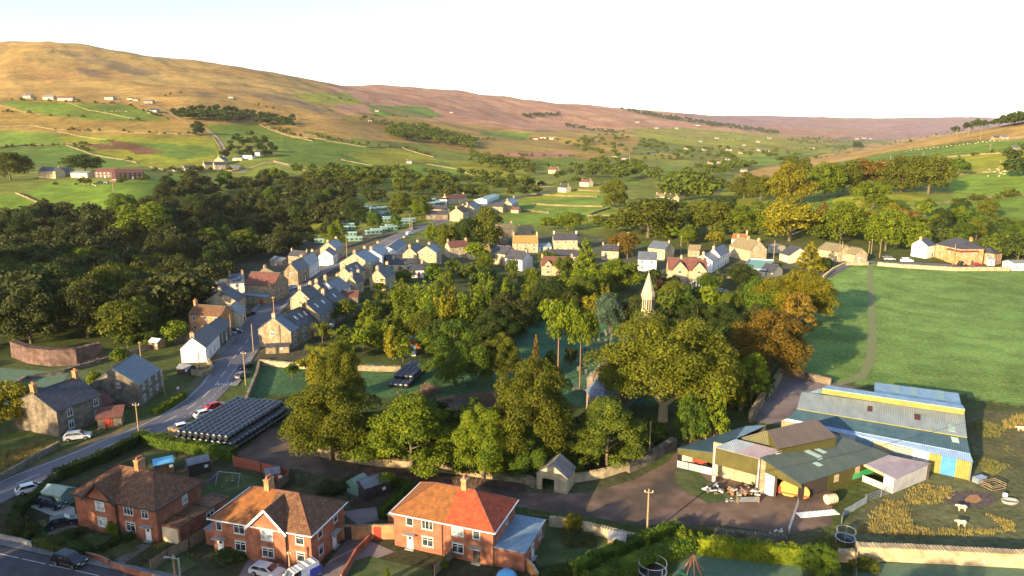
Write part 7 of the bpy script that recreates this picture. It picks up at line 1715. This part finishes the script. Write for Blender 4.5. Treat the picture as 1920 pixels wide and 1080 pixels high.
# ------------------------------------------------------------------ yard things
def prop(name, u, v, label, cat, build, hd=0, z=0, group=None, h=0):
    p = at(u, v, h); e = empty(name, Vector((p.x, p.y, p.z + z)), hd, label, cat, group); build(e); return e
def p_tank(e):
    m = MB(); m.tube((-.8,0,.8), (.8,0,.8), .75, n=14); m.build('tank', M['cream'], e); m = MB(); [m.tube((x,0,.8), (x+.08,0,.8), .78, n=14) for x in (-.5,0,.45)]; m.build('strap', M['wood'], e); m = MB(); m.box(-.7,-.5,0,.7,.5,.2); m.build('stand', M['darkwood'], e)
prop('round_tank', 1557, 944, 'cream banded round tank lying by the dark barn wall', 'tank', p_tank, .3)
def p_mach(e):
    m = MB(); m.tube((0,-.25,1.3), (0,.25,1.3), 1.4, n=24); m.tube((2.0,-.2,1.1), (2.0,.3,1.1), 1.1, n=20); m.build('drum', mat('ochre_drum', (.5,.3,.07), (.4,.24,.06), 1, .6), e); m = MB(); m.box(-1.8,-.4,.3,-1.2,.4,1.5); m.box(-1.2,-.3,.4,3,.3,.6); m.build('frame', M['doorred'], e)
pm = wa(.7, 0); e = empty('farm_machine', pm + Vector((.6, 1.2, 0)), math.atan2(iB.y - iL.y, iB.x - iL.x), 'ochre drummed farm machine inside the open barn front', 'machine'); p_mach(e)
def p_sheet(e):
    m = MB()
    for i in range(18): m.add([(i*.36,-.7,.1+.03*(i%2)),((i+1)*.36,-.7,.1+.03*((i+1)%2)),((i+1)*.36,.7,.1+.03*((i+1)%2)),(i*.36,.7,.1+.03*(i%2)),(i*.36,-.7,.02),((i+1)*.36,-.7,.02),((i+1)*.36,.7,.02),(i*.36,.7,.02)], [(0,1,2,3),(7,6,5,4),(0,4,5,1),(3,2,6,7)])
    m.build('sheet', M['pvc'], e)
prop('roof_sheet', 1496, 967, 'long white corrugated sheet lying on the yard edge', 'sheet', p_sheet, .16)
def gatef(L_, h=1.15, bars=5):
    def f(e):
        for i in range(bars): m = MB(); m.tube((0,0,.15+i*(h-.15)/(bars-1)), (L_,0,.15+i*(h-.15)/(bars-1)), .035, n=6); m.build('rail', M['metal'], e)
        for x in (0, L_/2, L_): m = MB(); m.tube((x,0,0), (x,0,h+.08), .05, n=6); m.build('post', M['metal'], e)
    return f
p1, p2 = at(1478, 1003), at(1496, 950); prop('field_gate', 1478, 1003, 'rusty blue field gate standing open at the yard corner', 'gate', gatef((p2 - p1).length, 1.4), math.atan2(p2.y - p1.y, p2.x - p1.x))
p1, p2 = at(1622, 942), at(1680, 922); prop('field_gate', 1622, 942, 'galvanised gate in front of the white sided shed', 'gate', gatef((p2 - p1).length, 1.3), math.atan2(p2.y - p1.y, p2.x - p1.x))
def sheetfence(e):
    pts = [at(1578, 982), at(1583, 968), at(1602, 957), at(1625, 943)]
    for i in range(3):
        a_, b2 = pts[i], pts[i + 1]; wallq('panel', [a_, b2, b2 + Vector((0,0,1.1)), a_ + Vector((0,0,1.2))], 'grey_sheet', e, .06)
prop('sheet_fence', 1578, 982, 'low curved fence of grey metal sheets', 'fence', sheetfence)
def p_gatestack(e):
    m = MB(); [m.bar((0, .1 * i, .3 + .12 * i), (3.4, .1 * i, .3 + .12 * i), .08, .1) for i in range(5)]; m.build('rails', M['metal'], e); m = MB(); m.box(0,-.1,0,.12,.6,1.0); m.box(3.3,-.1,0,3.42,.6,1.0); m.build('frame', M['wood'], e)
prop('stacked_gates', 1383, 944, 'small pile of grey rails in front of the open store', 'pile', p_gatestack, .05)
def p_scrap(seed, cols_):
    def f(e):
        rs = random.Random(seed)
        for i, c_ in enumerate(cols_):
            m = MB()
            for _ in range(7):
                q = Vector((rs.uniform(-1.4, 1.4), rs.uniform(-.9, .9), rs.uniform(.15, 1.1))); r = Vector((rs.uniform(-1, 1), rs.uniform(-.6, .6), rs.uniform(-.5, .6))); m.bar(q, q + r, rs.uniform(.06, .35), rs.uniform(.05, .3))
            m.build('scrap', M[c_], e)
    return f
prop('scrap_heap', 1385, 930, 'heap of rusty frames in the open store', 'scrap', p_scrap(1, ['terracotta','wood','rosy','metal'])); prop('scrap_heap', 1408, 928, 'jumble of timber and tins at the store corner', 'scrap', p_scrap(2, ['wood','pvc','terracotta','darkwood']))
prop('crate_stack', 1335, 926, 'grey wire crates with white boxes left of the store', 'crate', p_scrap(3, ['metal','pvc','wood','darkwood'])); prop('white_litter', 1368, 938, 'white bags lying in front of the store', 'bag', p_scrap(4, ['pvc','metal']), z=-.1).scale = (.5,.5,.3)
prop('stone_pile', 1458, 1006, 'small heap of white stones on the low wall', 'stones', p_scrap(5, ['pvc','concrete']), z=.1).scale = (.6,.5,.7)
def p_redm(e):
    m = MB(); m.box(-1.3,-.5,.5,.9,.5,1.3); m.tube((.5,0,1.2), (1.2,0,1.0), .5, n=10); m.build('body', M['doorred'], e); m = MB(); [m.tube((x,s*.5,.4), (x,s*.75,.4), .42, n=12) for x in (-.8,.8) for s in (-1,1)]; m.build('wheel', M['tyre'], e)
p = g0 + (g1 - g0) * .7; e = empty('red_machine', down(p) + Vector((.2, 1.6, 0)), -.2, 'red farm machine under the low shed', 'machine'); p_redm(e); e.location.z = .6
p = g0 + (g1 - g0) * .35; e = empty('yellow_machine', down(p) + Vector((.3, 1.8, 0)), -.2, 'dull yellow digger cab under the low shed', 'machine'); m = MB(); m.box(-1.1,-.5,.3,1.0,.5,1.6); m.build('body', M['cream'], e); m = MB(); m.box(-.5,-.52,1.6,.6,.52,2.1); m.build('cab', M['carglass'], e); e.location.z = .5
def p_bath(e):
    m = MB(); m.lathe([(.0,.1),(.9,.1),(1.15,.5),(1.22,.5),(1.0,.0),(0,0)], 16); m.build('basin', M['concrete'], e)
prop('feed_trough', 1893, 943, 'round grey feed trough on the grass by the fire scar', 'trough', p_bath).scale = (1.1,.7,1)
prop('white_drum', 1884, 934, 'white drum beside the feed trough', 'drum', lambda e: MB().lathe([(0,0),(.35,0),(.35,.8),(.3,.85),(0,.85)], 12).build('drum', M['pvc'], e))
def p_box(m_, sx, sy, sz):
    def f(e): m = MB(); m.box(-sx,-sy,0,sx,sy,sz); m.build('box', M[m_], e); m = MB(); m.box(-sx-.05,-sy-.05,sz+.003,sx+.05,sy+.05,sz+.08); m.build('lid', M['metal'], e)
    return f
prop('metal_box', 1836, 903, 'tilted grey metal box beside the long barn', 'box', p_box('grey_sheet', 1.1, .5, .8), .4)
def p_pen(e):
    for z in (.3,.7,1.0):
        m = MB(); P = [(-1.5,-1,z),(1.5,-1,z),(1.5,1,z),(-1.5,1,z)]; [m.bar(P[i], P[(i+1)%4], .05, .12) for i in range(4)]; m.build('rail', M['wood'], e)
prop('wooden_pen', 1862, 915, 'small weathered wooden pen next to the fire scar', 'pen', p_pen, .3)

# garden sheds: (u,v base centre, heading, L, W, h, wall, roof, label)
def p_shed(L_, W_, h, wl, rf, rise=.7):
    def f(e):
        g = gable_body(L_, W_, h, rise); mm = MB(); mm.add([(x - L_/2, y - W_/2, z) for x, y, z in g.v], g.f); mm.build('wall', M[wl], e)
        g = gable_roof(L_, W_, h, rise, .15, .1, t=.07); mm = MB(); mm.add([(x - L_/2, y - W_/2, z) for x, y, z in g.v], g.f); mm.build('roof', M[rf], e)
        dm = MB(); dm.box(-.4, -W_/2-.04, .05, .4, -W_/2-.003, min(1.8, h - .1)); dm.build('door', M['darkwood'], e)
        wn = MB(); wn.box(.8, -W_/2-.04, 1.0, 1.4, -W_/2-.003, 1.5); wn.build('window', M['pvc'], e)
    return f
SHEDS = [(113,942,rd,4,2.6,2.1,'greencab','greenroof','green panelled shed with pale green roof beside the left pair'),(308,884,D2(30),3,2.2,1.9,'darkwood','bluetarp','dark shed with bright blue sheet behind the left pair'),(372,884,D2(35),3.4,2.6,2.1,'darkwood','felt','black shed with pale felt roof and white window'),
 (700,926,D2(40),4.6,3.2,2.3,'darkwood','felt','large black garden shed with blue grey roof'),(672,922,D2(60),2.6,2.4,2.0,'greencab','greenroof','small glazed greenhouse left of the large black shed'),(1157,1026,rd,2.4,1.6,1.7,'wood','felt','low hutch with grey lid in the right hand garden'),
 (512,905,D2(25),2.2,1.8,2.0,'redwood','felt','raised red playhouse with pale roof'),(350,700,rd,3.6,2.4,1.6,'darkwood','felt','dark lean shed in front of the white gabled cottage'),(295,652,rd,3.0,2.6,2.0,'wood','pvc','small white roofed summerhouse by the dark wood'),
 (765,648,0,5.5,2.6,2.1,'wood','feltblue','blue roofed allotment shed left of the brown one'),(795,650,0,7,3.0,2.4,'redwood','felt','brown long allotment shed'),(768,665,0,3.4,2.4,1.9,'pvc','greenroof','small glazed shed below the blue roofed one'),(605,625,rd+.2,6,3.2,2.4,'white','pvc','white garden room with flat pale roof by the terrace'),
 (522,660,D2(10),6,2.6,1.8,'stone','slatedark','dark lean-to at the foot of the terrace gable'),(1215,460,0,3,2,2,'greencab','greenroof',None)]
M['greenroof'] = mat('green_roof_felt', (.20,.27,.22), (.27,.34,.29), 1, .6); M['bluetarp'] = mat('blue_sheet_cover', (.10,.36,.62), (.14,.42,.66), 1, .4)
for u, v, hd, L_, W_, h, wl, rf, lb in SHEDS:
    if lb: prop('garden_shed', u, v, lb, 'shed', p_shed(L_, W_, h, wl, rf), hd)
# fences
def fence(pts, h, mt, label, step=2.2, solid=True):
    P = [at(*q) for q in pts]; e = empty('garden_fence', P[0], 0, label, 'fence'); bd = MB(); n_ = 0
    for a_, b2 in zip(P[:-1], P[1:]):
        d = b2 - a_; L_ = d.length; d.normalize(); k = max(1, int(L_ / step))
        for i in range(k + 1):
            q = a_ + d * (L_ * i / k) - P[0]; pm = MB(); pm.box(q.x - .06, q.y - .06, -.2, q.x + .06, q.y + .06, h + .12); pm.build('post', M['wood'], e)
        q0, q1 = a_ - P[0], b2 - P[0]
        if solid: bd.bar((q0.x, q0.y, h / 2 + .03), (q1.x, q1.y, h / 2 + .03), .05, h - .1)
        else: [bd.bar((q0.x, q0.y, z), (q1.x, q1.y, z), .05, .1) for z in (h * .35, h * .85)]
    bd.build('boards' if solid else 'rails', M[mt], e); return e
fence([(438,874),(490,886),(543,900)], 1.9, 'redwood', 'red brown board fence at the end of the play garden'); fence([(284,1072),(315,1050),(355,1030),(400,1000)], 1.7, 'wood', 'weathered fence between the left and middle pairs')
fence([(543,900),(520,920),(505,935)], 1.6, 'wood', 'fence beside the raised red playhouse'); fence([(815,1080),(835,1060),(850,1045)], 1.5, 'wood', 'grey fence dividing the front gardens of the right pair')
fence([(1603,1058),(1604,1080),(1605,1110)], 1.6, 'wood', 'fence post line at the paddock corner'); fence([(1000,975),(1080,985),(1180,1010),(1220,1020)], 1.1, 'wood', 'thin rail fence along the right garden end', 3, False)
fence([(1612,1035),(1700,1032),(1800,1038),(1930,1046)], 1.2, 'pole', 'post and wire fence behind the golden wall', 4.5, False); fence([(150,690),(200,672),(240,655)], 1.2, 'wood', 'rickety fence above the square stone house', 2.5, False)
fence([(170,822),(200,806),(228,795)], 1.1, 'wood', 'low fence by the porch of the dark stone cottage', 2, False)
wall_line([(150,1042),(190,1052),(205,1060)], .8, .25, 'brick', 'low brick front wall left of the path gap', cope=False, rough=.01); wall_line([(208,1064),(260,1080),(330,1098)], .8, .25, 'brick', 'low brick front wall right of the path gap', cope=False, rough=.01)
wall_line([(0,1010),(40,1018),(62,1026)], .7, .3, 'concrete', 'kerb wall at the far left of the side street', cope=False, rough=.01); wall_line([(985,1065),(1000,1080),(1008,1095)], 1.6, .3, 'orangebrick', 'curved orange brick wall stub by the right pair', cope=False, rough=.01)
wall_line([(640,1090),(668,1040),(690,1018),(700,1003)], 1.0, .25, 'brick', 'brick wall along the drive of the middle pair', cope=False, rough=.01); wall_line([(1570,1052),(1600,1052)], 1.6, .5, 'stonepale', 'short stone pier beside the round tree', cope=True)
# porch of the dark stone cottage
def p_porch(e):
    m = MB(); m.box(0, 0, -.3, 4.2, 3.2, 2.2); m.build('wall', M['stonedark'], e); m = MB(); roof_slab(m, (-.3,-.4,2.1), (4.5,-.4,2.1), (4.5,3.4,3.3), (-.3,3.4,3.3), .1); m.build('roof', M['rosytile'], e); m = MB(); m.box(1.2,-.08,0,2.2,-.003,1.9); m.box(2.4,-.08,0,2.6,-.003,1.9); m.build('door', M['doorred'], e)
prop('porch', 184, 804, 'stone porch with red roof joined to the dark stone cottage', 'porch', p_porch, D2(20))
house(188, 762, 212, 752, h=2.6, W=5, rise=2, wall=SD_, roof='rosytile', label='small brown roofed wing between the two dark stone houses', name='stone_wing', ch=(), win=None)

# ------------------------------------------------------------------ play things, trampolines, washing pole
def p_swing(e):
    m = MB(); m.tube((0,0,2.0), (4,0,2.0), .05, n=6); [m.tube((x,0,2.0), (x,s*.9,0), .05, n=6) for x in (0,4) for s in (-1,1)]; m.build('frame', M['metal'], e)
    m = MB(); m.bar((-.2,0,1.5), (-1.8,-.6,.15), .5, .06); m.build('slide', mat('purple_plastic', (.18,.05,.5), (.15,.04,.42), 1, .4), e)
    for x in (1.5, 2.6): m = MB(); m.tube((x,0,2), (x,0,.6), .02, n=4); m.box(x-.2,-.12,.52,x+.2,.12,.6); m.build('swing_seat', M['rose_sheet'], e)
prop('swing_set', 410, 905, 'swing set with purple slide in the play garden', 'swing', p_swing, D2(-10))
def p_climb(e):
    for s in (-1, 1): m = MB(); m.tube((s*1.0,-.8,0), (s*.1,0,2.6), .06, n=6); m.tube((s*1.0,.8,0), (s*.1,0,2.6), .06, n=6); m.tube((0,s*1.2,0), (0,0,2.6), .06, n=6); m.build('leg', M['terracotta'], e)
    m = MB(); m.bar((0,0,2.5), (1.6,.3,0.1), .08, .08); m.build('beam', M['terracotta'], e)
prop('climbing_frame', 1298, 1075, 'orange wooden climbing frame on the frosted lawn', 'climbing frame', p_climb)
def p_tramp(r):
    def f(e):
        m = MB(); m.lathe([(r,.8),(r+.1,.85),(r,.9),(r-.12,.85),(r,.8)], 24); m.build('rim', M['metal'], e); m = MB(); m.lathe([(0,.82),(r-.1,.82),(r-.1,.8),(0,.8)], 24); m.build('mat', M['black'], e)
        for k in range(6): m = MB(); a = k * math.pi / 3; m.tube((r*math.cos(a), r*math.sin(a), 0), (r*math.cos(a), r*math.sin(a), 2.0), .03, n=5); m.build('leg', M['metal'], e)
        m = MB(); m.lathe([(r,1.98),(r+.04,2.0),(r,2.02),(r-.04,2.0),(r,1.98)], 24); m.build('hoop', M['metal'], e)
    return f
prop('trampoline', 1223, 1080, 'trampoline with hoop at the bottom edge by the conifer hedge', 'trampoline', p_tramp(1.8)); prop('trampoline', 1584, 1018, 'dark round trampoline behind the round tree', 'trampoline', p_tramp(1.3))
prop('tarpaulin', 950, 1085, 'blue covered mound at the foot of the orange wall', 'tarpaulin', lambda e: MB().lathe([(1.5,0),(1.3,.6),(.7,1.1),(0,1.25)], 10).build('cover', M['bluetarp'], e)); prop('wheelie_bin', 993, 1068, 'blue wheelie bin beside the right pair', 'bin', p_box('bluepanel', .3, .35, 1.0))
prop('slide', 1270, 1083, 'small green plastic slide near the trampoline', 'slide', lambda e: MB().bar((0,0,.9), (1.4,.2,.1), .5, .08).build('chute', M['greenpaint'], e))

# ------------------------------------------------------------------ poles and wires
def pole(u, v, vt, label, arm=1.4, name='telegraph_pole', mt='pole', lamp=False, m_r=.14):
    p = at(u, v); h = max(4, min(13, (v - vt) * mpp(p) * 1.03)); e = empty(name, p, rnd.uniform(-.4, .4), label, 'pole'); s = .16 if mpp(p) < .3 else .22
    m = MB(); m.tube((0,0,-.3), (0,0,h), s, s * .75, n=8); m.build('shaft', M[mt], e)
    if arm: m = MB(); m.bar((-arm/2,0,h-.5), (arm/2,0,h-.5), .12, .14); m.build('crossarm', M[mt], e); m = MB(); [m.tube((x,0,h-.43), (x,0,h-.2), .06, n=6) for x in (-arm*.45, 0, arm*.45)]; m.build('insulator', M['pvc'], e)
    if lamp: m = MB(); m.bar((0,0,h-.1), (-1.3,0,h+.15), .1, .1); m.build('bracket', M['metal'], e); m = MB(); m.box(-1.8,-.12,h+.08,-1.2,.12,h+.22); m.build('lamp_head', M['metal'], e)
    return p, h
PL = [(1213,1006,912,'tall lit telegraph pole on the farm yard edge',1.2),(1217,862,787,'pale pole left of the forked sycamore',0),(1323,826,780,'lit pole beneath the big sycamore',.4),(262,823,753,'telegraph pole by the bright clipped hedge',1.2),(309,741,690,'slim pole beside the square stone house',0),
 (461,722,658,'telegraph pole beside the paddock wall',1.2),(435,640,590,'thin street lamp pole by the stone wing',0),(476,666,607,'tall pole where the terrace begins',0),(515,600,556,'dark pole in the middle of the village street',.8),(264,668,640,'pole between the wood and the square stone house',.5),
 (374,690,655,'slim pole before the white gable',0),(651,490,440,'tall pole left of the street row',0),(1176,485,436,'pole in front of the reddish brown tree',1.0),(1276,475,443,'pole right of the pale lit gable house',.4),(1449,505,452,'tall pole by the mint roofed yard',0),(1577,490,453,'lit pole in front of the farm gables',0),
 (1628,480,453,'first of three poles by the field gate',.3),(1633,478,449,'second of three poles by the field gate',.3),(1649,483,449,'third of three poles by the field gate',0),(1787,497,459,'pole in front of the apartment block',0),(1873,325,302,'double pole on the right hillside',1.5),(769,430,402,'pole by the caravan park',0),(773,432,414,'lamp pole by the white van',0),
 (842,412,392,'lamp pole by the road end house',0),(949,365,353,'first pole along the valley road',.8),(980,362,347,'second pole along the valley road',.8),(1006,358,342,'third pole along the valley road',.8),(1014,362,346,'fourth pole along the valley road',.8),(1793,259,243,'first pole high on the right slope',1),(1815,256,240,'second pole high on the right slope',1),(1838,262,245,'third pole high on the right slope',1),
 (1855,290,272,'pole by the yellow gorse on the right slope',1),(1668,310,292,'thin pole in the green field above the beeches',0),(1730,298,285,'thin pole in the upper green field',0),(213,362,338,'pole in the field below the dark red barns',.8),(545,1085,1035,'pale wooden pole before the middle brick pair',.4)]
for u, v, vt, lb, arm in PL: pole(u, v, vt, lb, arm)
pole(330, 1096, 1036, 'lit post with insulator in the front garden', .3); pole(340, 1100, 1058, 'street lamp by the front garden post', 0, 'street_lamp', 'metal', True)
def wire(u0, v0, h0, u1, v1, h1, label, sag=1.0):
    a_, b2 = at(u0, v0), at(u1, v1); a_ = a_ + Vector((0,0,h0)); b2 = b2 + Vector((0,0,h1)); m = MB(); P = [a_ + (b2 - a_) * (i / 14) - Vector((0, 0, sag * 4 * (i / 14) * (1 - i / 14))) for i in range(15)]
    for i in range(14): m.tube(P[i], P[i + 1], .03, n=4, cap=False)
    tag(m.build('overhead_wire', M['lead']), label, 'wire')
wire(262,823,6.6,461,722,6.6,'overhead wire from the hedge pole to the paddock pole'); wire(264,668,3.6,-30,690,6,'overhead wire crossing in front of the curved wall'); wire(1213,1006,7,1960,820,9,'overhead wire over the white sided shed',2)
# warning sign by the bend
def p_sign(e): m = MB(); m.tube((0,0,0), (0,0,2.2), .04, n=6); m.build('post', M['metal'], e); m = MB(); m.add([(-.45,-.05,1.6),(.45,-.05,1.6),(0,-.05,2.4)], [(0,1,2)]); m.add([(-.45,-.02,1.6),(.45,-.02,1.6),(0,-.02,2.4)], [(0,2,1)]); m.build('sign_plate', M['pvc'], e); m = MB(); [m.bar(a_, b2, .03, .07) for a_, b2 in (((-.45,-.06,1.6),(.45,-.06,1.6)),((.45,-.06,1.6),(0,-.06,2.4)),((0,-.06,2.4),(-.45,-.06,1.6)))]; m.build('sign_border', M['doorred'], e)
prop('road_sign', 335, 742, 'triangular warning sign on the verge at the bend', 'sign', p_sign, D2(40))

# ------------------------------------------------------------------ gravestones
rs = random.Random(4); gv = []
for r_ in range(6):
    for c in range(9):
        gv.append((1092 + c * 13 + rs.uniform(-4, 4) + r_ * 2, 622 + r_ * 9 + rs.uniform(-2, 2)))
gv += [(1075 + i * 11 + rs.uniform(-2,2), 735 + rs.uniform(-3,3)) for i in range(3)] + [(1085 + i*12, 700 + rs.uniform(-6,6)) for i in range(5)] + [(885,722),(870,728),(915,727)]
for u, v in gv:
    if 1128 < u < 1250 and v > 650 or u > 1205: continue
    w_ = rs.uniform(.35, .5); h = rs.uniform(.8, 1.3); m = MB(); m.prism([(-w_, 0, -.1), (w_, 0, -.1), (w_, 0, h * .8), (w_ * .6, 0, h), (-w_ * .6, 0, h), (-w_, 0, h * .8)], (0, .16, 0)); o = m.build('gravestone', M['stonegrey'], None, at(u, v)); o.rotation_euler = (rs.uniform(-.06, .06), 0, rs.uniform(-.4, .1)); tag(o, 'grey gravestone standing in the churchyard grass' , 'gravestone', 'gravestones in the churchyard')

# ------------------------------------------------------------------ caravans
def caravan():
    e = empty('static_caravan', (0,0,0)); m = MB(); m.box(-5,-1.6,.5,5,1.6,2.8); m.build('body', M['greencab'], e)
    m = MB(); n = 6; P = [(-5.15, 1.75 * math.cos(math.pi * k / n), 2.8 + .5 * math.sin(math.pi * k / n)) for k in range(n + 1)]; m.prism(P, (10.3, 0, 0)); m.build('roof', M['cabroof'], e)
    for x in (-3.6, -1, 1.6, 4): m = MB(); m.box(x-.6,-1.65,1.4,x+.6,-1.603,2.3); m.build('window', M['glass'], e)
    m = MB(); m.box(-5.05,-1.1,1.3,-5.003,1.1,2.4); m.build('end_window', M['glass'], e); return e
proto_c = caravan(); cv = []
for r_, (u0, v0, u1, v1, n) in enumerate([(636,407,666,404,2),(638,412,668,409,2),(640,417,670,414,2),(641,422,668,419,2),(641,428,660,426,1),(642,434,662,431,1),(646,445,662,443,1),(655,455,672,452,1),(600,458,612,455,1),(680,396,700,392,2),(700,398,728,394,2),(696,442,716,436,2),(725,435,742,428,2),(752,424,768,416,2),(700,410,730,402,2),(796,382,816,378,3),(800,388,826,384,3),(710,420,740,412,2)]):
    for i in range(n): cv.append((u0 + (u1 - u0) * (i + .5) / n, v0 + (v1 - v0) * (i + .5) / n, r_))
for i, (u, v, r_) in enumerate(cv):
    o = proto_c if i == 0 else copy_tree(proto_c); o.location = at(u, v); o.rotation_euler = (0, 0, D2(8 if r_ < 9 else 30) + rnd.uniform(-.05, .05))
    tag(o, 'pale green static caravan in the park between the trees', 'caravan', 'static caravans in the park')
# mint roofed yard
q = [W3(1392,504,3), W3(1436,507,3), W3(1452,489,3), W3(1405,486,3)]
b = root('yard_building', q[0], 'flat mint green roofed building with white parapet', 'building'); panel('roof', q, 'cabroof', b); M['mint'] = mat('mint_roof', (.14,.30,.25), (.18,.34,.29), 1, .7); b.children[0].data.materials[0] = M['mint']
for i in range(4): a_, b2 = q[i], q[(i + 1) % 4]; wallq('parapet', [down(a_, a_.z - 3), down(b2, b2.z - 3), b2 + Vector((0,0,.5)), a_ + Vector((0,0,.5))], 'white_sheet' if i else 'grey_sheet', b, .2)

# ------------------------------------------------------------------ sheep
def sheep_mesh():
    bm = bmesh.new()
    def ell(c, r, rot=0): 
        mt = Matrix.Translation(c) @ Matrix.Rotation(rot, 4, 'Y') @ Matrix.Diagonal((*r, 1)); bmesh.ops.create_uvsphere(bm, u_segments=14, v_segments=9, radius=1, matrix=mt)
    ell((0,0,.62), (.52,.27,.27)); ell((.3,0,.66), (.25,.24,.27)); ell((-.32,0,.64), (.26,.26,.27)); ell((.55,0,.74), (.2,.13,.16), -.5); ell((.74,0,.78), (.17,.09,.1), .5); ell((-.58,0,.6), (.06,.05,.14))
    for s in (-1, 1): ell((.66, s*.12, .86), (.04,.09,.03))
    for x in (.32, -.36):
        for s in (-1, 1):
            r_ = bmesh.ops.create_cone(bm, cap_ends=True, segments=8, radius1=.035, radius2=.07, depth=.5, matrix=Matrix.Translation((x, s*.14, .25)))
    me = bpy.data.meshes.new('body'); bm.to_mesh(me); bm.free(); o = bpy.data.objects.new('tmp', me); col.objects.link(o)
    r_ = o.modifiers.new('r', 'REMESH'); r_.mode = 'VOXEL'; r_.voxel_size = .028; r_.use_smooth_shade = True
    m2 = bpy.data.meshes.new_from_object(o.evaluated_get(bpy.context.evaluated_depsgraph_get())); bpy.data.objects.remove(o); m2.materials.append(mat('fleece', (.62,.52,.38), (.45,.37,.26), 6, .95, bump=.02)); return m2
shm = sheep_mesh()
SHP = [(1803,958,'sheep standing in the gold grass below the fire scar',2.9),(1802,987,'sheep grazing under the dry grass bank',3.0),(1833,1047,'pinkish sheep on the golden wall side',.2),(1840,1059,'sheep facing the viewer below the golden wall',1.6),(1913,808,'sheep at the far right field edge',3.1)]
for u, v, lb, hd in SHP:
    o = bpy.data.objects.new('sheep', shm); col.objects.link(o); o.location = at(u, v); o.rotation_euler = (0, 0, hd); o.scale = (1.15,)*3; tag(o, lb, 'sheep')
rs = random.Random(8)
for k in range(64):
    if k < 26: u, v = 1700 + k * 7.5 + rs.uniform(-2, 2), 284 - k * .85 + rs.uniform(-1, 1)
    elif k < 40: u, v = rs.uniform(1850, 1915), rs.uniform(318, 332)
    elif k < 46: u, v = rs.uniform(150, 190), rs.uniform(343, 352)
    else: u, v = rs.uniform(195, 240), 209 + rs.uniform(-.6, .6)
    o = bpy.data.objects.new('sheep', shm); col.objects.link(o); o.location = at(u, v); o.rotation_euler = (0, 0, rs.uniform(0, 6.28)); o.scale = (1.2,)*3
    tag(o, 'white sheep grazing on a distant hillside pasture', 'sheep', 'distant sheep')
# plants in the front gardens
for u, vt, wp, h, pr, c_, lb in [(208,977,24,2.4,'bush1','bright','rounded lime bush at the front of the left pair'),(1540,1020,74,5,'big1','green','large round dark green bush at the bottom edge'),(1075,962,34,3.0,'round2','gold','small bright yellow tree in the right garden'),
 (1358,0,0,0,'bush0','green',None),(725,1062,16,2.2,'cone1','bright','tiny pale sapling on the front lawn'),(830,1045,24,1.6,'bush0','bright','lime shrub at the foot of the right pair'),(40,975,60,2.4,'bush1','brown','brown shrub mass in the far left garden'),(120,1000,60,1.5,'bush1','dark','dark flower bed shrubs before the left pair'),
 (40,985,1,1,'bush0','green',None),(1085,1002,70,1.1,'bush1','brown','grey flower bed in the right garden'),(660,895,50,2.2,'bush1','dark','dark shrubs beside the red playhouse'),(620,905,60,1.4,'bush1','brown','weedy bush in the middle back garden'),(1285,990,36,3.0,'bush1','bright','leafy shrub at the corner of the golden hedge'),
 (290,690,22,3,'bush1','bright','clipped yellow green ball by the summerhouse'),(270,684,26,3,'bush1','gold','golden ball shrub by the summerhouse'),(225,650,40,5,'small1','bright','yellow green bush behind the square stone house'),(172,692,24,5,'small2','bright','little green tree behind the dark stone cottage'),
 (935,1000,14,2.6,'cone1','gold','climber on the orange lit wall'),(545,680,30,4,'small1','green','green bush in the terrace garden'),(575,668,34,4,'small2','gold','golden green bush in the terrace garden'),(636,614,14,3,'bush1','gold','bright yellow shrub by the white garden room'),(430,1035,60,1.3,'bush1','dark','dark border plants before the middle pair'),(1625,1045,50,1.6,'bush0','olive','dry shrub at the paddock corner'),
 (1815,905,0,0,'bush0','green',None),(1652,265,0,0,'bush0','green',None)]:
    if lb: treetop(u, vt, wp, h, pr, c_, lb)
